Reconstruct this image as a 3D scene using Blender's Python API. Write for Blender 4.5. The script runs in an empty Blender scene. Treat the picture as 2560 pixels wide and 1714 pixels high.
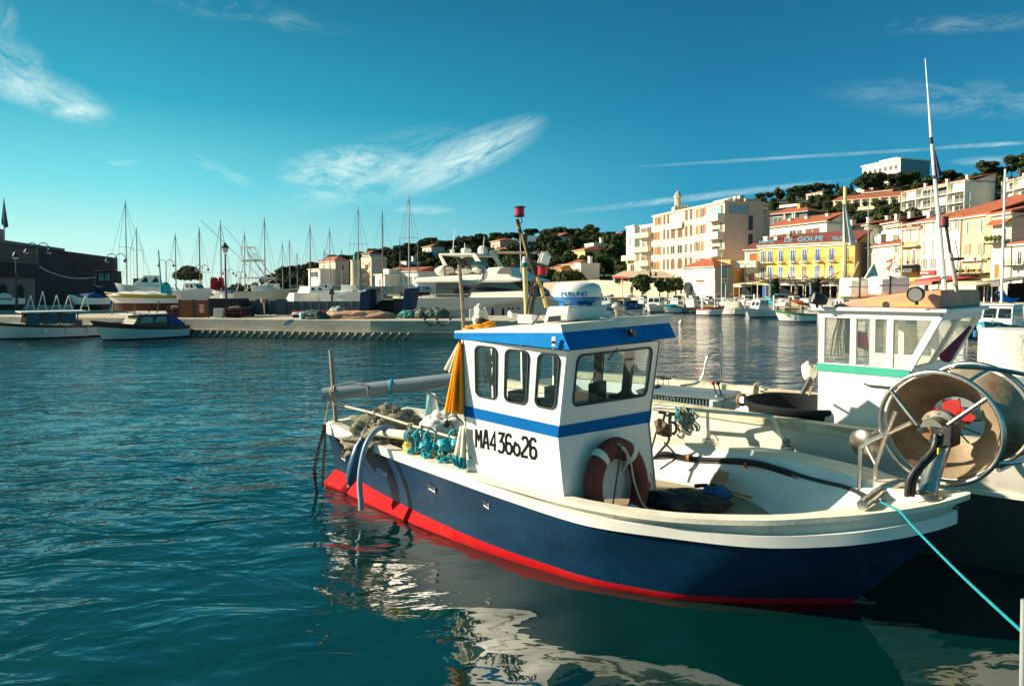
import bpy, math, random
import numpy as np
from mathutils import Vector, Matrix, noise as mnoise
R = math.radians
random.seed(7)
SC = bpy.context.scene
COL = SC.collection

# ------------------------------------------------------------------ camera
H = 2.2                    # eye height above the water
F = 1707.0                 # focal length in photo pixels (photo is 2560 wide)
PITCH = R(2.3)
YC = 720 + F * math.tan(PITCH)          # image row of the principal point
cam = bpy.data.cameras.new('camera')
camo = bpy.data.objects.new('camera', cam)
COL.objects.link(camo)
cam.sensor_fit = 'HORIZONTAL'
cam.sensor_width = 36.0
cam.lens = 36.0 * F / 2560.0
cam.shift_y = (YC - 857.0) / 2560.0
cam.clip_start = 0.1
cam.clip_end = 5000
camo.location = (0, 0, H)
camo.rotation_euler = (R(90) - PITCH, 0, 0)
SC.camera = camo

# ------------------------------------------------------------------ sun, sky, exposure
SUN_AZ = (-0.99, 0.13)     # towards the sun, on the ground
SUN_EL = 24.0
sl = bpy.data.lights.new('sun', 'SUN')
sl.energy = 5.0
sl.angle = R(0.5)
sl.color = (1.0, 0.87, 0.66)
so = bpy.data.objects.new('sun', sl)
COL.objects.link(so)
_h = math.hypot(*SUN_AZ)
sdir = Vector((SUN_AZ[0] / _h * math.cos(R(SUN_EL)), SUN_AZ[1] / _h * math.cos(R(SUN_EL)), math.sin(R(SUN_EL))))
so.rotation_euler = (-sdir).to_track_quat('-Z', 'Y').to_euler()
SC.view_settings.view_transform = 'Standard'
SC.view_settings.look = 'None'
SC.view_settings.exposure = 1.08
SC.view_settings.gamma = 1.0

W = bpy.data.worlds.new('World')
SC.world = W
W.use_nodes = True
nt = W.node_tree
nt.nodes.clear()
def N(t, **kw):
    n = nt.nodes.new(t)
    for k, v in kw.items():
        setattr(n, k, v)
    return n
def L(a, b):
    nt.links.new(a, b)
def M(op, a, b=None, c=None, clamp=False):
    n = N('ShaderNodeMath', operation=op, use_clamp=clamp)
    for i, x in enumerate((a, b, c)):
        if x is None:
            continue
        if isinstance(x, (int, float)):
            n.inputs[i].default_value = x
        else:
            L(x, n.inputs[i])
    return n.outputs[0]
sky = N('ShaderNodeTexSky', sky_type='NISHITA', sun_disc=False)
sky.sun_elevation = R(SUN_EL)
sky.sun_rotation = math.atan2(SUN_AZ[0], SUN_AZ[1])
sky.altitude = 0
sky.air_density = 1.0
sky.dust_density = 0.6
sky.ozone_density = 2.5
tc = N('ShaderNodeTexCoord')
sep = N('ShaderNodeSeparateXYZ')
L(tc.outputs['Generated'], sep.inputs[0])
yy = M('MAXIMUM', sep.outputs[1], 0.05)
U = M('DIVIDE', sep.outputs[0], yy)       # direction to the right of north
V = M('DIVIDE', sep.outputs[2], yy)       # direction above the horizon
def fbm(u, v, scale, detail=6, rough=0.6, dist=0.0):
    c = N('ShaderNodeCombineXYZ')
    L(u, c.inputs[0]); L(v, c.inputs[1])
    n = N('ShaderNodeTexNoise')
    n.inputs['Scale'].default_value = scale
    n.inputs['Detail'].default_value = detail
    n.inputs['Roughness'].default_value = rough
    n.inputs['Distortion'].default_value = dist
    L(c.outputs[0], n.inputs['Vector'])
    return n.outputs[0]
def cloud(cu, cv, ru, rv, ang, sx, sy, lo, hi, amount, seed):
    """wisps inside a soft tilted ellipse of directions"""
    du = M('SUBTRACT', U, cu); dv = M('SUBTRACT', V, cv)
    ca, sa = math.cos(ang), math.sin(ang)
    a = M('ADD', M('MULTIPLY', du, ca), M('MULTIPLY', dv, sa))
    b = M('SUBTRACT', M('MULTIPLY', dv, ca), M('MULTIPLY', du, sa))
    e = M('ADD', M('POWER', M('ABSOLUTE', M('DIVIDE', a, ru)), 2.0), M('POWER', M('ABSOLUTE', M('DIVIDE', b, rv)), 2.0))
    m = M('SUBTRACT', 1.0, e, clamp=True)
    n = fbm(M('ADD', M('MULTIPLY', a, sx * 2.2), seed), M('MULTIPLY', b, sy * 1.5), 1.0, 9, 0.68, 0.9)
    w = M('DIVIDE', M('SUBTRACT', n, lo), hi - lo, clamp=True)
    front = M('GREATER_THAN', sep.outputs[1], 0.06)
    return M('MULTIPLY', M('MULTIPLY', M('MULTIPLY', M('POWER', m, 1.3), w), amount), front)
def uv(px, py):
    return ((px - 1280) / F, (720 - py) / F)
cl = []
def put(px, py, rx, ry, deg, sx, sy, lo, hi, amt, seed):
    u, v = uv(px, py)
    cl.append(cloud(u, v, rx / F, ry / F, R(deg), sx, sy, lo, hi, amt, seed))
put(950, 430, 320, 100, 14, 5, 22, 0.42, 0.80, 0.5, 1.3)
put(1170, 392, 230, 62, 24, 6, 40, 0.34, 0.70, 0.85, 4.1)
put(880, 420, 200, 60, 2, 8, 30, 0.38, 0.70, 0.65, 8.2)
put(840, 475, 170, 50, -12, 9, 40, 0.45, 0.75, 0.32, 6.6)
put(1060, 525, 90, 14, 0, 9, 60, 0.3, 0.7, 0.40, 2.2)
put(40, 180, 130, 90, -28, 9, 24, 0.36, 0.70, 0.40, 9.9)
put(130, 240, 190, 62, -20, 7, 26, 0.34, 0.68, 0.54, 3.7)
put(215, 285, 80, 28, 0, 9, 30, 0.34, 0.66, 0.47, 5.5)
put(10, 60, 60, 70, 60, 9, 24, 0.4, 0.7, 0.29, 5.9)
put(560, 430, 120, 20, -25, 9, 50, 0.42, 0.75, 0.32, 7.5)
put(320, 410, 50, 10, 0, 9, 60, 0.35, 0.7, 0.29, 8.5)
put(1760, 492, 400, 11, 6.5, 9, 60, 0.28, 0.72, 0.45, 2.9)
put(2030, 393, 520, 6, 3.4, 7, 90, 0.30, 0.70, 0.32, 6.1)
put(2450, 366, 150, 7, 3.0, 9, 60, 0.25, 0.7, 0.47, 1.1)
put(2460, 404, 110, 13, 2, 6, 50, 0.3, 0.7, 0.36, 3.1)
put(2420, 255, 420, 60, -2, 5, 26, 0.42, 0.85, 0.29, 7.1)
put(2400, 70, 260, 30, 3, 5, 30, 0.42, 0.85, 0.25, 1.9)
put(620, 40, 300, 40, -10, 5, 26, 0.45, 0.85, 0.22, 0.9)
tot = cl[0]
for c in cl[1:]:
    tot = M('ADD', tot, c)
tot = M('MINIMUM', tot, 0.92)
# the clear blue itself: the daylight sky, graded from deep azure overhead to turquoise low in the west
el = M('ABSOLUTE', sep.outputs[2])
def ramp(fac, stops):
    r = N('ShaderNodeValToRGB')
    e = r.color_ramp.elements
    while len(e) < len(stops):
        e.new(0.5)
    for k, (p, c) in zip(e, stops):
        k.position = p; k.color = (*c, 1)
    L(fac, r.inputs[0])
    return r.outputs[0]
east = ramp(el, [(0.0, (0.03, 0.38, 0.53)), (0.12, (0.002, 0.265, 0.44)), (0.28, (0.0, 0.155, 0.30)), (0.42, (0.0, 0.098, 0.20)), (0.65, (0.0, 0.13, 0.18)), (1.0, (0.0, 0.11, 0.15))])
westc = ramp(el, [(0.0, (0.64, 0.80, 0.70)), (0.06, (0.40, 0.77, 0.72)), (0.13, (0.14, 0.62, 0.67)), (0.24, (0.008, 0.34, 0.46)), (0.37, (0.0, 0.18, 0.29)), (0.6, (0.0, 0.20, 0.25)), (1.0, (0.0, 0.13, 0.17))])
wf = M('MULTIPLY_ADD', sep.outputs[0], -1.35, 0.36, clamp=True)
mixh = N('ShaderNodeMix', data_type='RGBA')
L(wf, mixh.inputs[0]); L(east, mixh.inputs[6]); L(westc, mixh.inputs[7])
scl = N('ShaderNodeMix', data_type='RGBA', blend_type='MULTIPLY'); scl.inputs[0].default_value = 1.0
L(mixh.outputs[2], scl.inputs[6]); scl.inputs[7].default_value = (9.5, 9.5, 9.5, 1)
blend = N('ShaderNodeMix', data_type='RGBA'); blend.inputs[0].default_value = 0.90
L(sky.outputs[0], blend.inputs[6]); L(scl.outputs[2], blend.inputs[7])
mixc = N('ShaderNodeMix', data_type='RGBA')
L(tot, mixc.inputs[0]); L(blend.outputs[2], mixc.inputs[6])
mixc.inputs[7].default_value = (7.0, 8.6, 8.0, 1)
bg = N('ShaderNodeBackground')
bg.inputs[1].default_value = 0.062
L(mixc.outputs[2], bg.inputs[0])
out = N('ShaderNodeOutputWorld')
L(bg.outputs[0], out.inputs[0])

# ------------------------------------------------------------------ pixel -> world helpers (used once, to place things at their real distance)
_cp, _sp = math.cos(PITCH), math.sin(PITCH)
def ray(px, py):
    x, y = (px - 1280) / F, -(py - YC) / F
    return Vector((x, _cp + _sp * y, -_sp + _cp * y))
def P(px, py, Y):                       # point on the photo ray at distance Y
    d = ray(px, py)
    return Vector((0, 0, H)) + d * (Y / d.y)
def Z(px, py, z):                       # point on the photo ray at height z
    d = ray(px, py)
    return Vector((0, 0, H)) + d * ((z - H) / d.z)

# ------------------------------------------------------------------ materials
def hexc(r, g, b):
    f = lambda c: (c / 255 / 12.92) if c / 255 <= 0.04045 else ((c / 255 + 0.055) / 1.055) ** 2.4
    return (f(r), f(g), f(b))
_mc = {}
def mat(name, col, rough=0.55, metal=0.0, var=0.12, vs=6.0, bump=0.0, bs=40.0, dirt=None, dirt_amt=0.0, ds=3.0, spec=0.5, stretch=None, streak=None):
    """plain surface whose colour wanders a little, with optional grime patches and relief"""
    if name in _mc:
        return _mc[name]
    m = bpy.data.materials.new(name)
    m.use_nodes = True
    t = m.node_tree
    b = t.nodes['Principled BSDF']
    b.inputs['Roughness'].default_value = rough
    b.inputs['Metallic'].default_value = metal
    b.inputs['Specular IOR Level'].default_value = spec
    co = t.nodes.new('ShaderNodeTexCoord').outputs['Object']
    if stretch:
        mp = t.nodes.new('ShaderNodeMapping')
        mp.inputs['Scale'].default_value = stretch
        t.links.new(co, mp.inputs[0]); co = mp.outputs[0]
    def nz(s, d=5, r=0.6):
        n = t.nodes.new('ShaderNodeTexNoise')
        n.inputs['Scale'].default_value = s
        n.inputs['Detail'].default_value = d
        n.inputs['Roughness'].default_value = r
        t.links.new(co, n.inputs['Vector'])
        return n.outputs[0]
    rp = t.nodes.new('ShaderNodeValToRGB')
    e = rp.color_ramp.elements
    e[0].position, e[1].position = 0.3, 0.7
    e[0].color = (*[c * (1 - var) for c in col], 1)
    e[1].color = (*[min(1, c * (1 + var)) for c in col], 1)
    t.links.new(nz(vs), rp.inputs[0])
    last = rp.outputs[0]
    if dirt:
        r2 = t.nodes.new('ShaderNodeValToRGB')
        r2.color_ramp.elements[0].position = 0.48
        r2.color_ramp.elements[1].position = 0.72
        t.links.new(nz(ds, 8, 0.7), r2.inputs[0])
        mm = t.nodes.new('ShaderNodeMath'); mm.operation = 'MULTIPLY'
        t.links.new(r2.outputs[0], mm.inputs[0]); mm.inputs[1].default_value = dirt_amt
        mx = t.nodes.new('ShaderNodeMix'); mx.data_type = 'RGBA'
        t.links.new(mm.outputs[0], mx.inputs[0]); t.links.new(last, mx.inputs[6])
        mx.inputs[7].default_value = (*dirt, 1)
        last = mx.outputs[2]
    if streak:                              # thin runs of rust or salt down the surface
        sc_, (sx, sy, sz), lo, amt = streak
        mp = t.nodes.new('ShaderNodeMapping'); mp.inputs['Scale'].default_value = (sx, sy, sz)
        t.links.new(t.nodes.new('ShaderNodeTexCoord').outputs['Object'], mp.inputs[0])
        n = t.nodes.new('ShaderNodeTexNoise'); n.inputs['Scale'].default_value = 1; n.inputs['Detail'].default_value = 6; n.inputs['Roughness'].default_value = .7
        t.links.new(mp.outputs[0], n.inputs['Vector'])
        mr = t.nodes.new('ShaderNodeMapRange'); mr.inputs[1].default_value = lo; mr.inputs[2].default_value = lo + .12; mr.inputs[4].default_value = amt
        t.links.new(n.outputs[0], mr.inputs[0])
        mx = t.nodes.new('ShaderNodeMix'); mx.data_type = 'RGBA'
        t.links.new(mr.outputs[0], mx.inputs[0]); t.links.new(last, mx.inputs[6]); mx.inputs[7].default_value = (*sc_, 1); last = mx.outputs[2]
    t.links.new(last, b.inputs['Base Color'])
    if bump:
        bn = t.nodes.new('ShaderNodeBump')
        bn.inputs['Strength'].default_value = bump
        bn.inputs['Distance'].default_value = 0.02
        t.links.new(nz(bs, 6), bn.inputs['Height'])
        t.links.new(bn.outputs[0], b.inputs['Normal'])
    _mc[name] = m
    return m
def glass(name, tint=(0.75, 0.85, 0.85), base=0.06, film=0.0):
    if name in _mc:
        return _mc[name]
    m = bpy.data.materials.new(name); m.use_nodes = True
    t = m.node_tree; t.nodes.clear()
    o = t.nodes.new('ShaderNodeOutputMaterial')
    tr = t.nodes.new('ShaderNodeBsdfTransparent'); tr.inputs[0].default_value = (*tint, 1)
    gl = t.nodes.new('ShaderNodeBsdfGlossy'); gl.inputs['Roughness'].default_value = 0.03
    fr = t.nodes.new('ShaderNodeFresnel'); fr.inputs[0].default_value = 1.5
    ad = t.nodes.new('ShaderNodeMath'); ad.operation = 'ADD'; ad.inputs[1].default_value = base
    t.links.new(fr.outputs[0], ad.inputs[0])
    mx = t.nodes.new('ShaderNodeMixShader')
    t.links.new(ad.outputs[0], mx.inputs[0]); t.links.new(tr.outputs[0], mx.inputs[1]); t.links.new(gl.outputs[0], mx.inputs[2])
    last = mx.outputs[0]
    if film:                                # dried salt on the pane
        df = t.nodes.new('ShaderNodeBsdfDiffuse'); df.inputs[0].default_value = (.7, .68, .6, 1)
        tl = t.nodes.new('ShaderNodeBsdfTranslucent'); tl.inputs[0].default_value = (.7, .68, .6, 1)
        m1 = t.nodes.new('ShaderNodeMixShader'); t.links.new(df.outputs[0], m1.inputs[1]); t.links.new(tl.outputs[0], m1.inputs[2])
        m2 = t.nodes.new('ShaderNodeMixShader'); m2.inputs[0].default_value = film
        t.links.new(last, m2.inputs[1]); t.links.new(m1.outputs[0], m2.inputs[2]); last = m2.outputs[0]
    t.links.new(last, o.inputs[0])
    _mc[name] = m
    return m
WHITE = mat('white_paint', (0.78, 0.75, 0.68), 0.4, var=0.04, vs=3, dirt=(0.45, 0.40, 0.30), dirt_amt=0.35, ds=2.2)
WHITE2 = mat('clean_white', (0.80, 0.78, 0.72), 0.35, var=0.04)
CREAM = mat('cream_paint', (0.62, 0.56, 0.42), 0.5, var=0.08, dirt=(0.3, 0.24, 0.15), dirt_amt=0.5)
STEEL = mat('stainless', (0.55, 0.52, 0.47), 0.28, 1.0, var=0.12, dirt=(0.28, 0.15, 0.07), dirt_amt=0.5, ds=5)
DARKM = mat('dark_metal', (0.03, 0.032, 0.034), 0.5, var=0.2)
BLACK = mat('black_rubber', (0.018, 0.019, 0.02), 0.5, var=0.2)
GREYP = mat('grey_plastic', (0.22, 0.24, 0.24), 0.45, var=0.1, dirt=(0.12, 0.12, 0.1), dirt_amt=0.4)
WOOD = mat('weathered_wood', (0.30, 0.21, 0.12), 0.7, var=0.3, vs=9, stretch=(1, 1, 8), bump=0.3)
BLUEP = mat('bright_blue', (0.008, 0.16, 0.46), 0.35, var=0.06)
NAVY = mat('navy_canvas', (0.012, 0.035, 0.09), 0.75, var=0.2)
CYAN = mat('cyan_rope', (0.01, 0.40, 0.50), 0.6, var=0.15, bump=0.5, bs=120)
ROPE = mat('rope_beige', (0.42, 0.34, 0.22), 0.9, var=0.25, vs=40, bump=0.5, bs=90)
REDL = mat('red_lens', (0.42, 0.008, 0.012), 0.25, var=0.1)
ORANGE = mat('oilskin_orange', (0.92, 0.33, 0.01), 0.42, var=0.12, vs=5, bump=0.15, bs=14)
GLASS = glass('window_glass')
DARKGL = mat('dark_glass', (0.012, 0.016, 0.02), 0.08, var=0.3, vs=1.5, spec=0.7)

# ------------------------------------------------------------------ mesh helpers
class MB:
    def __init__(s):
        s.v = []; s.f = []; s.mi = []
    def add(s, vs, fs, mi=0):
        b = len(s.v)
        s.v += [tuple(v) for v in vs]
        for f in fs:
            s.f.append([i + b for i in f]); s.mi.append(mi)
        return s
    def box(s, c, d, rz=0.0, mi=0, M3=None, taper=1.0):
        x, y, z = [k / 2 for k in d]
        pts = [Vector(p) for p in ((-x, -y, -z), (x, -y, -z), (x, y, -z), (-x, y, -z), (-x * taper, -y * taper, z), (x * taper, -y * taper, z), (x * taper, y * taper, z), (-x * taper, y * taper, z))]
        m = M3 if M3 is not None else Matrix.Rotation(rz, 3, 'Z')
        pts = [m @ p + Vector(c) for p in pts]
        return s.add(pts, [(0, 3, 2, 1), (4, 5, 6, 7), (0, 1, 5, 4), (1, 2, 6, 5), (2, 3, 7, 6), (3, 0, 4, 7)], mi)
    def hexa(s, p, mi=0):                   # 4 bottom corners (ccw from above) then 4 top ones
        return s.add(p, [(0, 3, 2, 1), (4, 5, 6, 7), (0, 1, 5, 4), (1, 2, 6, 5), (2, 3, 7, 6), (3, 0, 4, 7)], mi)
    def tube(s, pts, r, n=8, mi=0, caps=True, closed=False):
        pts = [Vector(p) for p in pts]
        k = len(pts)
        rs = r if isinstance(r, (list, tuple)) else [r] * k
        up = None; rings = []
        for i, p in enumerate(pts):
            if closed:
                d = pts[(i + 1) % k] - pts[i - 1]
            else:
                d = pts[min(i + 1, k - 1)] - pts[max(i - 1, 0)]
            if d.length < 1e-9:
                d = Vector((0, 0, 1))
            d.normalize()
            if up is None:
                up = d.orthogonal().normalized()
            up = (up - d * up.dot(d))
            if up.length < 1e-6:
                up = d.orthogonal()
            up.normalize()
            w = d.cross(up)
            rings.append([p + (up * math.cos(2 * math.pi * j / n) + w * math.sin(2 * math.pi * j / n)) * rs[i] for j in range(n)])
        return s.loft(rings, mi=mi, caps=caps and not closed, closed=closed)
    def loft(s, rings, mi=0, caps=True, closed=False, wrap=True):
        n = len(rings[0]); k = len(rings)
        vs = [p for r in rings for p in r]
        fs = []
        for i in range(k if closed else k - 1):
            a, b = i * n, ((i + 1) % k) * n
            for j in range(n if wrap else n - 1):
                j2 = (j + 1) % n
                fs.append((a + j, a + j2, b + j2, b + j))
        if caps:
            fs.append(tuple(reversed(range(n)))); fs.append(tuple(range((k - 1) * n, k * n)))
        return s.add(vs, fs, mi)
    def lathe(s, prof, o=(0, 0, 0), axis=(0, 0, 1), n=20, mi=0, caps=True):
        o = Vector(o); a = Vector(axis).normalized(); u = a.orthogonal().normalized(); w = a.cross(u)
        rings = [[o + a * h + (u * math.cos(2 * math.pi * j / n) + w * math.sin(2 * math.pi * j / n)) * r for j in range(n)] for r, h in prof]
        return s.loft(rings, mi=mi, caps=caps)
    def prism(s, poly, vec, mi=0):
        poly = [Vector(p) for p in poly]; vec = Vector(vec); n = len(poly)
        fs = [tuple(reversed(range(n))), tuple(range(n, 2 * n))] + [(j, (j + 1) % n, n + (j + 1) % n, n + j) for j in range(n)]
        return s.add(poly + [p + vec for p in poly], fs, mi)
    def blob(s, c, r, seed=0, amp=0.25, sub=3, mi=0, freq=1.3):
        import bmesh
        bm = bmesh.new(); bmesh.ops.create_icosphere(bm, subdivisions=sub, radius=1)
        o = Vector((seed * 7.3, seed * 3.1, seed * 1.7)); vs = []
        for v in bm.verts:
            k = 1 + amp * (mnoise.noise(v.co * freq + o) + 0.5 * mnoise.noise(v.co * freq * 2.7 + o))
            vs.append((c[0] + v.co.x * r[0] * k, c[1] + v.co.y * r[1] * k, c[2] + v.co.z * r[2] * k))
        fs = [tuple(v.index for v in f.verts) for f in bm.faces]
        bm.free()
        return s.add(vs, fs, mi)
    def build(s, name, mats, parent=None, world=False, smooth=40, bevel=0.0, label=None):
        me = bpy.data.meshes.new(name)
        v = s.v
        if world and parent is not None:
            mi = mtx(parent).inverted()
            v = [mi @ Vector(p) for p in v]
        me.from_pydata([tuple(p) for p in v], [], s.f)
        mats = mats if isinstance(mats, (list, tuple)) else [mats]
        for m in mats:
            me.materials.append(m)
        if len(mats) > 1:
            me.polygons.foreach_set('material_index', s.mi)
        if smooth:
            me.polygons.foreach_set('use_smooth', [True] * len(me.polygons))
            me.set_sharp_from_angle(angle=R(smooth))
        me.update()
        o = bpy.data.objects.new(name, me)
        COL.objects.link(o)
        if parent is not None:
            o.parent = parent
        if bevel:
            b = o.modifiers.new('bevel', 'BEVEL'); b.width = bevel; b.segments = 2; b.limit_method = 'ANGLE'; b.angle_limit = R(40)
        if label:
            o['label'] = label
        return o
def mtx(o):
    m = Matrix.LocRotScale(o.location, o.rotation_euler, o.scale)
    return mtx(o.parent) @ m if o.parent else m
def tag(o, label, cat, group=None):
    o['label'] = label; o['category'] = cat
    if group:
        o['group'] = group
    return o
def thing(name, label, cat, loc=(0, 0, 0), rz=0.0, group=None, sc=1.0):
    o = bpy.data.objects.new(name, None)
    COL.objects.link(o)
    o.location = loc; o.rotation_euler = (0, 0, rz); o.scale = (sc, sc, sc)
    o.empty_display_size = 0.2
    return tag(o, label, cat, group)
def struct(o):
    o['kind'] = 'structure'
    return o
def copy_thing(root, loc, rz, label, group=None, sc=None):
    r = root.copy(); COL.objects.link(r)
    r.location = loc; r.rotation_euler = (0, 0, rz)
    if sc:
        r.scale = (sc, sc, sc)
    r['label'] = label
    if group:
        r['group'] = group
    for ch in list(root.children):
        c = ch.copy(); COL.objects.link(c); c.parent = r
        for g in list(ch.children):
            d = g.copy(); COL.objects.link(d); d.parent = c
    return r
def curve_pts(pts, n=8):
    """Catmull-Rom through points"""
    p = [Vector(a) for a in pts]; o = []
    for i in range(len(p) - 1):
        a, b, c, d = p[max(i - 1, 0)], p[i], p[i + 1], p[min(i + 2, len(p) - 1)]
        for k in range(n):
            t = k / n
            o.append(0.5 * ((2 * b) + (c - a) * t + (2 * a - 5 * b + 4 * c - d) * t * t + (3 * b - a - 3 * c + d) * t ** 3))
    o.append(p[-1])
    return o
def text_mesh(body, size, name, m, parent, origin, right, up, depth=0.004, world=True, align='LEFT', xs=1.0, bold=0.0):
    cu = bpy.data.curves.new(name, 'FONT')
    cu.body = body; cu.size = size; cu.extrude = depth / 2; cu.align_x = align; cu.resolution_u = 2; cu.offset = bold
    ob = bpy.data.objects.new('tmp_text', cu); COL.objects.link(ob)
    dg = bpy.context.evaluated_depsgraph_get()
    me = bpy.data.meshes.new_from_object(ob.evaluated_get(dg))
    bpy.data.objects.remove(ob); bpy.data.curves.remove(cu)
    me.name = name
    r = Vector(right).normalized(); u = Vector(up); u = (u - r * u.dot(r)).normalized(); nrm = r.cross(u)
    T = Matrix((r, u, nrm)).transposed().to_4x4(); T.translation = Vector(origin)
    if world and parent is not None:
        T = mtx(parent).inverted() @ T
    me.transform(T @ Matrix.Diagonal((xs, 1, 1, 1)))
    me.materials.clear(); me.materials.append(m)
    o = bpy.data.objects.new(name, me); COL.objects.link(o)
    o.parent = parent
    return o

# ------------------------------------------------------------------ water
def make_water():
    m = bpy.data.materials.new('sea_water'); m.use_nodes = True
    t = m.node_tree; b = t.nodes['Principled BSDF']
    b.inputs['Base Color'].default_value = (0.0004, 0.021, 0.0195, 1)
    b.inputs['Roughness'].default_value = 0.03
    b.inputs['IOR'].default_value = 1.95
    g = t.nodes.new('ShaderNodeNewGeometry')
    def nz(scale, sx, sy, rot, detail=3, rough=0.5, dist=0.0):
        mp = t.nodes.new('ShaderNodeMapping'); mp.inputs['Scale'].default_value = (sx, sy, 1); mp.inputs['Rotation'].default_value = (0, 0, rot)
        t.links.new(g.outputs['Position'], mp.inputs[0])
        n = t.nodes.new('ShaderNodeTexNoise'); n.inputs['Scale'].default_value = scale; n.inputs['Detail'].default_value = detail
        n.inputs['Roughness'].default_value = rough; n.inputs['Distortion'].default_value = dist
        t.links.new(mp.outputs[0], n.inputs['Vector'])
        return n.outputs[0]
    def mth(op, a, c):
        n = t.nodes.new('ShaderNodeMath'); n.operation = op
        for i, x in enumerate((a, c)):
            if isinstance(x, (int, float)): n.inputs[i].default_value = x
            else: t.links.new(x, n.inputs[i])
        return n.outputs[0]
    swell = nz(0.55, 1.0, 1.5, 0.25, 2, 0.45, 0.6)
    mid = nz(1.3, 0.8, 1.6, -0.2, 3, 0.5, 0.8)
    fine = nz(4.2, 0.75, 1.5, 0.1, 3, 0.55, 0.4)
    gust = nz(0.09, 1.0, 1.8, 0.4, 2, 0.5)
    r = t.nodes.new('ShaderNodeMapRange'); r.inputs[1].default_value = 0.38; r.inputs[2].default_value = 0.66; r.inputs[3].default_value = 0.65; r.inputs[4].default_value = 1.5
    t.links.new(gust, r.inputs[0])
    # the lee of the moored boats is calmer: ripples die out near them
    d = t.nodes.new('ShaderNodeVectorMath'); d.operation = 'DISTANCE'
    t.links.new(g.outputs['Position'], d.inputs[0]); d.inputs[1].default_value = (1.9, 3.6, 0)
    lee = t.nodes.new('ShaderNodeMapRange'); lee.inputs[1].default_value = 2.0; lee.inputs[2].default_value = 7.0; lee.inputs[3].default_value = 0.10; lee.inputs[4].default_value = 1.0
    t.links.new(d.outputs['Value'], lee.inputs[0])
    h = mth('ADD', mth('MULTIPLY', swell, 0.085), mth('MULTIPLY', mth('ADD', mth('MULTIPLY', mid, 0.105), mth('MULTIPLY', fine, 0.015)), mth('MULTIPLY', r.outputs[0], lee.outputs[0])))
    bp = t.nodes.new('ShaderNodeBump'); bp.inputs['Strength'].default_value = 1.0; bp.inputs['Distance'].default_value = 1.0
    t.links.new(h, bp.inputs['Height']); t.links.new(bp.outputs[0], b.inputs['Normal'])
    mb = MB()
    mb.add([(-1500, -60, 0), (1500, -60, 0), (1500, 3000, 0), (-1500, 3000, 0)], [(0, 1, 2, 3)])
    return struct(mb.build('water', m))
make_water()

# ================================================================== main fishing boat
def tab(x, xs, ys):
    return float(np.interp(x, xs, ys))
def smooth_tab(xs, ys, n=240):
    """monotone-ish smooth resampling of a table"""
    p = curve_pts([(a, b, 0) for a, b in zip(xs, ys)], 16)
    return [q.x for q in p], [q.y for q in p]

BOAT_C = Vector((-1.665, 7.967, 0)); BOAT_A = R(-39.2)
fb = thing('fishing_boat', 'small blue and white fishing boat with a red waterline and wheelhouse marked MA436626', 'fishing boat', BOAT_C, BOAT_A)
BI = mtx(fb).inverted()
def BZ(px, py, z):  return BI @ Z(px, py, z)
def BP(px, py, Y):  return BI @ P(px, py, Y)
def BW(v):          return mtx(fb) @ Vector(v)

S_CAP = smooth_tab([0, .5, 1, 1.5, 2.3, 3.0, 3.6, 4.2, 4.75, 5.1, 5.4, 5.66, 5.8, 5.875], [.585, .69, .76, .815, .875, .925, .94, .865, .69, .51, .345, .175, .085, .012])
S_CZ = smooth_tab([0, .5, 1, 1.5, 2.3, 3.0, 3.6, 4.2, 4.75, 5.1, 5.4, 5.66, 5.8, 5.875], [.73, .69, .655, .63, .62, .61, .61, .63, .675, .72, .77, .83, .88, .91])
S_BAND = smooth_tab([0, .9, 1.5, 2.1, 2.7, 3.4, 3.75, 4.2, 4.75, 5.2, 5.5, 5.7, 5.80], [.60, .745, .81, .865, .895, .925, .915, .81, .655, .45, .27, .12, .012])
S_BZ = smooth_tab([0, .9, 1.5, 2.1, 2.7, 3.4, 3.75, 4.2, 4.75, 5.2, 5.5, 5.7, 5.80], [.60, .575, .55, .525, .49, .46, .46, .47, .49, .545, .61, .67, .71])
S_WL = smooth_tab([0, .3, 1, 1.8, 2.65, 3.4, 3.7, 4.0, 4.3, 4.68, 4.95, 5.2], [.62, .64, .76, .865, .92, .91, .88, .80, .69, .43, .21, .008])
def portz(s): return tab(s, [0, 1.5, 3.3, 4.5, 5.2, 5.6, 5.9], [0, .06, .10, .125, .11, .04, 0])
def portk(s): return tab(s, [0, 1.5, 3.3, 4.5, 5.2, 5.9], [1, 1.06, 1.18, 1.32, 1.2, 1])
NS = 56
def st(send, s0=0.0):
    return [s0 + (send - s0) * (1 - (1 - i / (NS - 1)) ** 1.25) for i in range(NS)]
CAP = [(s, tab(s, *S_CAP), tab(s, *S_CZ)) for s in st(5.875)]
BAND = [(s, tab(s, *S_BAND), tab(s, *S_BZ)) for s in st(5.80)]
REDT = []
for s in st(5.235):
    w = tab(min(s, 5.2), *S_WL)
    REDT.append((s, max(0.006, w - tab(s, [0, 1.2, 2.4, 3], [.115, .07, .01, 0])), tab(s, [0, .8, 1.8, 2.7, 3.7, 5.3], [.175, .145, .11, .08, .052, .04])))
WLR = [(s, tab(s, *S_WL), tab(s, [0, .5, 2, 5.3], [.03, .02, .012, .01])) for s in st(5.20, -0.06)]
BOT = [(s, max(.01, tab(s * 1.05, *S_WL) * .72), -.30) for s in st(4.95)]
def row(r, side):      # to local points; side -1 starboard (towards the quay), +1 port
    o = []
    for s, w, z in r:
        if side > 0:
            k = min(1, max(0, z / .6))
            o.append(Vector((s, w * (1 + (portk(s) - 1) * k), z + portz(s) * k)))
        else:
            o.append(Vector((s, -w, z)))
    return o
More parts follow.
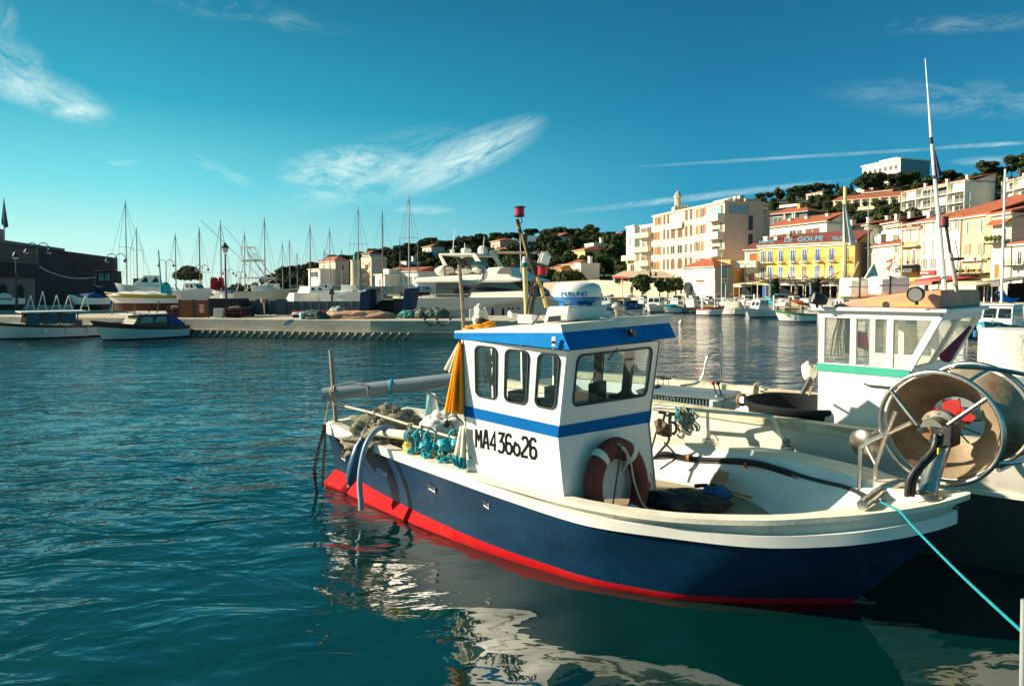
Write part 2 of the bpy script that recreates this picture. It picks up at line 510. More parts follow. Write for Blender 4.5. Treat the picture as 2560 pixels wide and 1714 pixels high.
def lerp_row(a, b, t, bulge=0.0):
    o = []
    for (s0, w0, z0), (s1, w1, z1) in zip(a, b):
        o.append((s0 + (s1 - s0) * t, max(.004, w0 + (w1 - w0) * t - bulge * abs(w0 - w1) * 4 * t * (1 - t)), z0 + (z1 - z0) * t))
    return o
def skin(mb, rows, mi=0, flip=False):
    n = len(rows[0])
    vs = [p for r in rows for p in r]; fs = []
    for i in range(len(rows) - 1):
        for j in range(n - 1):
            f = (i * n + j, i * n + j + 1, (i + 1) * n + j + 1, (i + 1) * n + j)
            fs.append(tuple(reversed(f)) if flip else f)
    mb.add(vs, fs, mi)
HULLBLUE = mat('hull_blue', (0.0004, 0.024, 0.060), 0.5, spec=.12, streak=((.07, .13, .17), (9, 9, 1.2), .61, .4), var=0.25, vs=2.2, dirt=(0.003, 0.045, 0.095), dirt_amt=0.5, ds=2.6, stretch=(1.0, 1.0, 2.2), bump=0.08, bs=9)
BOTRED = mat('boot_red', (0.50, 0.006, 0.010), 0.8, spec=.08, var=0.14, vs=4, dirt=(0.30, 0.02, 0.02), dirt_amt=0.5, ds=4, bump=0.1, streak=((.06, .05, .02), (5, 5, 16), .58, .6))
mb = MB()
hull_rows = [BAND, lerp_row(BAND, REDT, .33, .18), lerp_row(BAND, REDT, .66, .18), REDT]
for sd in (-1, 1):
    skin(mb, [row(r, sd) for r in hull_rows], flip=sd < 0)
tr = [[row(r, sd)[0] for r in hull_rows] for sd in (-1, 1)]
mb.add(tr[0] + tr[1], [(i, i + 1, 5 + i, 4 + i) for i in range(3)])
hull = mb.build('hull', HULLBLUE, fb, smooth=50)
mb = MB()
for sd in (-1, 1):
    skin(mb, [row(r, sd) for r in (REDT, WLR, BOT)], flip=sd < 0)
tr = [[row(r, sd)[0] for r in (REDT, WLR, BOT)] for sd in (-1, 1)]
mb.add(tr[0] + tr[1], [(0, 1, 4, 3), (1, 2, 5, 4)])
mb.build('red_bottom', BOTRED, fb, smooth=50)
# white rubbing band round the hull
def offs(r, d, dz=0.0):
    o = []
    for i, (s, w, z) in enumerate(r):
        a, b = r[max(i - 1, 0)], r[min(i + 1, len(r) - 1)]
        t = Vector((b[0] - a[0], b[1] - a[1])); t.normalize()
        nx, ny = -t.y, t.x                 # outwards on the +w side
        o.append((s + nx * d, max(.002, w + ny * d), z + dz))
    return o
def over(s): return tab(s, [0, 3.0, 3.7, 5.9], [0.004, 0.006, 0.045, 0.055])
def bandh(s): return tab(s, [0, 1, 3, 3.7, 5.0, 5.9], [.12, .08, .075, .072, .078, .085])
mb = MB()
bo = offs(BAND, .016); bt = [(s, w, z + bandh(s)) for s, w, z in bo]
bin_ = offs(BAND, -.03); bint = [(s, w, z + bandh(s)) for s, w, z in bin_]
for sd in (-1, 1):
    rr = [row(r, sd) for r in (bint, bt, bo, bin_)]
    skin(mb, rr, flip=sd < 0)
    mb.add([r[0] for r in rr], [(0, 1, 2, 3)])
mb.build('rubbing_band', WHITE, fb, smooth=30)
# bulwark: outer skin, cap and inner lining
DECKZ = .34
GREYW = mat('bulwark_white', (0.66, 0.63, 0.55), 0.32, var=0.06, dirt=(0.33, 0.30, 0.22), dirt_amt=0.5, ds=3.0, stretch=(1, 1, 3), streak=((.24, .17, .09), (9, 9, 1.5), .58, .6))
CAPM = mat('gunwale_paint', (0.72, 0.67, 0.54), 0.5, var=0.07, dirt=(0.42, 0.35, 0.22), dirt_amt=0.5, ds=3.5, bump=0.15, bs=25)
mb = MB()
bul = [(s - over(s) * .3, max(.004, w - over(s)), z - .012) for s, w, z in CAP]
for sd in (-1, 1):
    skin(mb, [row(bul, sd), row(bint, sd)], flip=sd < 0)
tr = [[row(r, sd)[0] for r in (bul, bint)] for sd in (-1, 1)]
mb.add(tr[0] + tr[1], [(0, 1, 3, 2)])
mb.build('bulwark', GREYW, fb, smooth=50)
CAPW = lambda s: tab(s, [0, 1, 3, 4.2, 5.0, 5.4, 5.9], [.10, .115, .12, .13, .16, .3, .5])
inn = [(s + (.1 if i == 0 else 0), max(.003, w - CAPW(s)), z) for i, (s, w, z) in enumerate(CAP)]
mb = MB()
low = [(s, w, z - .035) for s, w, z in CAP]; lowi = [(s, w, z - .035) for s, w, z in inn]
for sd in (-1, 1):
    skin(mb, [row(r, sd) for r in (lowi, inn, CAP, low)], flip=sd < 0)
a = row(inn, -1)[0]; b = row(CAP, -1)[0]; c = row(CAP, 1)[0]; d = row(inn, 1)[0]
mb.add([a, b, c, d, Vector((b.x, b.y, b.z - .035)), Vector((c.x, c.y, c.z - .035)), Vector((a.x, a.y, a.z - .035)), Vector((d.x, d.y, d.z - .035))], [(0, 1, 2, 3), (1, 4, 5, 2), (0, 3, 7, 6)])
mb.build('gunwale_cap', CAPM, fb, smooth=40)
LININ = mat('inner_lining', (0.74, 0.74, 0.70), 0.45, var=0.05, dirt=(0.30, 0.38, 0.40), dirt_amt=0.25, ds=4)
mb = MB()
liner_t = [(s, w, z - .034) for s, w, z in inn]
liner_b = [(.14 if s <= .2 else min(s, s - max(0, s - 4.0) * .42), max(.003, w - .03 - max(0, s - 4.2) * .06), DECKZ - .02) for s, w, z in inn]
for sd in (-1, 1):
    rr = [row(liner_t, sd), [Vector((p.x, p.y, DECKZ - .02)) for p in row(liner_b, sd)]]
    skin(mb, rr, flip=sd > 0)
t0, t1 = row(liner_t, -1)[0], row(liner_t, 1)[0]; b0, b1 = row(liner_b, -1)[0], row(liner_b, 1)[0]
mb.add([t0, t1, Vector((b1.x, b1.y, DECKZ - .02)), Vector((b0.x, b0.y, DECKZ - .02))], [(0, 1, 2, 3)])
mb.build('lining', LININ, fb, smooth=50)
DECKM = mat('deck_boards', (0.36, 0.29, 0.19), 0.75, var=0.25, vs=5, dirt=(0.16, 0.13, 0.09), dirt_amt=0.5, ds=5, stretch=(1, 6, 1), bump=0.2)
mb = MB()
l, r = row(liner_b, -1), row(liner_b, 1)
l = [Vector((p.x, p.y * 1.02, DECKZ)) for p in l]; r = [Vector((p.x, p.y * 1.02, DECKZ)) for p in r]
skin(mb, [l, r])
mb.build('deck', DECKM, fb)
# scuppers and small fittings in the hull side
for px, py, s_ in ((863, 1140, .05), (940, 1185, .04), (1037, 1230, .065), (1164, 1277, .045)):
    q = BZ(px, py, .40)
    w = tab(q.x, *S_BAND)
    mb = MB()
    for (x0, z0, x1, z1) in ((-s_, .03, s_, -.005),):
        mb.add([(q.x - s_, -w - .004, .40 + .03), (q.x + s_ * .9, -w - .006, .40 + .012), (q.x + s_, -w - .006, .40 - .03), (q.x - s_ * .3, -w - .004, .40 - .012)], [(0, 3, 2, 1)])
        mb.tube([(q.x - s_ * .3, -w - .006, .388), (q.x + s_, -w - .008, .368), (q.x + s_ * .9, -w - .008, .41)], .006, 6, mi=1)
    mb.build('scupper', [BLACK, WHITE2], fb)

# ------------------------------------------------------------------ wheelhouse
def rrect(u0, u1, v0, v1, rad, au, av, n=48):
    """rounded rectangle in wall fractions; au, av are metres per unit"""
    cu, cv = (u0 + u1) / 2, (v0 + v1) / 2
    hu, hv = (u1 - u0) / 2 * au, (v1 - v0) / 2 * av
    pts = []
    for k in range(n):
        q = 4 * k // n; f = (k - q * n // 4) / (n // 4)
        cx, cy = ((hu - rad), (-hu + rad), (-hu + rad), (hu - rad))[q], ((hv - rad), (hv - rad), (-hv + rad), (-hv + rad))[q]
        an = (q + f) * math.pi / 2
        pts.append((cu + (cx + rad * math.cos(an)) / au, cv + (cy + rad * math.sin(an)) / av))
    return pts
def wall_panel(mb, q, cells, t=.025, mi=0, mi_in=1, rings=None):
    """q = bl, br, tr, tl corners (seen from outside). cells = (ua, ub, hole or None); holes are cut right through"""
    bl, br, tr, tl = [Vector(p) for p in q]
    au = ((br - bl).length + (tr - tl).length) / 2; av = ((tl - bl).length + (tr - br).length) / 2
    nrm = (br - bl).cross(tl - bl).normalized()
    def at(u, v, d=0.0):
        return (bl * (1 - u) + br * u) * (1 - v) + (tl * (1 - u) + tr * u) * v - nrm * d
    for ua, ub, hole in cells:
        if hole is None:
            for d, m_, fl in ((0, mi, False), (t, mi_in, True)):
                f = [at(ua, 0, d), at(ub, 0, d), at(ub, 1, d), at(ua, 1, d)]
                mb.add(f, [(3, 2, 1, 0) if fl else (0, 1, 2, 3)], m_)
            continue
        u0, u1, v0, v1, rad = hole
        hp = rrect(u0, u1, v0, v1, rad, au, av)
        cu, cv = (u0 + u1) / 2, (v0 + v1) / 2
        op = []
        for (u, v) in hp:
            du, dv = u - cu, v - cv
            k = min(((ub - cu) / du) if du > 1e-6 else ((ua - cu) / du) if du < -1e-6 else 1e9, ((1 - cv) / dv) if dv > 1e-6 else ((0 - cv) / dv) if dv < -1e-6 else 1e9)
            op.append([cu + du * k, cv + dv * k])
        for cx, cy in ((ua, 0), (ub, 0), (ub, 1), (ua, 1)):
            j = min(range(len(op)), key=lambda i: ((op[i][0] - cx) * au) ** 2 + ((op[i][1] - cy) * av) ** 2)
            op[j] = [cx, cy]
        n = len(hp)
        for d, m_, fl in ((0, mi, False), (t, mi_in, True)):
            vs = [at(u, v, d) for u, v in hp] + [at(u, v, d) for u, v in op]
            fs = [(i, n + i, n + (i + 1) % n, (i + 1) % n) for i in range(n)]
            mb.add(vs, [tuple(reversed(f)) for f in fs] if fl else fs, m_)
        mb.loft([[at(u, v, 0) for u, v in hp], [at(u, v, t) for u, v in hp]], mi=mi, caps=False)
        if rings is not None:
            rings.append(([at(u, v, -.004) for u, v in hp], [at(u, v, t * .5) for u, v in hp]))
    return at
A0, B0, C0 = Vector((2.26, -.835, .36)), Vector((3.37, -.865, .60)), Vector((3.50, .41, .34))
A1, B1, C1 = Vector((2.25, -.79, 1.085)), Vector((3.30, -.85, 1.05)), Vector((3.43, .39, .995))
A2, B2, C2 = Vector((2.25, -.785, 1.178)), Vector((3.31, -.85, 1.141)), Vector((3.44, .395, 1.104))
A3, B3, C3 = Vector((2.22, -.79, 1.75)), Vector((3.375, -.845, 1.722)), Vector((3.52, .415, 1.732))
Dq = Vector((2.60, .16, 0)); D0, D1, D2, D3 = [Vector((Dq.x, Dq.y, z)) for z in (.34, 1.03, 1.14, 1.75)]
B0.z = .56
_n = (B1 - B0).cross(A1 - B0); A0.y = B0.y + (_n.x * (B0.x - A0.x) + _n.z * (B0.z - A0.z)) / _n.y
INNER = mat('cabin_lining', (0.10, 0.085, 0.065), 0.7, var=0.15)
mb = MB(); rings = []
wall_panel(mb, (A0, B0, B1, A1), [(0, 1, None)])
wall_panel(mb, (B0, C0, C1, B1), [(0, 1, None)])
wall_panel(mb, (C0, D0, D1, C1), [(0, 1, None)])
wall_panel(mb, (D0, A0, A1, D1), [(0, .6, None), (.92, 1, None)])
wins = [(0, .415, (.150, .372, .30, .945, .055)), (.415, .72, (.458, .678, .305, .945, .055)), (.72, 1, (.762, .950, .315, .94, .055))]
wall_panel(mb, (A1, B1, B3, A3), wins, rings=rings)
wall_panel(mb, (B1, C1, C3, B3), [(0, 1, (.105, .905, .345, .935, .065))], rings=rings)
wall_panel(mb, (C1, D1, D3, C3), [(1 - b, 1 - a, (1 - h[1], 1 - h[0], h[2], h[3], h[4])) for a, b, h in reversed(wins)], rings=rings)
wall_panel(mb, (D1, A1, A3, D3), [(0, .38, (.08, .32, .2, .93, .05)), (.38, .66, (.42, .62, .2, .93, .05)), (.66, 1, (.72, .94, .0001, .93, .02))])
cabin = mb.build('wheelhouse', [mat('wheelhouse_white', (0.80, 0.78, 0.72), 0.38, var=0.03, vs=2, dirt=(0.55, 0.50, 0.38), dirt_amt=0.30, ds=1.6, stretch=(1, 1, .6), streak=((.42, .27, .13), (14, 14, .8), .60, .5)), INNER], fb, smooth=30)
for outer, pane in rings:
    mb = MB(); mb.tube(outer, .009, 6, closed=True)
    w = mb.build('window', BLACK, fb)
    mb = MB(); mb.add(pane, [tuple(range(len(pane)))])
    mb.build('pane', GLASS, w, smooth=0)
# blue stripe round the wheelhouse
BLUES = mat('stripe_blue', (0.001, 0.12, 0.38), 0.75, spec=.06, var=0.08, vs=3)
mb = MB()
def strip(p0, p1, p2, p3, off=.005):
    n = (p1 - p0).cross(p3 - p0).normalized() * off
    mb.add([p0 + n, p1 + n, p2 + n, p3 + n], [(0, 1, 2, 3)])

def cap2(a1, a2, a3, k):   # point on the upper wall edge at stripe-top height
    return a1 + (a3 - a1) * ((a2.z - a1.z) / (a3.z - a1.z))
SA, SB, SC_, SD = [cap2(*k, 0) for k in ((A1, A2, A3), (B1, B2, B3), (C1, C2, C3), (D1, D2, D3))]
for p, q, r_, s_ in ((A1, B1, SB, SA), (B1, C1, SC_, SB), (C1, D1, SD, SC_), (D1, A1, SA, SD)):
    strip(p, q, r_, s_)
mb.build('blue_stripe', BLUES, fb, smooth=0)
# registration number, painted in angular strokes
GL = {'M': [[(0, 0), (0, 2)], [(0, 2), (.5, .9), (1, 2)], [(1, 2), (1, 0)]],
      'A': [[(0, 0), (.38, 2), (.62, 2), (1, 0)], [(.2, .7), (.8, .7)]],
      '4': [[(.75, 0), (.75, 2), (0, .75), (0, .6), (1, .6)]],
      '3': [[(0, 2), (1, 2), (.45, 1.15), (.75, 1.15), (1, .9), (1, .3), (.75, 0), (.2, 0), (0, .2)]],
      '6': [[(.95, 1.7), (.7, 2), (.3, 2), (0, 1.7), (0, .3), (.3, 0), (.7, 0), (1, .3), (1, .8), (.7, 1.1), (.3, 1.1), (0, .85)]],
      'o': [[(.1, 1.0), (.25, 1.25), (.1, 1.35)], [(.3, 0), (.7, 0), (1, .3), (1, .8), (.7, 1.1), (.3, 1.1), (0, .85), (0, .3), (.3, 0)]],
      '2': [[(0, 1.7), (.25, 2), (.75, 2), (1, 1.7), (1, 1.25), (0, .25), (0, 0), (1, 0)]],
      '5': [[(1, 2), (.05, 2), (0, 1.15), (.7, 1.15), (1, .85), (1, .3), (.7, 0), (.25, 0), (0, .25)]],
      '7': [[(0, 2), (1, 2), (.35, 0)]],
      '9': [[(.05, .3), (.3, 0), (.7, 0), (1, .3), (1, 1.7), (.7, 2), (.3, 2), (0, 1.7), (0, 1.2), (.3, .9), (.7, .9), (1, 1.15)]]}
def strokes(mb, text, o, right, up, h, w, gap, th):
    """flat painted ribbons with square corners"""
    o = Vector(o); r = Vector(right).normalized(); u = Vector(up); u = (u - r * u.dot(r)).normalized()
    n = r.cross(u); x = 0
    for ch in text:
        for line in GL.get(ch, []):
            p = [(a * w + x, b * h / 2) for a, b in line]
            L_, R_ = [], []
            for i, q in enumerate(p):
                d0 = Vector((q[0] - p[i - 1][0], q[1] - p[i - 1][1])) if i else None
                d1 = Vector((p[i + 1][0] - q[0], p[i + 1][1] - q[1])) if i < len(p) - 1 else None
                d0 = d0 or d1; d1 = d1 or d0
                n0 = Vector((-d0.y, d0.x)).normalized(); n1 = Vector((-d1.y, d1.x)).normalized()
                m = (n0 + n1); m = m.normalized() if m.length > 1e-6 else n0
                k = min(th / 2 / max(.5, m.dot(n0)), th)
                L_.append((q[0] + m.x * k, q[1] + m.y * k)); R_.append((q[0] - m.x * k, q[1] - m.y * k))
            vs = [o + r * a + u * b  for a, b in L_ + R_]; k = len(p)
            mb.add(vs, [(i, k + i, k + i + 1, i + 1) for i in range(k - 1)])
        x += w + gap
INK = mat('black_paint', (0.008, 0.009, 0.013), 0.9, var=0.2, spec=.1)
rr_ = (B1 - A1).normalized()
nn = (B0 - A0).cross(A1 - A0).normalized()
mb = MB()
ro = rr_ + Vector((0, 0, .055))
strokes(mb, 'MA436o26', Vector((2.405, -.826, .835)), ro, (0, 0, 1), .155, .062, .026, .024)
mb.v = [tuple(Vector(v) + nn * (.0025 - (Vector(v) - A0).dot(nn) + .0004 * (i % 3))) for i, v in enumerate(mb.v)]
mb.build('registration_number', INK, fb, smooth=0)

# roof with its blue sun visor
T = [BI @ Vector(p) for p in ((-.512, 6.03, 1.808), (.376, 5.10, 1.868), (1.42, 6.15, 1.888), (.50, 6.62, 1.812))]
Bt = [BI @ Vector(p) for p in ((-.512, 6.03, 1.757), (.425, 5.01, 1.745), (1.47, 6.10, 1.757), (.50, 6.62, 1.757))]
TT = [BI @ Vector(p) for p in ((-.50, 6.035, 1.822), (.365, 5.14, 1.926), (1.47, 6.19, 1.968), (.50, 6.61, 1.826))]
ROOFW = mat('roof_white', (0.74, 0.68, 0.55), 0.5, var=0.05, dirt=(0.4, 0.33, 0.22), dirt_amt=0.35, ds=4, bump=0.1)
mb = MB()
mb.loft([T, TT], caps=False)
ctr = sum(TT, Vector()) / 4 + Vector((0, 0, .03))
mb.add(TT + [ctr], [(0, 1, 4), (1, 2, 4), (2, 3, 4), (3, 0, 4)])
roof = mb.build('roof', ROOFW, fb, smooth=30)
mb = MB()
mb.loft([Bt, T], caps=False)
Bi = [p + (sum(Bt, Vector()) / 4 - p) * .18 + Vector((0, 0, -.012)) for p in Bt]
mb.build('visor', mat('visor_blue', (0.001, 0.15, 0.42), 0.75, spec=.06, var=0.1, vs=4, dirt=(0.02, 0.25, 0.55), dirt_amt=0.4, ds=9), roof, smooth=0)
mb = MB(); mb.add(Bt, [(3, 2, 1, 0)])
mb.build('ceiling', CREAM, roof, smooth=0)
# navigation light and lamp under the visor
q = BP(1385, 853, 5.09)
mb = MB(); mb.box(q, (.035, .01, .07), rz=-.15); mb.lathe([(.0, -.016), (.012, -.012), (.013, .012), (0, .016)], q + Vector((0, -.012, -.005)), (0, 1, 0), 10, mi=1)
mb.build('side_light', [WHITE2, BLACK], fb)
q = BP(1578, 832, 5.52)
mb = MB(); mb.lathe([(.0, -.03), (.028, -.025), (.036, .02), (.03, .03), (0, .03)], q, (1, 0, .1), 14); mb.box(q + Vector((-.03, 0, .02)), (.05, .09, .02))
mb.build('work_lamp', [DARKM], fb)
# wiper
mb = MB(); a = BP(1543, 870, 5.52); b = BP(1520, 900, 5.45); mb.tube([a, b], .005, 6); a = BP(1510, 892, 5.42); b = BP(1474, 962, 5.30); mb.tube([a, b], .004, 6)
mb.build('wiper', DARKM, fb)
# inside: dashboard, steering wheel, two posts
mb = MB()
mb.box((3.10, -.22, 1.12), (.26, .98, .16)); mb.box((3.08, -.55, 1.30), (.10, .24, .20)); mb.box((3.06, .1, 1.27), (.08, .26, .17), rz=.2)
mb.tube([(2.86, -.25 + .17 * math.cos(k * math.pi / 10), 1.16 + .17 * math.sin(k * math.pi / 10)) for k in range(20)], .012, 6, closed=True)
mb.tube([(3.05, -.25, 1.16), (2.86, -.25, 1.16)], .014, 6)
mb.build('dashboard', BLACK, fb, bevel=.01)
mb = MB(); mb.box((2.62, -.25, .86), (.34, .34, .06)); mb.box((2.46, -.25, 1.08), (.05, .34, .4)); mb.tube([(2.62, -.25, .34), (2.62, -.25, .84)], .035)
mb.build('helm_seat', BLACK, fb, bevel=.015)

# ------------------------------------------------------------------ gear on the roof
mb = MB()
f = [BP(1357, 807, 5.62), BP(1420, 803, 5.52), BP(1517, 791, 5.95), BP(1462, 795, 6.06)]
g = [BP(1369, 766, 5.62), BP(1425, 765, 5.52), BP(1518, 762, 5.95), BP(1458, 763, 6.06)]
mb.hexa(f + g)
mb.build('radar_pedestal', WHITE, fb, bevel=.015)
mb = MB(); a = BP(1369, 805, 5.585); b = BP(1404, 802, 5.53); 
up = Vector((0, 0, 1)); d = (b - a); nrm = Vector((d.y, -d.x, 0)).normalized() * .012
if nrm.y > 0: nrm = -nrm
mb.add([a + nrm, b + nrm, b + nrm + up * .045 - d * .02, a + nrm + up * .045 + d * .12], [(0, 1, 2, 3)])
mb.build('hatch_slot', BLACK, fb, smooth=0)
rc = BP(1443, 736, 5.85)
mb = MB()
mb.lathe([(.0, -.085), (.115, -.085), (.15, -.06), (.2, -.045), (.206, -.02), (.208, -.018)], rc, n=32, mi=1)
mb.lathe([(.208, -.018), (.211, .01), (.205, .05), (.185, .085), (.14, .102), (0, .108)], rc, n=32)
for k in range(4):
    a = k * math.pi / 2 + .5
    mb.box(rc + Vector((.12 * math.cos(a), .12 * math.sin(a), -.085)), (.05, .05, .05), mi=1)
radar = mb.build('radar_dome', [WHITE2, BLUEP], fb, smooth=40)
# maker's word round the dome rim
wd = mtx(fb) @ rc
for k, ch in enumerate('FURUNO'):
    an = math.atan2(-wd.y, -wd.x) - .62 + k * .175
    dr = Vector((math.cos(an), math.sin(an), 0)); rt = Vector((-math.sin(an), math.cos(an), 0))
    text_mesh(ch, .052, 'lettering', mat('letter_blue', (0.005, 0.16, 0.42), 0.5), radar, wd + dr * .2135 + Vector((0, 0, -.012)) - rt * .016, rt, (0, 0, 1), .003, xs=1.15, bold=.0012)
mb = MB(); mb.box(BP(1318, 797, 5.95), (.14, .10, .075), rz=.25)
mb.build('junction_box', WHITE2, fb, bevel=.008)
mb = MB()
a, b = BP(1300, 786, 6.25), BP(1266, 783, 6.15)
mb.lathe([(.008, 0), (.009, .08), (.014, .105), (.028, .125), (0.028, .127), (.0, .11)], a, (b - a), 14)
mb.tube([BP(1279, 786, 6.2), BP(1279, 802, 6.2)], .009); mb.lathe([(.03, 0), (.03, .01), (0, .012)], BP(1279, 803, 6.2), n=12)
mb.build('horn', WHITE2, fb)
# bamboo post with a signal lamp
mb = MB(); a, b = BP(1317, 786, 6.2), BP(1312, 668, 6.2)
mb.tube([a + (b - a) * (k / 8) for k in range(9)], [.022 + .002 * (k % 2) for k in range(9)], 12)
post = mb.build('bamboo_post', mat('bamboo', (0.62, 0.48, 0.22), 0.55, var=0.12, vs=9, stretch=(1, 1, .4)), fb)
mb = MB(); t = BP(1312, 657, 6.2)
mb.lathe([(.018, -.035), (.032, -.03), (.03, .0)], t, n=14, mi=1); mb.lathe([(.03, 0), (.02, .02), (.018, .055), (0, .06)], t, n=14)
mb.build('signal_lamp', [WHITE2, mat('lamp_green', (0.0, 0.16, 0.15), 0.3)], post)
# lamp mast: an A of banded poles, crossbar, lamps
BAND_Y = mat('mast_yellow', (0.50, 0.34, 0.10), 0.6, var=0.25, vs=12)
mb = MB()
j = BP(1341, 690, 6.05)
mb.tube([BP(1366, 768, 6.0), BP(1352, 715, 6.03), j], .017, mi=1); mb.tube([BP(1328, 782, 6.15), BP(1337, 735, 6.08), j], .017, mi=0)
mb.tube([j, BP(1330, 660, 6.05), BP(1317, 625, 6.05), BP(1299, 575, 6.05), BP(1293, 548, 6.05)], [.024, .026, .02, .017, .016])
mb.tube([BP(1318, 640, 6.02), BP(1304, 583, 6.02)], .007, mi=1); mb.tube([BP(1291, 558, 6.03), BP(1298, 572, 6.03)], .012, mi=1)
mb.tube([BP(1345, 705, 6.0), BP(1330, 720, 6.05), BP(1322, 750, 6.1), BP(1316, 783, 6.15)], .008)
mb.tube(curve_pts([BP(1303, 546, 6.05), BP(1305, 553, 6.0), BP(1299, 562, 6.0)], 4), .005)
mb.tube(curve_pts([BP(1322, 712, 6.0), BP(1335, 738, 5.97), BP(1352, 748, 5.97), BP(1368, 726, 5.97)], 5), .005)
mb.tube(curve_pts([BP(1340, 690, 6.0), BP(1329, 708, 5.97), BP(1337, 722, 5.97), BP(1350, 708, 5.97)], 5), .006)
mast = mb.build('lamp_mast', [mat('taped_pole', (0.022, 0.02, 0.018), 0.6, var=0.3), BAND_Y], fb)
def redlamp(px, py, Y, r):
    c = BP(px, py, Y); m = MB()
    m.lathe([(r * .7, -r * 1.05), (r * .95, -r * .95), (r * 1.02, -r * .72)], c, n=18, mi=1)
    m.lathe([(r * .9, -r * .72), (r * .92, r * .72)], c, n=18)
    m.lathe([(r * 1.08, r * .72), (r * 1.1, r * .95), (0, r)], c, n=18, mi=1)
    m.build('red_lamp', [REDL, BLACK], mast)
redlamp(1299, 529, 6.05, .046); redlamp(1356, 676, 6.0, .046)
mb = MB(); c = BP(1329, 597, 6.05); mb.box(c, (.075, .03, .06), rz=R(39)); mb.box(c + Vector((0, 0, -.045)), (.085, .05, .035), rz=R(39), mi=1); mb.tube([c, BP(1333, 640, 6.05)], .012, mi=1)
mb.build('deck_lamp', [WHITE2, BLACK], mast, bevel=.006)
mb = MB(); c = BP(1360, 646, 6.0)
rot = Matrix.Rotation(R(30), 3, 'Z') @ Matrix.Rotation(R(18), 3, 'Y')
mb.box(c, (.09, .06, .11), M3=rot, taper=.8); mb.box(c + rot @ Vector((.02, -.034, 0)), (.075, .012, .085), M3=rot, mi=1)
mb.tube([c + Vector((0, 0, .04)), BP(1345, 637, 6.03)], .012, mi=1)
mb.build('floodlight', [CREAM, WHITE2], mast, bevel=.012)
mb = MB()
mb.tube([BP(1236, 632, 6.15), BP(1300, 632, 6.08), BP(1372, 632, 5.98)], .012)
c = BP(1233, 632, 6.14); pl = [BP(1221, 630, 6.14), BP(1227, 624, 6.14), BP(1242, 628, 6.14), BP(1242, 634, 6.14), BP(1229, 641, 6.14)]
mb.prism(pl, (.012, .012, 0), mi=1)
mb.build('crossbar', [WOOD, CREAM], mast)
# roof clutter: net float frame on the port edge
mb = MB()
mb.tube([BP(1543, 790, 6.3), BP(1543, 768, 6.3)], .018, mi=1); mb.tube([BP(1537, 776, 6.3), BP(1602, 797, 6.4)], .014); mb.blob(BP(1545, 765, 6.3), (.06, .05, .035), 3, .2)
mb.tube(curve_pts([BP(1440, 800, 5.7), BP(1490, 790, 5.9), BP(1535, 795, 6.15)], 5), .006)
mb.build('mast_crutch', [GREYP, WOOD], fb)

# ------------------------------------------------------------------ gear aboard the fishing boat
MULTI = mat('net_mesh', (0.26, 0.22, 0.15), 0.95, var=0.5, vs=22, dirt=(0.05, 0.12, 0.10), dirt_amt=0.8, ds=9, bump=1.0, bs=60)
SACK = mat('white_sack', (0.70, 0.67, 0.58), 0.85, var=0.08, bump=0.4, bs=14)
TEAL = mat('teal_plastic', (0.01, 0.28, 0.36), 0.45, var=0.15)
# grey pipe lashed along the stern, on two poles
a, b = Z(809, 986, 1.045), P(1150, 947, 7.35)
pipe = thing('plastic_pipe', 'long grey plastic pipe lashed level across the stern of the blue boat', 'pipe', a)
ax = (b - a).normalized()
mb = MB(); Lp = (b - a).length
mb.lathe([(.060, 0), (.074, 0), (.074, Lp), (.060, Lp)], a, ax, 24, caps=False); mb.lathe([(.074, 0), (.060, 0), (.060, Lp)], a, ax, 24, caps=False)
mb.build('tube', mat('pvc_grey', (0.23, 0.27, 0.29), 0.32, var=0.08, vs=3), pipe, world=True)
mb = MB()
def lash(t, r=.079, n=3, tail=None, w=.01):
    c = a + ax * t; u = ax.orthogonal().normalized(); v = ax.cross(u)
    for k in range(n):
        mb.tube([c + ax * (k * w * 1.6) + (u * math.cos(q * math.pi / 8) + v * math.sin(q * math.pi / 8)) * r for q in range(16)], w * .8, 5, closed=True)
    if tail:
        mb.tube(curve_pts(tail, 5), w * .7, 5)
lash(.10, n=3, tail=[a + ax * .1 + Vector((0, 0, .08)), a + ax * .3 + Vector((0, -.02, .10)), a + ax * .48 + Vector((0, -.06, .06)), a + ax * .5 + Vector((0, -.08, -.05)), a + ax * .5 + Vector((0, -.08, -.3))])
mb.build('lashing', ROPE, pipe, world=True)
mb = MB(); lash(.74, n=2, tail=[a + ax * .74 + Vector((0, -.07, -.05)), a + ax * .75 + Vector((0, -.03, -.2)), a + ax * .73 + Vector((0, 0, -.34))])
mb.build('blue_tie', CYAN, pipe, world=True)
mb = MB(); mb.tube([BP(840, 1058, 7.50), BP(836, 1000, 7.56), BP(827, 874, 7.60)], .024, 10)
mb.build('stern_pole', mat('pole_grey', (0.24, 0.20, 0.16), 0.6, var=0.2), fb)
# chain and rope hanging from the pipe end into the water
mb = MB(); c0 = P(822, 1003, 7.5)
mb.tube(curve_pts([c0, P(816, 1040, 7.45), P(811, 1062, 7.4)], 5), .011, 6, mi=1)
pth = curve_pts([P(811, 1062, 7.4), P(805, 1090, 7.35), P(794, 1130, 7.3), P(786, 1175, 7.28), P(788, 1205, 7.25), P(792, 1240, 7.2)], 7)
def chain(mb, pth, s=.03, th=.008):
    for i in range(len(pth) - 1):
        d = (pth[i + 1] - pth[i]); l = d.length * .62; d.normalize()
        u = d.orthogonal().normalized()
        if i % 2: u = d.cross(u)
        c = (pth[i] + pth[i + 1]) / 2
        mb.tube([c + d * (l * math.cos(q * math.pi / 5)) + u * (s * .55 * math.sin(q * math.pi / 5)) for q in range(10)], th, 5, closed=True)
chain(mb, pth)
chain(mb, curve_pts([P(813, 1062, 7.4), P(812, 1110, 7.36), P(808, 1160, 7.33), P(806, 1215, 7.28)], 9), .022, .006)
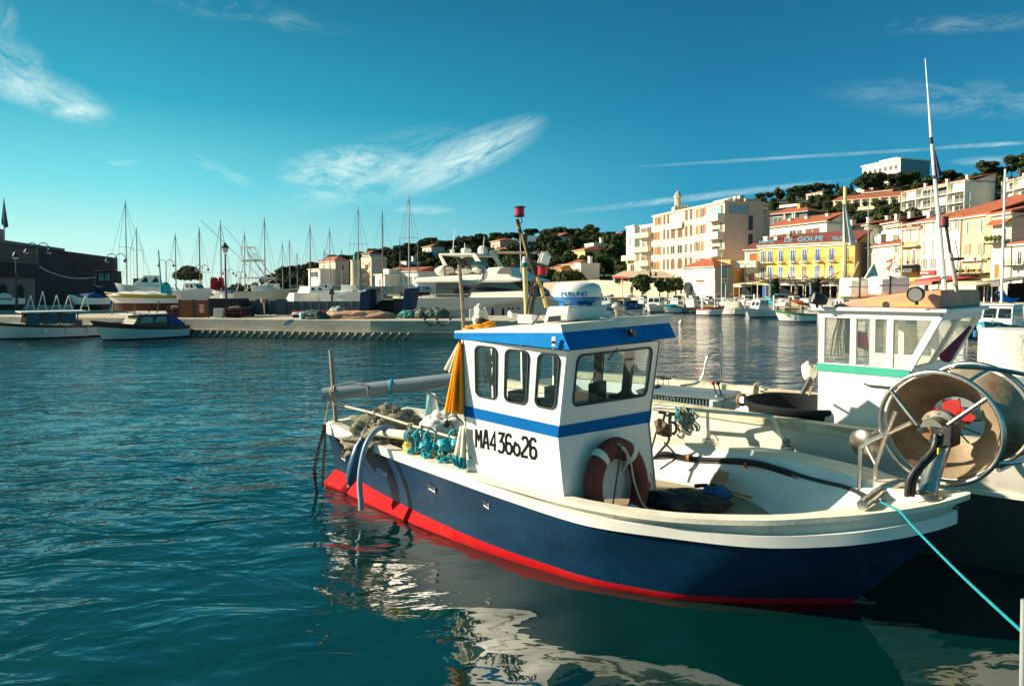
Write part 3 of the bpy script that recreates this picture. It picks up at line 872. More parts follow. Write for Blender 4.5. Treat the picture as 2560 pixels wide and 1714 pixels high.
mb.tube(curve_pts([P(815, 1075, 7.4), P(813, 1150, 7.36), P(817, 1178, 7.34), P(812, 1225, 7.3)], 5), .006, 5, mi=1)
mb.tube([P(797, 1176, 7.3), P(814, 1174, 7.34)], .006, 5)
ch = mb.build('hanging_chain', [mat('rusty_chain', (0.05, 0.035, 0.025), 0.8, 0.3, var=0.4), ROPE])
tag(ch, 'rusty chain with rope hanging from the pipe end into the water', 'chain')
# starboard side rail over the work deck
mb = MB(); rl = [BP(839, 1009, 7.42), BP(921, 1029, 6.98), BP(1029, 1063, 6.45), BP(1150, 1098, 5.98)]
mb.tube(rl, .013, 8)
mb.tube([BP(921, 1029, 6.98), BP(922, 1092, 6.98)], .016, mi=1); mb.tube([BP(1029, 1063, 6.45), BP(1029, 1130, 6.42)], .018, mi=1)
mb.build('side_rail', [mat('rail_tan', (0.42, 0.32, 0.20), 0.5, var=0.2), WOOD], fb)
for px, py, Y in ((921, 1035, 6.98), (1027, 1064, 6.45)):
    mb = MB()
    for k in range(4): mb.tube([BP(px + k * 3 - 5 + 3 * math.cos(q), py + 7 * math.sin(q), Y - .02 * math.cos(q)) for q in [i * math.pi / 4 for i in range(8)]], .006, 5, closed=True)
    mb.build('rail_lashing', ROPE, fb)
mb = MB()
for k in range(6): mb.tube([BP(1052 + k * 3, 1071 + k + 9 * math.sin(q), 6.35 - .03 * math.cos(q)) for q in [i * math.pi / 4 for i in range(8)]], .008, 5, closed=True)
mb.build('rail_lashing', ROPE, fb)
# cream roller on the gunwale
mb = MB(); p, q = BP(941, 1079, 6.80), BP(1022, 1088, 6.42)
mb.lathe([(0, 0), (.045, 0), (.05, .03), (.045, .1), (.045, (q - p).length - .05), (.05, (q - p).length - .02), (0, (q - p).length)], p, q - p, 18)
mb.build('net_roller', CREAM, fb)
# fender
fd = thing('boat_fender', 'dark blue sausage fender hanging over the stern quarter of the blue hull', 'fender', Z(874, 1214, .2))
p, q = P(906, 1092, 6.72), P(872, 1216, 6.62); d = q - p; l = d.length
mb = MB(); mb.lathe([(0, 0), (.022, .005), (.03, .04), (.058, .10), (.066, .2), (.066, l - .17), (.05, l - .08), (.026, l - .02), (0, l)], p, d, 20)
mb.build('float_body', mat('fender_blue', (0.004, 0.06, 0.13), 0.35, var=0.1), fd, world=True)
for c in (p + d * .04, q - d * .03):
    mb = MB(); mb.lathe([(.006, -.03), (.012, -.03), (.012, .03), (.006, .03)], c, (.3, 1, .2), 10)
    mb.build('eyelet', WHITE2, fd, world=True)
mb = MB(); mb.tube(curve_pts([p, P(912, 1070, 6.75), P(930, 1040, 6.85), P(938, 1030, 6.9)], 4), .006, 5)
mb.build('lanyard', DARKM, fd, world=True)
# hose over the side
mb = MB(); mb.tube(curve_pts([BP(985, 1070, 6.75), BP(962, 1067, 6.68), BP(937, 1078, 6.62), BP(917, 1108, 6.55), BP(905, 1150, 6.5), BP(899, 1200, 6.45), BP(902, 1252, 6.4), BP(903, 1275, 6.38)], 8), .026, 10)
mb.build('water_hose', mat('hose_blue', (0.17, 0.27, 0.34), 0.4, var=0.1), fb)
# heap of nets
nh = thing('fishing_net', 'heap of beige and green fishing net on the work deck by the stern', 'fishing net', Z(965, 1085, .4))
mb = MB(); c = P(968, 1052, 7.1)
mb.blob(c + Vector((.02, 0, -.07)), (.34, .3, .20), 3, .5, 4, freq=2.2); mb.blob(c + Vector((-.15, -.1, -.2)), (.28, .26, .16), 5, .5, 4, freq=2.4); mb.blob(c + Vector((.16, .05, -.2)), (.22, .3, .14), 8, .5, 4, freq=2.4)
mb.build('netting', MULTI, nh, world=True, smooth=80)
rng = random.Random(3)
for nm, m_, cnt in (('green_cord', mat('green_cord', (0.012, 0.12, 0.10), 0.8, var=0.4), 15), ('beige_cord', ROPE, 26)):
    mb = MB()
    for k in range(cnt):
        a0 = rng.uniform(0, 6.28); r0 = rng.uniform(.1, .34); pts = []
        for s in range(6):
            an = a0 + s * rng.uniform(.1, .45); r0 += rng.uniform(-.07, .07)
            pts.append(c + Vector((r0 * 1.05 * math.cos(an), r0 * .95 * math.sin(an), .15 - max(0, r0) ** 2 * 2.4 + rng.uniform(-.02, .04))))
        mb.tube(curve_pts(pts, 3), .006, 5)
    mb.build(nm, m_, nh, world=True)
# white sack tied with a cord
sk = thing('sack', 'bulging white sack tied with dark cord behind the wheelhouse', 'sack', Z(1110, 1110, .4))
mb = MB(); c = P(1110, 1062, 6.5)
mb.blob(c + Vector((0, 0, -.03)), (.20, .2, .16), 4, .35, 4, freq=1.9); mb.blob(c + Vector((.08, -.02, -.1)), (.17, .17, .13), 9, .35, 4, freq=2.2); mb.blob(c + Vector((-.13, .03, -.06)), (.12, .12, .13), 2, .3, 4)
mb.build('cloth', SACK, sk, world=True, smooth=80)
mb = MB(); mb.tube(curve_pts([c + Vector((.07, -.19, .08)), c + Vector((.13, -.22, -.02)), c + Vector((.13, -.21, -.13))], 5), .006, 5); mb.blob(c + Vector((.045, -.19, .05)), (.03, .02, .04), 1)
mb.tube(curve_pts([c + Vector((.05, -.18, .1)), c + Vector((.12, -.16, .12)), c + Vector((.2, -.12, .04))], 5), .006, 5)
mb.build('cord', DARKM, sk, world=True)
# folded flag / canvas pole behind the sack
mb = MB(); p = P(1068, 982, 6.9)
mb.tube([P(1066, 980, 6.9), P(1130, 1022, 6.6)], .012, 6, mi=1)
for m_, x0, x1, x2, x3 in ((0, 1067, 1075, 1062, 1080), (2, 1076, 1088, 1080, 1100)):
    mb.prism([P(x0, 983, 6.9), P(x1, 984, 6.88), P(x3, 1040, 6.8), P(x2, 1045, 6.8)], (0, .03, 0), mi=m_)
o = mb.build('marker_flag', [mat('flag_teal', (0.16, 0.36, 0.38), 0.8), DARKM, WHITE2])
tag(o, 'rolled teal and white flag on a dark stick beside the white sack', 'flag')
# tangle of blue rope on the rail
rt = thing('rope_tangle', 'tangle of turquoise rope and beige net hung along the side rail', 'rope', Z(1090, 1120, .62))
mb = MB(); rng = random.Random(11)
for k in range(34):
    x0 = rng.uniform(1025, 1160); y0 = rng.uniform(1070, 1100) + (x0 - 1025) * .24; pts = []
    Y0 = 6.45 - (x0 - 1025) / 125 * .47
    for s in range(6):
        pts.append(P(x0 + rng.uniform(-16, 16), min(1178, y0 + s * rng.uniform(5, 17)), Y0 + rng.uniform(-.03, .14)))
    mb.tube(curve_pts(pts, 4), .009, 5)
for x0 in (1034, 1052, 1080, 1140):
    Y0 = 6.45 - (x0 - 1025) / 125 * .47
    mb.tube(curve_pts([P(x0 - 12, 1102, Y0 - .03), P(x0 - 18, 1085, Y0 - .04), P(x0 - 4, 1072, Y0 - .05), P(x0 + 8, 1085, Y0 - .03), P(x0 + 4, 1130, Y0 - .02)], 4), .009, 5)
mb.build('turquoise_rope', CYAN, rt, world=True)
mb = MB()
for k in range(20):
    x0 = rng.uniform(1040, 1150); pts = []; Y0 = 6.45 - (x0 - 1025) / 125 * .47
    for s in range(6):
        pts.append(P(x0 + rng.uniform(-22, 22), 1095 + s * 14 + rng.uniform(-6, 6), Y0 + rng.uniform(.02, .2)))
    mb.tube(curve_pts(pts, 4), .010, 5)
mb.build('beige_rope', ROPE, rt, world=True)
mb = MB()
for x0, y0, r0 in ((1063, 1113, .055), (1112, 1110, .07), (1142, 1108, .06)):
    mb.blob(P(x0, y0, 6.4 - (x0 - 1025) / 125 * .45), (r0, r0, r0 * .8), x0, .4, 3)
mb.build('blue_bag', TEAL, rt, world=True)
mb = MB(); mb.blob(P(1024, 1115, 6.5), (.06, .05, .07), 2, .5, 3, freq=2)
mb.build('yellow_rag', mat('rag_yellow', (0.7, 0.6, 0.12), 0.8), rt, world=True)
# clothes: pleated sheet between an upper edge and a lower edge
def cloth(name, top, bot, m, parent=None, n=40, rows=14, pl=.02, k=5, thick=.006, sag=0.0):
    """hanging cloth: pleats deepen downwards"""
    mb = MB(); T_, B_ = curve_pts(top, 8), curve_pts(bot, 8); vs = []
    def at(pp, t):
        x = t * (len(pp) - 1); i = min(int(x), len(pp) - 2); return pp[i].lerp(pp[i + 1], x - i)
    for side in (0, 1):
        for i in range(rows + 1):
            v = i / rows
            for j in range(n + 1):
                u = j / n; p = at(T_, u).lerp(at(B_, u), v); nrm = Vector((-.35, -.94, 0))
                w = pl * (.25 + v) * (math.sin(u * k * 6.28) + .5 * math.sin(u * k * 2.3 * 6.28 + 1 + v)) + sag * math.sin(v * math.pi)
                vs.append(p + nrm * (w - side * thick))
    fs = []; S = (rows + 1) * (n + 1)
    for i in range(rows):
        for j in range(n):
            q = (i * (n + 1) + j, i * (n + 1) + j + 1, (i + 1) * (n + 1) + j + 1, (i + 1) * (n + 1) + j)
            fs.append(tuple(reversed(q))); fs.append(tuple(x + S for x in q))
    for j in range(n):
        fs.append((j, j + 1, S + j + 1, S + j)); e = rows * (n + 1); fs.append((e + j + 1, e + j, S + e + j, S + e + j + 1))
    for i in range(rows):
        e = i * (n + 1); g = e + n + 1; fs.append((g, e, S + e, S + g)); fs.append((e + n, g + n, S + g + n, S + e + n))
    mb.add(vs, fs)
    return mb.build(name, m, parent, world=parent is not None, smooth=80)
jk = thing('oilskin_jacket', 'orange and yellow oilskin jacket hanging at the aft corner of the wheelhouse', 'jacket', Z(1140, 1035, 1.0))
cloth('jacket_cloth', [P(1146, 858, 5.98), P(1154, 856, 5.93)], [P(1113, 1026, 6.0), P(1135, 1033, 5.90), P(1161, 1034, 5.92)], ORANGE, jk, pl=.03, k=2.6)
cloth('yellow_panel', [P(1144, 862, 5.97), P(1149, 860, 5.95)], [P(1112, 1024, 5.97), P(1119, 1030, 5.93), P(1126, 1030, 5.90)], mat('oilskin_yellow', (.9, .55, .02), .45), jk, pl=.012, k=2, n=16)
cloth('lining_cloth', [P(1142, 862, 6.06), P(1150, 850, 6.0)], [P(1110, 922, 6.12), P(1122, 930, 6.07), P(1130, 935, 6.05)], mat('cloth_cream', (0.74, 0.66, 0.50), 0.85, var=0.1, bump=.3, bs=30), jk, pl=.012, k=2)
mb = MB(); mb.tube([P(1150, 846, 5.97), P(1150, 858, 5.97)], .008, 6)
mb.build('hook', DARKM, jk, world=True)
rg = thing('towel', 'white towel with turquoise fringe hung on the rail end by the wheelhouse', 'towel', Z(1150, 1160, .6))
cloth('towel_cloth', [P(1150, 1064, 5.92), P(1164, 1066, 5.86)], [P(1136, 1134, 5.9), P(1152, 1142, 5.84), P(1164, 1142, 5.84)], _mc['cloth_cream'], rg, pl=.012, k=2)
cloth('towel_fringe', [P(1136, 1134, 5.91), P(1152, 1142, 5.85), P(1164, 1142, 5.85)], [P(1142, 1162, 5.9), P(1154, 1170, 5.84), P(1164, 1172, 5.84)], TEAL, rg, pl=.02, k=3)
# bundle of oilskins lying on the roof
rb = thing('oilskin_bundle', 'cream hood and orange oilskins bundled on the aft edge of the wheelhouse roof', 'clothes', P(1195, 825, 6.2))
mb = MB(); mb.blob(P(1203, 786, 6.25), (.06, .07, .085), 4, .35, 4); mb.blob(P(1196, 800, 6.25), (.05, .06, .06), 6, .35, 4)
mb.build('hood', _mc['cloth_cream'], rb, world=True, smooth=80)
mb = MB(); mb.blob(P(1206, 802, 6.15), (.06, .05, .025), 3, .4, 3)
mb.build('dark_collar', BLACK, rb, world=True, smooth=80)
mb = MB(); mb.blob(P(1204, 816, 6.12), (.13, .08, .022), 5, .4, 4, freq=2); mb.blob(P(1220, 808, 6.15), (.06, .06, .025), 7, .4, 4); mb.blob(P(1172, 822, 6.1), (.06, .05, .015), 9, .3, 3)
mb.build('oilskin', ORANGE, rb, world=True, smooth=80)
# tall pole with its polished bent pipe
mb = MB(); mb.tube([BP(1160, 835, 6.5), BP(1155, 740, 6.5), BP(1148, 662, 6.5)], .018, 8)
gp = mb.build('boom_pole', WOOD, fb)
mb = MB(); mb.tube(curve_pts([BP(1152, 705, 6.48), BP(1185, 706, 6.46), BP(1203, 700, 6.44), BP(1211, 685, 6.43), BP(1208, 669, 6.42), BP(1197, 661, 6.42), BP(1178, 663, 6.42)], 8), [.022] * 20 + [.03] * 29, 12)
mb.build('bent_pipe', STEEL, gp)
# things seen through the side windows
mb = MB(); rng = random.Random(9)
for k in range(16):
    x = 2.49 + rng.uniform(-.05, .06); z = 1.66 - rng.uniform(0, .04); p = [Vector((x, -.72, z))]
    for s in range(5): p.append(p[-1] + Vector((rng.uniform(-.022, .022), rng.uniform(-.012, .012), -rng.uniform(.03, .075))))
    mb.tube(p, .0045, 4)
mb.v = [tuple(BW(v)) for v in mb.v]
o = mb.build('dried_bunch', mat('straw', (.55, .45, .24), .9, var=.2)); tag(o, 'bunch of dried straw hanging inside the aftmost wheelhouse window', 'dried plant')
o = cloth('window_curtain', [BW((3.17, -.70, 1.72)), BW((3.25, -.70, 1.72))], [BW((3.20, -.70, 1.36)), BW((3.25, -.70, 1.34))], mat('curtain_orange', (.55, .20, .05), .8), pl=.01, k=2, n=12); tag(o, 'narrow orange cloth inside the forward wheelhouse side window', 'cloth')
for k, (a_, b_) in enumerate(((.35, .10), (.35, .42), (.08, .2))):
    c_ = A0.lerp(B0, a_); c_ = Vector((c_.x, 0, .70 + b_ * .18)); c_.y = A0.y + (A1.y - A0.y) * .4 - .012
    MB().lathe([(0, 0), (.008, 0), (.006, .006), (0, .007)], c_, (0, -1, 0), 8).build('bolt', BLACK, fb)
mb = MB(); mb.tube(curve_pts([BP(1352, 780, 5.9), BP(1340, 800, 5.75), BP(1330, 812, 5.65), BP(1345, 815, 5.5)], 5), .006, 5); mb.build('roof_cable', BLACK, fb)
# ------------------------------------------------------------------ lifebuoy on the front wall
n_f = (C0 - B0).cross(B1 - B0).normalized(); e_f = (C1 - B1).normalized(); u_f = n_f.cross(e_f).normalized()
lc = B0.lerp(C0, .44); lc += n_f * .085
lc = Vector((lc.x, lc.y, .58))
lb = thing('lifebuoy', 'faded red lifebuoy with white bands leaning on the wheelhouse front', 'lifebuoy', BW(lc), BOAT_A)
mb = MB(); R1, R2 = .315, .088
def torus(mb, c, e, u, Rr, r, a0, a1, n=40, m=14, mi=0, sq=1.0):
    nn_ = e.cross(u)
    rings = []
    for i in range(n + 1):
        an = a0 + (a1 - a0) * i / n; d = e * math.cos(an) + u * math.sin(an)
        rings.append([c + d * (Rr + r * math.cos(q * 2 * math.pi / m)) + nn_ * (r * sq * math.sin(q * 2 * math.pi / m)) for q in range(m)])
    mb.loft(rings, mi=mi, caps=True)
torus(mb, lc, e_f, u_f, R1, R2, 0, 2 * math.pi, 72, sq=.75)
def lbuild(mb, nm, m_):
    mb.v = [tuple(BW(v)) for v in mb.v]; return mb.build(nm, m_, lb, world=True, smooth=80)
lbuild(mb, 'ring', mat('buoy_red', (0.16, 0.022, 0.014), 0.7, var=0.2, vs=5, dirt=(0.09, 0.025, 0.018), dirt_amt=0.5))
for an in (R(52), R(128), R(-50), R(232)):
    mb = MB(); torus(mb, lc, e_f, u_f, R1, R2 + .004, an - .085, an + .085, 6, sq=.77); lbuild(mb, 'reflective_band', WHITE)
mb = MB()
f = lambda x, z, d=.085: lc + e_f * x + u_f * z + n_f * d
mb.tube(curve_pts([f(-.02, .33), f(.08, .22), f(.12, .02), f(.22, -.18), f(.38, -.23), f(.42, -.1), f(.36, .06)], 8), .009, 6)
mb.tube(curve_pts([f(-.34, -.12), f(-.22, -.15), f(-.17, -.25), f(-.18, -.33)], 6), .009, 6); mb.tube(curve_pts([f(-.33, -.2), f(-.27, -.24), f(-.25, -.33)], 6), .009, 6)
mb.tube(curve_pts([f(-.04, .37, .03), f(.03, .3), f(.05, .2), f(.05, .12, .02)], 6), .011, 6)
lbuild(mb, 'grab_line', mat('line_white', (0.55, 0.52, 0.45), 0.85, var=0.1))
mb = MB(); mb.tube(curve_pts([f(-.02, .34), f(-.03, .1, .03), f(-.12, -.12, .03), f(-.2, -.25, .05)], 6), .007, 6)
lbuild(mb, 'green_cord', mat('green_cord', (0.012, 0.12, 0.10), 0.8))
mb = MB(); mb.lathe([(.012, 0), (.01, .06), (0, .062)], B0.lerp(C0, .5) + Vector((-.02, 0, .46)), n_f, 10)
mb.build('wall_plug', GREYP, fb)
o = MB().box(BW(B0.lerp(C0, .76) + n_f * .06 + Vector((0, 0, -.02))), (.11, .05, .34), M3=Matrix.Rotation(BOAT_A + R(90), 3, 'Z') @ Matrix.Rotation(R(20), 3, 'Y')).build('red_canister', mat('canister_red', (0.35, 0.015, 0.02), 0.45, var=0.15), bevel=.02)
tag(o, 'red plastic board propped inside the lifebuoy ring', 'board')
# ------------------------------------------------------------------ foredeck clutter
o = MB()
o.hexa([Z(1772, 1215, .42), Z(1800, 1222, .40), Z(1818, 1195, .44), Z(1794, 1186, .46), Z(1776, 1205, .52), Z(1806, 1214, .50), Z(1824, 1182, .56), Z(1797, 1172, .58)])
o.tube([Z(1790, 1196, .53), Z(1832, 1236, .42)], .010, 6); o.lathe([(.012, 0), (.018, .02), (.018, .12), (0, .12)], Z(1768, 1212, .44), Z(1722, 1215, .44) - Z(1768, 1212, .44), 10, mi=1)
o = o.build('bailer_scoop', [mat('scoop_brown', (0.30, 0.15, 0.06), 0.6, var=0.3, vs=8, dirt=(.5, .35, .2), dirt_amt=.5), BLACK], smooth=0)
tag(o, 'rusty brown scoop with a handle lying on the foredeck', 'scoop')
mb = MB(); mb.tube(curve_pts([Z(1760, 1213, .40), Z(1785, 1222, .40), Z(1830, 1230, .385), Z(1880, 1244, .375)], 5), [.02] * 8 + [.012] * 8, 8)
o = mb.build('wooden_stick', mat('stick_orange', (0.55, 0.28, 0.06), 0.6, var=0.3)); tag(o, 'thin orange stick lying on the foredeck under the scoop', 'stick')
mb = MB(); mb.blob(Z(1785, 1238, .42), (.13, .07, .07), 3, .6, 4, freq=2.4); mb.blob(Z(1800, 1228, .46), (.05, .04, .05), 8, .5, 3); mb.tube([Z(1768, 1226, .47), Z(1767, 1210, .54)], .012, 6)
o = mb.build('blue_rag', mat('rag_blue', (0.006, 0.10, 0.26), 0.8, var=0.3), smooth=80); tag(o, 'crumpled bright blue rag beside the dark bag on the foredeck', 'rag')
mb = MB(); mb.blob(Z(1690, 1249, .40), (.26, .18, .09), 6, .35, 4, freq=1.6); mb.blob(Z(1760, 1256, .39), (.2, .14, .07), 2, .3, 4)
o = mb.build('dark_bag', mat('bag_black', (0.012, 0.018, 0.02), 0.7, var=0.3), smooth=80); tag(o, 'limp black bag lying behind the bulwark in front of the wheelhouse', 'bag')
mb = MB(); mb.lathe([(0, 0), (.03, 0), (.032, .02), (.03, .16), (.025, .19), (0, .19)], Z(1640, 1180, .58), Vector((1, .05, -.25)), 14)
mb.build('winch_handle', BLACK, fb)
# hydraulic hoses along the port lining
mb = MB()
_lp = row(liner_t, 1)
def lin(s, dz, off=.03):
    j = min(range(len(_lp)), key=lambda i: abs(_lp[i].x - s)); i = max(1, min(len(_lp) - 2, j))
    q0, q1 = _lp[i - 1], _lp[i + 1]; f_ = (s - q0.x) / max(1e-6, q1.x - q0.x); q = q0.lerp(q1, f_)
    return Vector((s, q.y - off, q.z + dz))
for k in range(4):
    mb.tube(curve_pts([BP(1646, 1066, 6.5), BP(1637, 1092, 6.5), lin(3.18, -.13, .05)] + [lin(3.3 + i * .2, -.085 - .018 * math.sin(i * 1.1) - (k - 1.5) * .013, .025 + .012 * (k % 2) + max(0, i - 3) * .012) for i in range(12)], 5), .009, 7)
mb.tube(curve_pts([BP(1648, 1062, 6.48), BP(1668, 1075, 6.45), BP(1672, 1100, 6.44), BP(1655, 1122, 6.44), BP(1640, 1138, 6.46)], 6), .012, 7)
mb.tube(curve_pts([BP(1660, 1105, 6.45), BP(1690, 1140, 6.43), BP(1668, 1160, 6.43), BP(1650, 1172, 6.43)], 6), .009, 6)
hs = mb.build('hydraulic_hoses', BLACK, fb)
for s_ in (3.55, 4.12):
    mb = MB(); c_ = lin(s_, -.09, .03); mb.lathe([(.034, -.012), (.034, .012)], c_, lin(s_ + .1, -.09, .03) - c_, 12)
    mb.build('orange_tie', mat('tie_orange', (0.6, 0.13, 0.03), 0.6), hs)
mb = MB(); mb.box(BP(1668, 1075, 6.5), (.07, .06, .12)); mb.blob(BP(1655, 1068, 6.45), (.07, .06, .07), 4, .5, 3)
mb.build('valve_block', mat('valve_brown', (0.12, 0.07, 0.04), 0.7, 0.2, var=0.4), hs)
# port handrail with its feet and hanging line
mb = MB(); mb.tube(curve_pts([BP(1633, 1016, 6.88), BP(1720, 1022, 6.60)], 3) + curve_pts([BP(1760, 1026, 6.55), BP(1850, 1034, 6.38), BP(1924, 1040, 6.22), BP(1930, 1043, 6.2)], 3) + [BP(1966, 1110, 6.13)], .017, 10)
mb.tube([BP(1769, 1030, 6.54), BP(1771, 1098, 6.52)], .016, 8)
for x, y, Y in ((1771, 1099, 6.52), (1968, 1117, 6.13)): mb.lathe([(.06, -.03), (.055, .012), (.022, .02), (.02, .05)], BP(x, y, Y), n=14)
pr = mb.build('hand_rail', STEEL, fb)
mb = MB()
for k in range(5): mb.tube([BP(1965 + 9 * math.cos(q), 1100 + k * 5 + 3 * math.sin(q), 6.13 - .035 * math.sin(q)) for q in [i * math.pi / 4 for i in range(8)]], .007, 5, closed=True)
mb.tube(curve_pts([BP(1768, 1086, 6.48), BP(1785, 1085, 6.48), BP(1796, 1102, 6.48)], 4), .006, 5)
mb.build('rail_rope', ROPE, pr)
hl = thing('hanging_ropes', 'bunch of beige and green cords tied to the port handrail', 'rope', P(1705, 1080, 6.8))
for nm, m_, sd, n_ in (('beige_cords', ROPE, 5, 12), ('green_cords', mat('rope_green', (0.12, 0.2, 0.16), 0.9, var=.3), 6, 10), ('blue_cords', TEAL, 7, 5)):
    rng = random.Random(sd); mb = MB()
    for k in range(n_):
        x0 = rng.uniform(1684, 1735); pts = [P(x0, 1020 + rng.uniform(-6, 6), 6.60)]
        for s in range(5): pts.append(P(x0 + rng.uniform(-8, 14) + s * 3, 1030 + s * rng.uniform(9, 13), 6.56 + rng.uniform(-.04, .02)))
        mb.tube(curve_pts(pts, 3), .008, 5)
    mb.build(nm, m_, hl, world=True)

# ------------------------------------------------------------------ net drum on the bow
nd = thing('net_drum', 'rusty stainless net hauling drum in a tube cage on the bow', 'net hauler', Z(2310, 1238, .85))
dc = P(2350, 1067, 4.55)
da = Vector((.80, .60, .03)).normalized()
du = Vector((0, 0, 1)); du = (du - da * du.dot(da)).normalized(); dr_ = du.cross(da) * -1
dr_ = da.cross(du)
if dr_.x < 0: dr_ = -dr_
def D(x, z, d): return dc + dr_ * x + du * z + da * d
CONE = mat('drum_plate', (0.36, 0.28, 0.19), 0.42, 0.35, var=0.25, vs=4, dirt=(0.20, 0.085, 0.035), dirt_amt=1.0, ds=3, bump=0.15, bs=30)
mb = MB(); RD = .345
mb.lathe([(RD, .02), (.325, .09), (.26, .20), (.17, .28)], dc, da, 48, caps=False); mb.lathe([(.168, .283), (.25, .215), (.32, .10), (RD + .004, .022)], dc, da, 48, caps=False)
mb.build('near_cone', CONE, nd, world=True, smooth=60)
mb = MB(); mb.lathe([(.17, .28), (.24, .36), (.32, .46), (RD, .54)], dc, da, 48, caps=False); mb.lathe([(RD + .004, .538), (.325, .455), (.245, .352), (.175, .272)], dc, da, 48, caps=False)
mb.build('far_cone', CONE, nd, world=True, smooth=60)
mb = MB()
for k in range(10):
    an = k * math.pi / 5 + .2; mb.tube([D(.16 * math.cos(an), .16 * math.sin(an), .27), D(.05 * math.cos(an), .05 * math.sin(an), .20)], .006, 5)
mb.build('spoke_web', DARKM, nd, world=True)
mb = MB(); torus(mb, D(0, 0, -.03), dr_, du,  .372, .017, 0, 2 * math.pi, 72, 10)
cage = mb.build('near_ring', STEEL, nd, world=True, smooth=80)
mb = MB(); torus(mb, D(0, 0, .58), dr_, du,  .372, .017, 0, 2 * math.pi, 72, 10)
mb.build('far_ring', STEEL, nd, world=True, smooth=80)
mb = MB(); torus(mb, D(0, 0, .03), dr_, du,   .355, .010, 0, 2 * math.pi, 72, 8); mb.build('rim', STEEL, nd, world=True, smooth=80)
mb = MB()
for an in (62, -28, 200):
    c_, s_ = math.cos(R(an)), math.sin(R(an)); mb.tube(curve_pts([D( .372 * c_,  .372 * s_, -.03), D(.43 * c_, .43 * s_, .27), D( .372 * c_,  .372 * s_, .58)], 6), .016, 8)
mb.tube(curve_pts([D(.05, .40, .0), D(.12, .42, -.02), D(.30, .39, .2), D(.44, .30, .45), D(.47, .1, .55), D(.42, -.12, .5), D(.36, -.2, .2), D(.34, -.22, .0)], 7), .015, 8)
mb.build('cage_bars', STEEL, nd, world=True)
mb = MB()
for an, h in ((145, 1), (40, 1)):
    c_, s_ = math.cos(R(an)), math.sin(R(an)); mb.tube([D( .372 * c_,  .372 * s_, -.03), D(.10 * c_ - .03, .08 * s_ - .04, -.07)], .016, 10)
mb.tube([D(-.10, -.01, -.10), D(.02, -.02, -.07)], .018)
mb.build('spoke', STEEL, nd, world=True)
# hydraulic motor at the hub
mb = MB(); mb.lathe([(0, -.13), (.07, -.13), (.078, -.11), (.078, -.03), (.115, -.02), (.118, .03), (.075, .04), (.07, .22)], D(.0, .0, 0), da, 20)
for k in range(8): mb.lathe([(.009, -.03), (.009, -.015), (0, -.014)], D(.095 * math.cos(k * .785), .095 * math.sin(k * .785), 0), da, 6, mi=1)
mb.lathe([(0, -.135), (.03, -.13), (.033, -.1)], D(-.03, -.02, 0), da, 12, mi=1)
mb.build('hub_motor', [mat('motor_grey', (0.13, 0.15, 0.13), 0.5, .3, var=.3, vs=10, dirt=(.20, .08, .03), dirt_amt=.9, ds=9), mat('rust', (0.22, 0.08, 0.03), 0.8, var=.4, vs=12)], nd, world=True)
mb = MB(); mb.box(D(.05, -.03, -.06), (.15, .14, .14), M3=Matrix((dr_, da, du)).transposed()); mb.build('gear_case', BLACK, nd, world=True, bevel=.015)
mb = MB()
for an, w_ in ((85, 1), (35, .7), (150, .6)):
    c_, s_ = math.cos(R(an)), math.sin(R(an)); mb.box(D(.115 * c_, .115 * s_, .16), (.11 * w_, .012, .10), M3=Matrix((dr_, da, du)).transposed() @ Matrix.Rotation(R(an - 90), 3, 'Y'))
mb.build('red_guard', mat('guard_red', (0.34, 0.012, 0.01), 0.45, var=.15), nd, world=True)
# support leg, foot pipe and hoses
mb = MB(); f0 = Z(2317, 1238, .86); mb.tube([f0, P(2330, 1185, 4.45), P(2358, 1110, 4.5)], [.058, .055, .05], 16); mb.lathe([(.09, 0), (.085, .012), (.06, .02)], f0, n=20)
mb.build('support_leg', STEEL, nd, world=True)
mb = MB(); mb.tube([Z(2155, 1262, .80), P(2200, 1227, 4.62), P(2246, 1206, 4.6), P(2300, 1210, 4.6)], .034, 14); mb.tube([P(2232, 1238, 4.6), P(2290, 1232, 4.5)], .014); mb.lathe([(.022, -.02), (.026, 0), (.022, .03), (0, .035)], P(2298, 1216, 4.45), (0, -.3, 1), 12)
mb.build('foot_pipe', STEEL, nd, world=True)
mb = MB()
for dx, r_ in ((0, .017), (14, .016)):
    mb.tube(curve_pts([P(2340 + dx, 1085, 4.38), P(2335 + dx, 1115, 4.36), P(2318 + dx, 1140, 4.36), P(2290 + dx, 1170, 4.36), P(2272 + dx, 1200, 4.37), P(2267 + dx, 1240, 4.38)], 7), r_, 9)
mb.build('hose', BLACK, nd, world=True)
mb = MB(); mb.box(P(2347, 1127, 4.33), (.014, .012, .04)); mb.build('hose_tag', mat('tag_yellow', (.7, .45, .02), .5), nd, world=True)
# guide roller beside the drum
gr = thing('guide_roller', 'small round steel guide roller on thin tube legs left of the net drum', 'roller', Z(2146, 1262, .8))
rc_ = P(2158, 1117, 5.0); ra = Vector((.8, .5, .25)).normalized()
mb = MB(); mb.lathe([(0, -.02), (.04, -.02), (.10, .0), (.125, .03), (.10, .06), (.05, .09), (.05, .2)], rc_, ra, 30)
mb.build('dish', mat('dish_steel', (.36, .32, .26), .3, .9, var=.3, dirt=(.2, .1, .04), dirt_amt=.6, ds=8), gr, world=True, smooth=50)
mb = MB(); mb.tube([P(2148, 1258, 4.85), P(2150, 1180, 4.85), P(2152, 1118, 4.88), P(2180, 1100, 4.8), P(2280, 1055, 4.5)], .016, 9)
mb.tube([P(2183, 1232, 4.75), P(2190, 1165, 4.75), P(2212, 1095, 4.7), P(2240, 1025, 4.55)], .015, 9); mb.tube([P(2167, 1116, 4.85), P(2190, 1160, 4.76)], .014, 8)
mb.build('tube_legs', STEEL, gr, world=True)
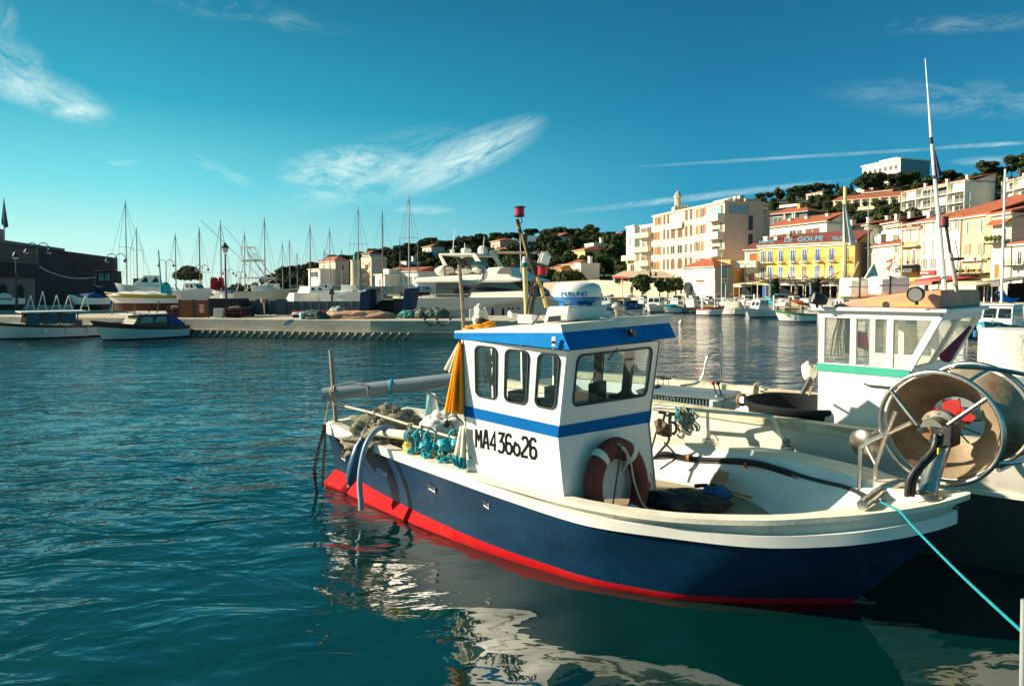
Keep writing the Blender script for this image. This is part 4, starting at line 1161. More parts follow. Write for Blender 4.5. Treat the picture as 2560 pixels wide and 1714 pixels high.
# cyan mooring line from the bow to the quay, at the lower right
mb = MB(); mb.tube(curve_pts([Z(2198, 1252, .80), Z(2222, 1264, .835), P(2250, 1278, 3.98), P(2285, 1318, 3.80), P(2400, 1434, 3.3), P(2560, 1582, 2.7), P(2700, 1705, 2.3)], 8), .007, 7)
o = mb.build('mooring_line', mat('line_cyan', (0.0, 0.27, 0.34), 0.7, var=.2, vs=60, bump=.6, bs=160)); tag(o, 'taut cyan mooring line running from the bow to the quay', 'rope')
mb = MB(); mb.tube([P(2560, 1498, 2.6), P(2556, 1760, 2.6)], [.011, .012], 12)
o = mb.build('quay_post', mat('post_grey', (.25, .27, .26), .6)); tag(o, 'slim pale metal post at the quay edge near the cyan line', 'post')

# ================================================================== white boat moored alongside
NA = R(-46); NO = Vector((1.51, 7.29, 0))
nb = thing('trawler', 'white fishing boat with green-striped glazed wheelhouse and pink roof moored behind the blue boat', 'fishing boat', NO, NA)
NI = mtx(nb).inverted()
def NP(px, py, Y): return NI @ P(px, py, Y)
NCY = .92
NWX = [-2.6, -1.5, 0, 2, 3.2, 4.2, 5.0, 5.5]; NWW = [.72, .86, .92, .92, .80, .56, .25, .01]
NZ = [.95, .97, .99, 1.0, 1.04, 1.12, 1.2, 1.25]
ns = [(-2.6 + 8.1 * i / 44) for i in range(45)]
def nrow(z0, dw, sx=1.0, side=-1, zf=None):
    o = []
    for s in ns:
        w = max(.005, tab(s, NWX, NWW) + dw) if s < 5.45 else .005
        zz = tab(s, NWX, NZ) if zf is None else zf(s)
        o.append(Vector((s * sx if s > 0 else s, NCY + side * w, zz + z0)))
    return o
HULLW = mat('old_white_hull', (0.66, 0.63, 0.55), 0.5, var=0.06, dirt=(0.36, 0.30, 0.2), dirt_amt=0.5, ds=2.5, stretch=(.6, 1, 2), bump=.1)
mb = MB()
for sd in (-1, 1):
    skin(mb, [nrow(-.07, 0, 1, sd), nrow(-.28, -.01, .99, sd), nrow(0, -.03, .97, sd, lambda s: .57 + .012 * s)], flip=sd < 0)
e = [[nrow(-.07, 0, 1, sd)[0], nrow(0, -.03, .97, sd, lambda s: .57)[0]] for sd in (-1, 1)]
mb.add([e[0][0], e[1][0], e[1][1], e[0][1]], [(0, 1, 2, 3)])
mb.build('hull', HULLW, nb, smooth=50)
mb = MB()
for sd in (-1, 1):
    skin(mb, [nrow(0, -.03, .97, sd, lambda s: .565 + .012 * s), nrow(0, -.09, .93, sd, lambda s: 0.02), nrow(0, -.3, .85, sd, lambda s: -.35)], flip=sd < 0)
mb.build('lower_hull', mat('hull_shade', (0.04, 0.05, 0.045), .6, var=.2), nb, smooth=50)  # hull below the strake, darkened to paint in its shade
mb = MB()
for sd in (-1, 1):
    skin(mb, [nrow(0, -.05, .97, sd, lambda s: .60 + .012 * s), nrow(0, .012, .97, sd, lambda s: .598 + .012 * s), nrow(0, .012, .97, sd, lambda s: .565 + .012 * s), nrow(0, -.05, .97, sd, lambda s: .56 + .012 * s)], flip=sd < 0)
mb.build('rub_strake', WHITE, nb, smooth=30)
RAILW = mat('peeling_rail', (0.60, 0.54, 0.38), 0.75, var=0.18, vs=8, dirt=(0.22, 0.2, 0.13), dirt_amt=0.95, ds=9, stretch=(.5, 1, 1), bump=.4, bs=30)
mb = MB()
for sd in (-1, 1):
    skin(mb, [nrow(-.085, -.12, .99, sd), nrow(-.0, -.11, .99, sd), nrow(0, .02, 1, sd), nrow(-.085, .02, 1, sd)], flip=sd < 0)
mb.build('gunwale', RAILW, nb, smooth=30)
mb = MB()
for sd in (-1, 1):
    skin(mb, [nrow(-.06, -.10, .98, sd), nrow(0, -.12, .95, sd, lambda s: .64)], flip=sd > 0)
skin(mb, [nrow(0, -.11, .95, -1, lambda s: .65), nrow(0, -.11, .95, 1, lambda s: .65)])
mb.build('deck', LININ, nb, smooth=40)
# painted number
mb = MB(); strokes(mb, '75', NP(1640, 1078, 7.17) + Vector((0, -.0, 0)), Vector((1, 0, .0)), (0, 0, 1), .20, .085, .05, .028); strokes(mb, '9', NP(1683, 1077, 6.98), Vector((1, 0, .0)), (0, 0, 1), .20, .085, .05, .028)
mb.v = [(v[0], NCY - tab(v[0], NWX, NWW) - .035, v[2]) for v in mb.v]
mb.build('hull_number', INK, nb, smooth=0)
# wheelhouse
def Q(s, y, z): return Vector((s, y, z))
ya, yf = .27, 1.60
TZ = 1.995
mb = MB()
WH = mat('house_white', (0.82, 0.79, 0.72), 0.4, var=0.03)
s0, s1, lean = 1.64, 2.39, .21
for y0 in (ya, yf):
    mb.hexa([Q(s0, y0 - .02, .66), Q(s1, y0 - .02, .66), Q(s1, y0 + .02, .66), Q(s0, y0 + .02, .66), Q(s0, y0 - .02, 1.445), Q(s1, y0 - .02, 1.445), Q(s1, y0 + .02, 1.445), Q(s0, y0 + .02, 1.445)])
mb.hexa([Q(s1 - .04, ya + .02, .66), Q(s1, ya + .02, .66), Q(s1, yf - .02, .66), Q(s1 - .04, yf - .02, .66), Q(s1 - .04, ya + .02, 1.445), Q(s1, ya + .02, 1.445), Q(s1, yf - .02, 1.445), Q(s1 - .04, yf - .02, 1.445)])
mb.hexa([Q(s0, ya + .02, .66), Q(s0 + .04, ya + .02, .66), Q(s0 + .04, .5, .66), Q(s0, .5, .66), Q(s0, ya + .02, 1.445), Q(s0 + .04, ya + .02, 1.445), Q(s0 + .04, .5, 1.445), Q(s0, .5, 1.445)])
wh = mb.build('wheelhouse', WH, nb, smooth=0, bevel=.006)
GRN = mat('stripe_green', (0.04, 0.38, 0.26), .5, var=.08)
mb = MB()
mb.box((( s0 + s1) / 2, ya - .022, 1.475), (s1 - s0 + .02, .01, .07)); mb.box((s1 + .006, (ya + yf) / 2, 1.475), (.01, yf - ya, .07))
mb.build('green_stripe', GRN, wh)
mb = MB()
FRM = WH
def post(a, b, w=.035):
    mb.tube([a, b], w * .72, 4)
for y0 in (ya, yf):
    mb.hexa([Q(s0, y0 - .02, 1.44), Q(s1, y0 - .02, 1.44), Q(s1, y0 + .02, 1.44), Q(s0, y0 + .02, 1.44), Q(s0, y0 - .02, 1.52), Q(s1 + .01, y0 - .02, 1.52), Q(s1 + .01, y0 + .02, 1.52), Q(s0, y0 + .02, 1.52)])
    for s in (s0 + .025, s0 + .30, s0 + .60):
        mb.box((s + .0, y0, 1.74), (.05, .045, .47))
    a = Q(s1 - .01, y0, 1.5); b = Q(s1 + lean, y0, 1.96)
    mb.hexa([a + Vector((-.03, -.023, 0)), a + Vector((.03, -.023, 0)), a + Vector((.03, .023, 0)), a + Vector((-.03, .023, 0)), b + Vector((-.03, -.023, 0)), b + Vector((.03, -.023, 0)), b + Vector((.03, .023, 0)), b + Vector((-.03, .023, 0))])
    mb.box(((s0 + s1 + lean) / 2, y0, 1.962), (s1 + lean - s0 + .02, .044, .06))
ym = (ya + yf) / 2
mb.box((s1 - .01, ym, 1.482), (.05, yf - ya - .05, .076)); mb.box((s1 + lean, ym, 1.962), (.05, yf - ya - .05, .06)); mb.box((s0 + .02, ym, 1.962), (.05, yf - ya - .05, .06)); 
a = Q(s1 - .01, ym, 1.51); b = Q(s1 + lean - .01, ym, 1.94)
mb.hexa([a + Vector((-.02, -.03, 0)), a + Vector((.02, -.03, 0)), a + Vector((.02, .03, 0)), a + Vector((-.02, .03, 0)), b + Vector((-.02, -.03, 0)), b + Vector((.02, -.03, 0)), b + Vector((.02, .03, 0)), b + Vector((-.02, .03, 0))])
mb.build('window_frame', WH, wh, smooth=0)
HAZY = glass('salty_glass', (0.85, 0.87, 0.80), .08, .06)
panes = []
for y0 in (ya, yf):
    for a, b in ((s0 + .05, s0 + .275), (s0 + .325, s0 + .575)):
        panes.append([Q(a, y0, 1.52), Q(b, y0, 1.52), Q(b, y0, 1.935), Q(a, y0, 1.935)])
    panes.append([Q(s0 + .625, y0, 1.52), Q(s1 - .03, y0, 1.52), Q(s1 + lean - .05, y0, 1.935), Q(s0 + .625, y0, 1.935)])
for a, b in ((ya + .03, ym - .03), (ym + .03, yf - .03)):
    panes.append([Q(s1, a, 1.52), Q(s1, b, 1.52), Q(s1 + lean - .01, b, 1.935), Q(s1 + lean - .01, a, 1.935)])
for p in panes:
    m_ = MB(); m_.add(p, [(0, 1, 2, 3)]); m_.build('pane', HAZY, wh, smooth=0)
mb = MB(); mb.box(((s0 + s1 + lean) / 2 + .01, ym, 2.012), (s1 + lean - s0 + .13, yf - ya + .14, .035))
mb.build('roof', WHITE2, wh, bevel=.01)
PINK = mat('faded_pink', (0.56, 0.24, 0.17), .6, var=.12, vs=4, dirt=(0.72, 0.40, 0.02), dirt_amt=1.0, ds=2.6, stretch=(1, 1, 2.5))
mb = MB()
pf = [(s0 + .08, 2.03), (s1 + lean + .02, 2.03), (s1 + lean + .01, 2.185), (s0 + .72, 2.165), (s0 + .45, 2.125), (s0 + .14, 2.06)]
mb.prism([Q(a, ya + .02, z) for a, z in pf], (0, 1.28, 0))
mb.build('roof_brow', PINK, wh, smooth=30, bevel=.02)
mb = MB(); mb.lathe([(0, 0), (.03, .0), (.03, -.012), (0, -.013)], Q(s0 + .55, ya + .018, 2.055), (0, -1, 0), 16); mb.build('vent_hole', BLACK, wh)
mb = MB(); mb.tube([Q(s0 + .40, ya - .02, 1.36), Q(s0 + .43, ya - .04, 1.35), Q(s0 + .72, ya - .04, 1.35)], .008, 6); mb.build('grab_handle', DARKM, wh)
# searchlights
for px, py, Y, r_ in ((2292, 734, 5.62, .062), (2043, 747, 6.2, .055)):
    c = P(px, py, Y)
    sp = thing('searchlight', {2292: 'large black searchlight tilted on the pink brow near the front of the wheelhouse roof', 2043: 'small black searchlight at the aft end of the pink roof'}[px], 'searchlight', c - Vector((0, 0, r_ * 1.2)))
    ax_ = Vector((-.75, -.62, -.15)) if px > 2100 else Vector((-.85, .1, .25))
    mb = MB(); mb.lathe([(0, -.09), (.03, -.085), (.05, -.04), (r_, .0), (r_ * 1.05, .04), (r_ * .98, .045), (r_ * .9, .035), (0, .03)], c, ax_, 20); mb.tube([c, c - Vector((0, 0, r_ * 1.5))], .014)
    mb.build('housing', BLACK, sp, world=True)
    mb = MB(); mb.lathe([(0, .037), (r_ * .88, .038)], c, ax_, 20, caps=False); mb.build('lens', mat('lens_grey', (.2, .2, .18), .15), sp, world=True)
# life raft canisters on the roof
for x0, x1, y0, y1, Y, lab in ((2118, 2196, 694, 742, 6.45, 'white plastic life raft case with dark straps, the aft one on the pink roof'), (2194, 2272, 690, 738, 6.15, 'white life raft case with a grey lettered end, forward one on the pink roof')):
    a, b = P(x0, y1, Y), P(x1, y1, Y); h_ = (P(x0, y0, Y) - a).z
    lr = thing('life_raft', lab, 'life raft', (a + b) / 2, NA + R(40))
    w_ = (b - a).length
    mb = MB(); mb.box((0, .1, h_ / 2), (w_ * .96, .26, h_)); mb.build('case', WHITE2, lr, bevel=.03)
    mb = MB(); mb.box((-.04, .1, h_ / 2), (.012, .27, h_ + .008)); mb.build('strap', BLACK, lr)
    mb = MB(); mb.box((0, .1, h_ * .52), (w_ * .97, .265, .008)); mb.build('seam', GREYP, lr)
# antennas and lamp mast on the roof
def pole_thing(name, label, cat, pts, r, m_, group=None, n=8):
    t = thing(name, label, cat, pts[0], 0, group); m = MB(); m.tube(pts, r, n); m.build('pole', m_, t, world=True); return t
t = pole_thing('whip_antenna', 'tall tapering white whip antenna leaning left above the pink roof', 'antenna', [P(2362, 728, 5.85), P(2348, 560, 5.85), P(2333, 400, 5.85), P(2328, 345, 5.85), P(2322, 260, 5.85), P(2313, 146, 5.85)], [.020, .018, .014, .012, .007, .003], WHITE2)
mb = MB(); mb.tube([P(2329, 360, 5.85), P(2327, 343, 5.85)], .014); mb.build('ferrule', BLACK, t, world=True)
mb = MB(); mb.tube([P(2337, 447, 5.85), P(2336, 438, 5.85)], .017); mb.build('clamp', BLACK, t, world=True)
fl = thing('pennant', 'limp dark blue and white pennant on the tall whip antenna', 'flag', P(2334, 360, 5.84))
cloth('pennant_cloth', [P(2331, 358, 5.84), P(2334, 362, 5.84)], [P(2336, 440, 5.84), P(2344, 446, 5.82), P(2356, 440, 5.84)], mat('pennant_blue', (.09, .08, .16), .8, var=.5, vs=14, dirt=(.6, .58, .55), dirt_amt=.7, ds=5), fl, pl=.008, k=2)
t = thing('lamp_post', 'jointed lamp mast with a faded red lamp leaning over the pink roof', 'mast', P(2392, 728, 5.8))
mb = MB(); mb.tube([P(2392, 728, 5.8), P(2380, 655, 5.8), P(2376, 632, 5.8)], .017, mi=0); mb.tube([P(2377, 640, 5.8), P(2370, 595, 5.8), P(2365, 565, 5.8)], .012, mi=1); mb.tube([P(2377, 648, 5.78), P(2402, 648, 5.78)], .01, mi=1); mb.box(P(2392, 647, 5.78), (.09, .06, .02), mi=1)
mb.build('pole', [mat('mast_grey', (.35, .33, .28), .5), BLACK], t, world=True)
mb = MB(); c = P(2360, 555, 5.8); mb.lathe([(.034, -.045), (.036, -.03)], c, n=14, mi=1); mb.lathe([(.034, -.03), (.034, .03)], c, n=14); mb.lathe([(.036, .03), (.034, .042), (0, .044)], c, n=14, mi=1)
mb.build('lamp', [mat('lamp_maroon', (.2, .02, .02), .4), BLACK], t, world=True)
mb = MB(); mb.tube([P(2393, 728, 5.8), P(2389, 690, 5.8), P(2397, 645, 5.78), P(2388, 603, 5.8)], .004, 5); mb.tube([P(2343, 726, 5.8), P(2351, 700, 5.8), P(2362, 690, 5.85)], .006, 5); mb.build('stay', DARKM, t, world=True)
# inside the wheelhouse
for nm, lab, top, bot, m_ in (('blue_jacket', 'blue jacket hanging inside the glazed wheelhouse by the aft window', [(2112, 792), (2140, 790)], [(2110, 834), (2128, 838), (2146, 842)], mat('jacket_blue', (.03, .09, .15), .8)),
                              ('grey_trousers', 'grey work trousers hanging under the blue jacket inside the wheelhouse', [(2108, 826), (2136, 832)], [(2108, 880), (2122, 884), (2136, 890)], mat('cloth_grey', (.16, .19, .17), .8)),
                              ('pink_oilskin', 'pink oilskin hanging behind the window post inside the wheelhouse', [(2140, 826), (2168, 830)], [(2138, 860), (2152, 872), (2172, 876)], mat('cloth_pink', (.5, .08, .16), .7)),
                              ('yellow_bag', 'yellow bag hanging low inside the wheelhouse window', [(2126, 855), (2142, 857)], [(2124, 886), (2134, 892), (2146, 890)], mat('cloth_yellow', (.6, .42, .03), .7))):
    th = thing(nm, lab, nm.split('_')[1], P(*bot[0], 6.45))
    cloth('garment_cloth', [P(*q, 6.5) for q in top], [P(*q, 6.45) for q in bot], m_, th, pl=.012, k=2, n=24, rows=8)
mb = MB(); rng = random.Random(4)
for k in range(5): mb.tube([P(2098 + k * 3, 786, 6.45), P(2084 + k * 5 + rng.uniform(-6, 6), 840, 6.42), P(2068 + k * 9, 888, 6.4)], .006, 5)
o = mb.build('hanging_lines', ROPE); tag(o, 'pale lines hanging inside the aft wheelhouse window', 'rope')
mb = MB(); mb.lathe([(.005, 0), (.012, .02), (.05, .50), (0, .51)], P(2427, 815, 6.0), P(2358, 900, 5.75) - P(2427, 815, 6.0), 14)
o = mb.build('furled_parasol', mat('parasol_maroon', (.22, .02, .06), .7, var=.2)); tag(o, 'furled maroon parasol leaning behind the wheelhouse windscreen', 'parasol')
# gear on its deck
t = thing('plastic_tub', 'large round black plastic tub on the deck of the white boat', 'tub', NI.inverted() @ Vector((1.05, .62, .66)))
c = P(2000, 1003, 6.72); mb = MB(); mb.lathe([(.0, -.335), (.45, -.33), (.49, -.06), (.515, -.055), (.53, -.03), (.53, .0), (.515, .008), (.50, .0), (.47, -.06), (.43, -.30), (0, -.305)], c, n=56)
mb.build('tub_body', mat('tub_black', (.012, .016, .018), .7, var=.15, spec=.2), t, world=True, smooth=35)
t = thing('fish_crate', 'grey ventilated fish crate on the stern deck of the white boat', 'crate', P(1720, 1010, 7.6), NA + R(12))
CR = mat('crate_grey', (.12, .17, .19), .5, var=.1)
mb = MB()
cx, cy, ch_ = .95, .56, .17
for sx, sy, dx, dy in ((0, -cy / 2, cx, .02), (0, cy / 2, cx, .02), (-cx / 2, 0, .02, cy), (cx / 2, 0, .02, cy)):
    mb.box((sx, sy, .03), (dx + .02, dy + .02, .05)); mb.box((sx, sy, ch_), (dx + .03, dy + .03, .025))
    L_ = max(dx, dy); k_ = int(L_ / .035)
    for i in range(k_ + 1):
        u = -L_ / 2 + L_ * i / k_; mb.box((sx + (u if dx > dy else 0), sy + (u if dy > dx else 0), .1), (.014, .016, .12))
mb.box((0, 0, .02), (cx, cy, .02)); mb.box((0, 0, .155), (cx * .96, cy * .9, .01))
t.location.z -= .03
mb.build('crate_body', CR, t, smooth=0)
t = thing('lever_stand', 'pair of control levers with red and black knobs on the stern deck', 'levers', P(1795, 1008, 7.2))
for px, m_ in ((1783, REDL), (1795, BLACK)):
    mb = MB(); b_ = P(px + 12, 1000, 7.2); e_ = P(px, 958, 7.25); mb.tube([b_, e_], .008, mi=1); mb.lathe([(0, -.02), (.02, -.01), (.022, .01), (0, .025)], e_, n=12)
    mb.build('lever', [m_, DARKM], t, world=True)
mb = MB(); mb.box(P(1803, 996, 7.2), (.13, .08, .09)); mb.box(P(1803, 1008, 7.2), (.26, .18, .10), mi=1); mb.build('lever_base', [STEEL, WHITE2], t, world=True, bevel=.015)
mb = MB()
for k in range(4): torus(mb, P(1855, 999, 6.95 + .01 * k), Vector((1, 0, 0)), Vector((0, .2, 1)).normalized(), .045 + .004 * k, .010, 0, 6.28, 24, 7)
o = mb.build('coil_ring', mat('rust_rope', (.2, .1, .05), .9, var=.3)); tag(o, 'small rusty rope ring between the levers and the black tub', 'rope')
mb = MB(); mb.tube(curve_pts([NP(1700, 965, 8.6), NP(1742, 958, 8.6), NP(1758, 935, 8.6), NP(1766, 900, 8.6), NP(1775, 887, 8.6), NP(1800, 884, 8.6)], 6), .02, 9); mb.tube([NP(1804, 948, 8.6), NP(1804, 832, 8.6)], .014, 8)
mb.build('stern_frame', STEEL, nb)
mb = MB(); mb.box(NP(1895, 985, 8.3), (.10, .10, .20)); mb.build('mooring_post', WHITE, nb)
mb = MB()
for k in range(3): mb.tube(curve_pts([NP(1885 + 4 * k, 1000, 8.2), NP(1884 + 5 * k, 975, 8.18), NP(1889 + 4 * k, 960 - k, 8.2), NP(1900, 958, 8.25)], 4), .016, 6)
mb.tube(curve_pts([NP(1900, 985, 8.2), NP(1960, 984, 8.0), NP(2010, 990, 7.8)], 5), .012, 6); mb.tube(curve_pts([NP(1900, 978, 8.2), NP(1960, 978, 8.0), NP(2010, 984, 7.8)], 5), .012, 6)
mb.build('mooring_rope', ROPE, nb)
o = MB().blob(P(2024, 928, 6.55), (.07, .07, .085), 4, .3, 4).build('white_float', SACK, smooth=80); tag(o, 'lumpy white buoy bag hanging on the aft corner of the glazed wheelhouse', 'buoy')
mb = MB(); mb.tube([P(2026, 945, 6.5), P(2005, 985, 6.55)], .022, 8); mb.tube([P(2034, 950, 6.5), P(2022, 988, 6.5)], .012, 8, mi=1)
o = mb.build('boat_hooks', [DARKM, WOOD]); tag(o, 'short poles leaning under the white buoy bag by the black tub', 'poles')
t = thing('round_stand', 'small round wire stool on the far stern rail of the white boat', 'stool', P(1655, 962, 8.9))
mb = MB(); torus(mb, P(1658, 945, 8.9), Vector((1, 0, 0)), Vector((0, 1, 0)), .10, .010, 0, 6.28, 24, 7); torus(mb, P(1658, 945, 8.9), Vector((1, 0, 0)), Vector((0, 1, 0)), .05, .008, 0, 6.28, 24, 7); mb.build('top_ring', DARKM, t, world=True)
for px in (1645, 1658, 1672): MB().tube([P(px, 946, 8.88), P(px, 966, 8.85)], .006, 5).build('leg', DARKM, t, world=True)
# flag poles standing in the boats behind
t = pole_thing('flag_pole', 'bamboo pole with a white flag standing behind the life raft cases', 'flag pole', [P(2104, 748, 9.0), P(2112, 660, 9.0), P(2113, 466, 9.0)], [.05, .032, .022], _mc['bamboo'])
fl = thing('white_flag', 'long limp white flag hanging on the bamboo pole', 'flag', P(2110, 515, 8.97))
cloth('flag_cloth', [P(2107, 508, 8.97), P(2114, 512, 8.97)], [P(2107, 596, 8.97), P(2120, 612, 8.95), P(2142, 612, 8.97)], mat('flag_white', (.72, .70, .66), .85), fl, pl=.03, k=2)

# ------------------------------------------------------------------ pontoon with a concrete pile at the right edge
pt = thing('pontoon', 'white concrete pontoon at the right edge beyond the glazed wheelhouse', 'pontoon', (6.5, 8.0, 0))
mb = MB(); mb.prism([Vector((4.55, 7.85, .62)), Vector((8.6, 6.6, .62)), Vector((9.6, 8.6, .62)), Vector((5.0, 8.9, .62))], (0, 0, .62)); mb.build('deck_slab', WHITE2, pt, world=True, bevel=.02)
mb = MB(); mb.prism([Vector((4.75, 8.0, -.4)), Vector((8.5, 6.85, -.4)), Vector((9.4, 8.4, -.4)), Vector((5.1, 8.7, -.4))], (0, 0, 1.0)); mb.build('float_box', mat('pontoon_shade', (.05, .13, .14), .6, var=.2), pt, world=True)  # shaded side of the pontoon, its teal shade put into the colour
mb = MB(); c = P(2548, 892, 8.3); mb.lathe([(.42, -.3), (.42, .30), (.38, .34), (0, .35)], c, n=32)
o = mb.build('concrete_pile', mat('rough_concrete', (.58, .55, .47), .9, var=.12, vs=5, bump=.9, bs=22)); tag(o, 'round rough concrete pile standing on the white pontoon', 'pile')

# ================================================================== pier and boatyard (left)
CONC = mat('quay_concrete', (.48, .42, .32), .85, var=.12, vs=1.2, dirt=(.22, .19, .14), dirt_amt=.6, ds=.9, bump=.3, bs=6)
CONC2 = mat('quay_paving', (.44, .38, .29), .9, var=.15, vs=.5, dirt=(.25, .21, .16), dirt_amt=.5, ds=.4)
RECESSC = mat('recess_concrete', (.14, .12, .09), .7, var=.3, vs=1.5, dirt=(.04, .045, .035), dirt_amt=.8, ds=1.5)  # dark tone puts the shaded recess between the ribs into the colour
QZ = .80
qf = [Vector((-70, 43.5, 0)), Vector((-15, 31.4, 0)), Vector((-6.1, 29.4, 0)), Vector((2.0, 29.3, 0)), Vector((2.0, 35.4, 0)), Vector((-6.6, 35.4, 0)), Vector((-7.2, 46, 0)), Vector((-13, 56, 0)), Vector((-60, 140, 0)), Vector((-140, 140, 0))]
mb = MB(); mb.prism([Vector((p.x, p.y, -1.5)) for p in qf], (0, 0, 1.5 + QZ - .02)); 
struct(mb.build('quay', CONC2, smooth=0))
# front wall: curb, ledge, lower wall with slanted ribs
pier = bpy.data.objects.new('pier', None); COL.objects.link(pier); struct(pier)
def along(t):       # metres along the front edge from (-40, ..)
    pts = [qf[0], qf[1], qf[2], qf[3]]
    for a, b in zip(pts, pts[1:]):
        l = (b - a).length
        if t <= l: 
            d = (b - a).normalized(); return a + d * t, d
        t -= l
    d = (pts[-1] - pts[-2]).normalized(); return pts[-1] + d * t, d
mb = MB(); lw = MB(); cb = MB()
fr = [qf[0], qf[1], qf[2], qf[3], qf[4]]
def offl(pts, d):
    o = []
    for i, p in enumerate(pts):
        t0 = (pts[i] - pts[i - 1]).normalized() if i else (pts[1] - pts[0]).normalized(); t1 = (pts[i + 1] - pts[i]).normalized() if i < len(pts) - 1 else t0
        n = Vector((t0.y, -t0.x, 0)) + Vector((t1.y, -t1.x, 0)); n = n / max(1.0, n.length_squared / 2); o.append(p + n * d)
    return o
def band_(mb, d0, d1, z0, z1):
    a, b = offl(fr, d0), offl(fr, d1)
    rings = [[Vector((q.x, q.y, z0)), Vector((q.x, q.y, z1)), Vector((p.x, p.y, z1)), Vector((p.x, p.y, z0))] for p, q in zip(a, b)]
    mb.loft(rings)
band_(cb, -.6, .02, .36, QZ + .004)
cb.build('curb', CONC, pier, smooth=0, bevel=.015)
band_(lw, -.4, .16, .27, .345); lw.build('ledge', CONC, pier, smooth=0, bevel=.01)
mb = MB(); band_(mb, -.5, -.02, -1.2, .28); mb.build('footing', RECESSC, pier, smooth=0)
p0 = (qf[1] - qf[0]).length
for i in range(29):
    q, d = along(p0 + .15 + i * .375); n = Vector((d.y, -d.x, 0))
    mb = MB(); mb.tube([q + n * .16 + d * .17 + Vector((0, 0, .28)), q + n * .07 - d * .16 + Vector((0, 0, -.03))], .05, 6)
    mb.build('fender_rib', CONC, pier, smooth=0)
# paint traces of lettering on the curb
q0, d0 = along(p0 + 9.6)
text_mesh('QUAI DES MOULINS', .17, 'faded_lettering', mat('faded_paint', (.34, .30, .24), .9), pier, q0 + Vector((d0.y, -d0.x, 0)) * .024 + Vector((0, 0, .52)), d0, (0, 0, 1), .002)
for i, (x0, x1, sg) in enumerate(((1062, 1092, 10), (1092, 1126, 12))):
    mb = MB(); mb.tube([P(x0 + (x1 - x0) * k / 10, 802 + sg * 4 * (k / 10) * (1 - k / 10), 29.2) for k in range(11)], .03, 6); mb.build('hanging_chain', DARKM, pier)
for px in (1062, 1092, 1126): MB().lathe([(.05, -.16), (.05, .02), (.09, .05), (.09, .09), (0, .1)], P(px, 799, 29.6), n=10).build('bollard', DARKM, pier)
def GP(px, py, z=QZ):           # point on the quay under a pixel
    return Z(px, py, z)
# ------------------------------------------------------------------ generic boats
def hull_rows(L_, B_, f0, f1, tr=.8, bowx=.12, n=22, rise=.18):
    """rows of points: sheer, chine-less topsides to the waterline and below; x forward, z up, waterline 0"""
    sh, st_, wl, kb = [], [], [], []
    for i in range(n):
        t = i / (n - 1)
        w = B_ / 2 * (tr + (1 - tr) * math.sin(min(1, t / .45) * math.pi / 2)) if t < .45 else B_ / 2 * max(0.0, 1 - ((t - .45) / .55) ** 2.3)
        z = f0 + (f1 - f0) * t ** 2
        x = -L_ / 2 + L_ * t
        xb = -L_ / 2 + L_ * (1 - bowx) * t
        sh.append((x, max(.004, w), z)); wl.append((xb, max(.003, w * (.93 - .35 * t ** 3)), 0.0)); kb.append((xb * .97, max(.003, w * .55 * (1 - .5 * t)), -rise - .1))
        st_.append((x * .985 + xb * .015, max(.004, w * .992), z - .16 * f0))
    return sh, st_, wl, kb
def mk_hull(root, L_, B_, f0, f1, topm, botm, stripem=None, tr=.8, bowx=.12, rise=.18, deckm=None, deckz=.0, stripe_k=.22, boot=.06):
    sh, st_, wl, kb = hull_rows(L_, B_, f0, f1, tr, bowx, rise=rise)
    st_ = [(a[0] * (1 - stripe_k) + b[0] * stripe_k, a[1] * (1 - stripe_k) + b[1] * stripe_k, a[2] * (1 - stripe_k)) for a, b in zip(sh, wl)]
    bo = [(a[0], a[1] * 1.004, boot) for a in wl]
    R_ = lambda r, sd: [Vector((x, sd * w, z)) for x, w, z in r]
    mb = MB()
    for sd in (-1, 1):
        skin(mb, [R_(sh, sd), R_(st_, sd)], 1, flip=sd < 0); skin(mb, [R_(st_, sd), R_(bo, sd)], 0, flip=sd < 0)
    e = [[R_(r, sd)[0] for r in (sh, st_, bo)] for sd in (-1, 1)]
    mb.add(e[0] + e[1], [(0, 1, 4, 3), (1, 2, 5, 4)], 0)
    mb.build('hull', [topm, stripem or topm], root, smooth=50)
    mb = MB()
    for sd in (-1, 1): skin(mb, [R_(bo, sd), R_(kb, sd)], flip=sd < 0)
    skin(mb, [R_(kb, -1), R_(kb, 1)], flip=True)
    e = [[R_(r, sd)[0] for r in (bo, kb)] for sd in (-1, 1)]; mb.add(e[0] + e[1], [(0, 1, 3, 2)])
    mb.build('bottom', botm, root, smooth=50)
    mb = MB()
    inn_ = [(x * .975, max(.002, w - .06), z - deckz) for x, w, z in sh]
    skin(mb, [R_(inn_, -1), R_(inn_, 1)])
    mb.build('deck', deckm or WHITE2, root, smooth=30)
    mb = MB()
    for sd in (-1, 1):
        i2 = [(x * .975, max(.002, w - .06), z + .012) for x, w, z in sh]; o2 = [(x, w + .012, z + .012) for x, w, z in sh]; o3 = [(x, w + .012, z - .03) for x, w, z in sh]; i3 = [(x * .975, max(.002, w - .06), z - max(deckz, .03)) for x, w, z in sh]
        skin(mb, [R_(i3, sd), R_(i2, sd), R_(o2, sd), R_(o3, sd)], flip=sd < 0)
    mb.build('rail_trim', stripem or topm, root, smooth=30)
    return sh
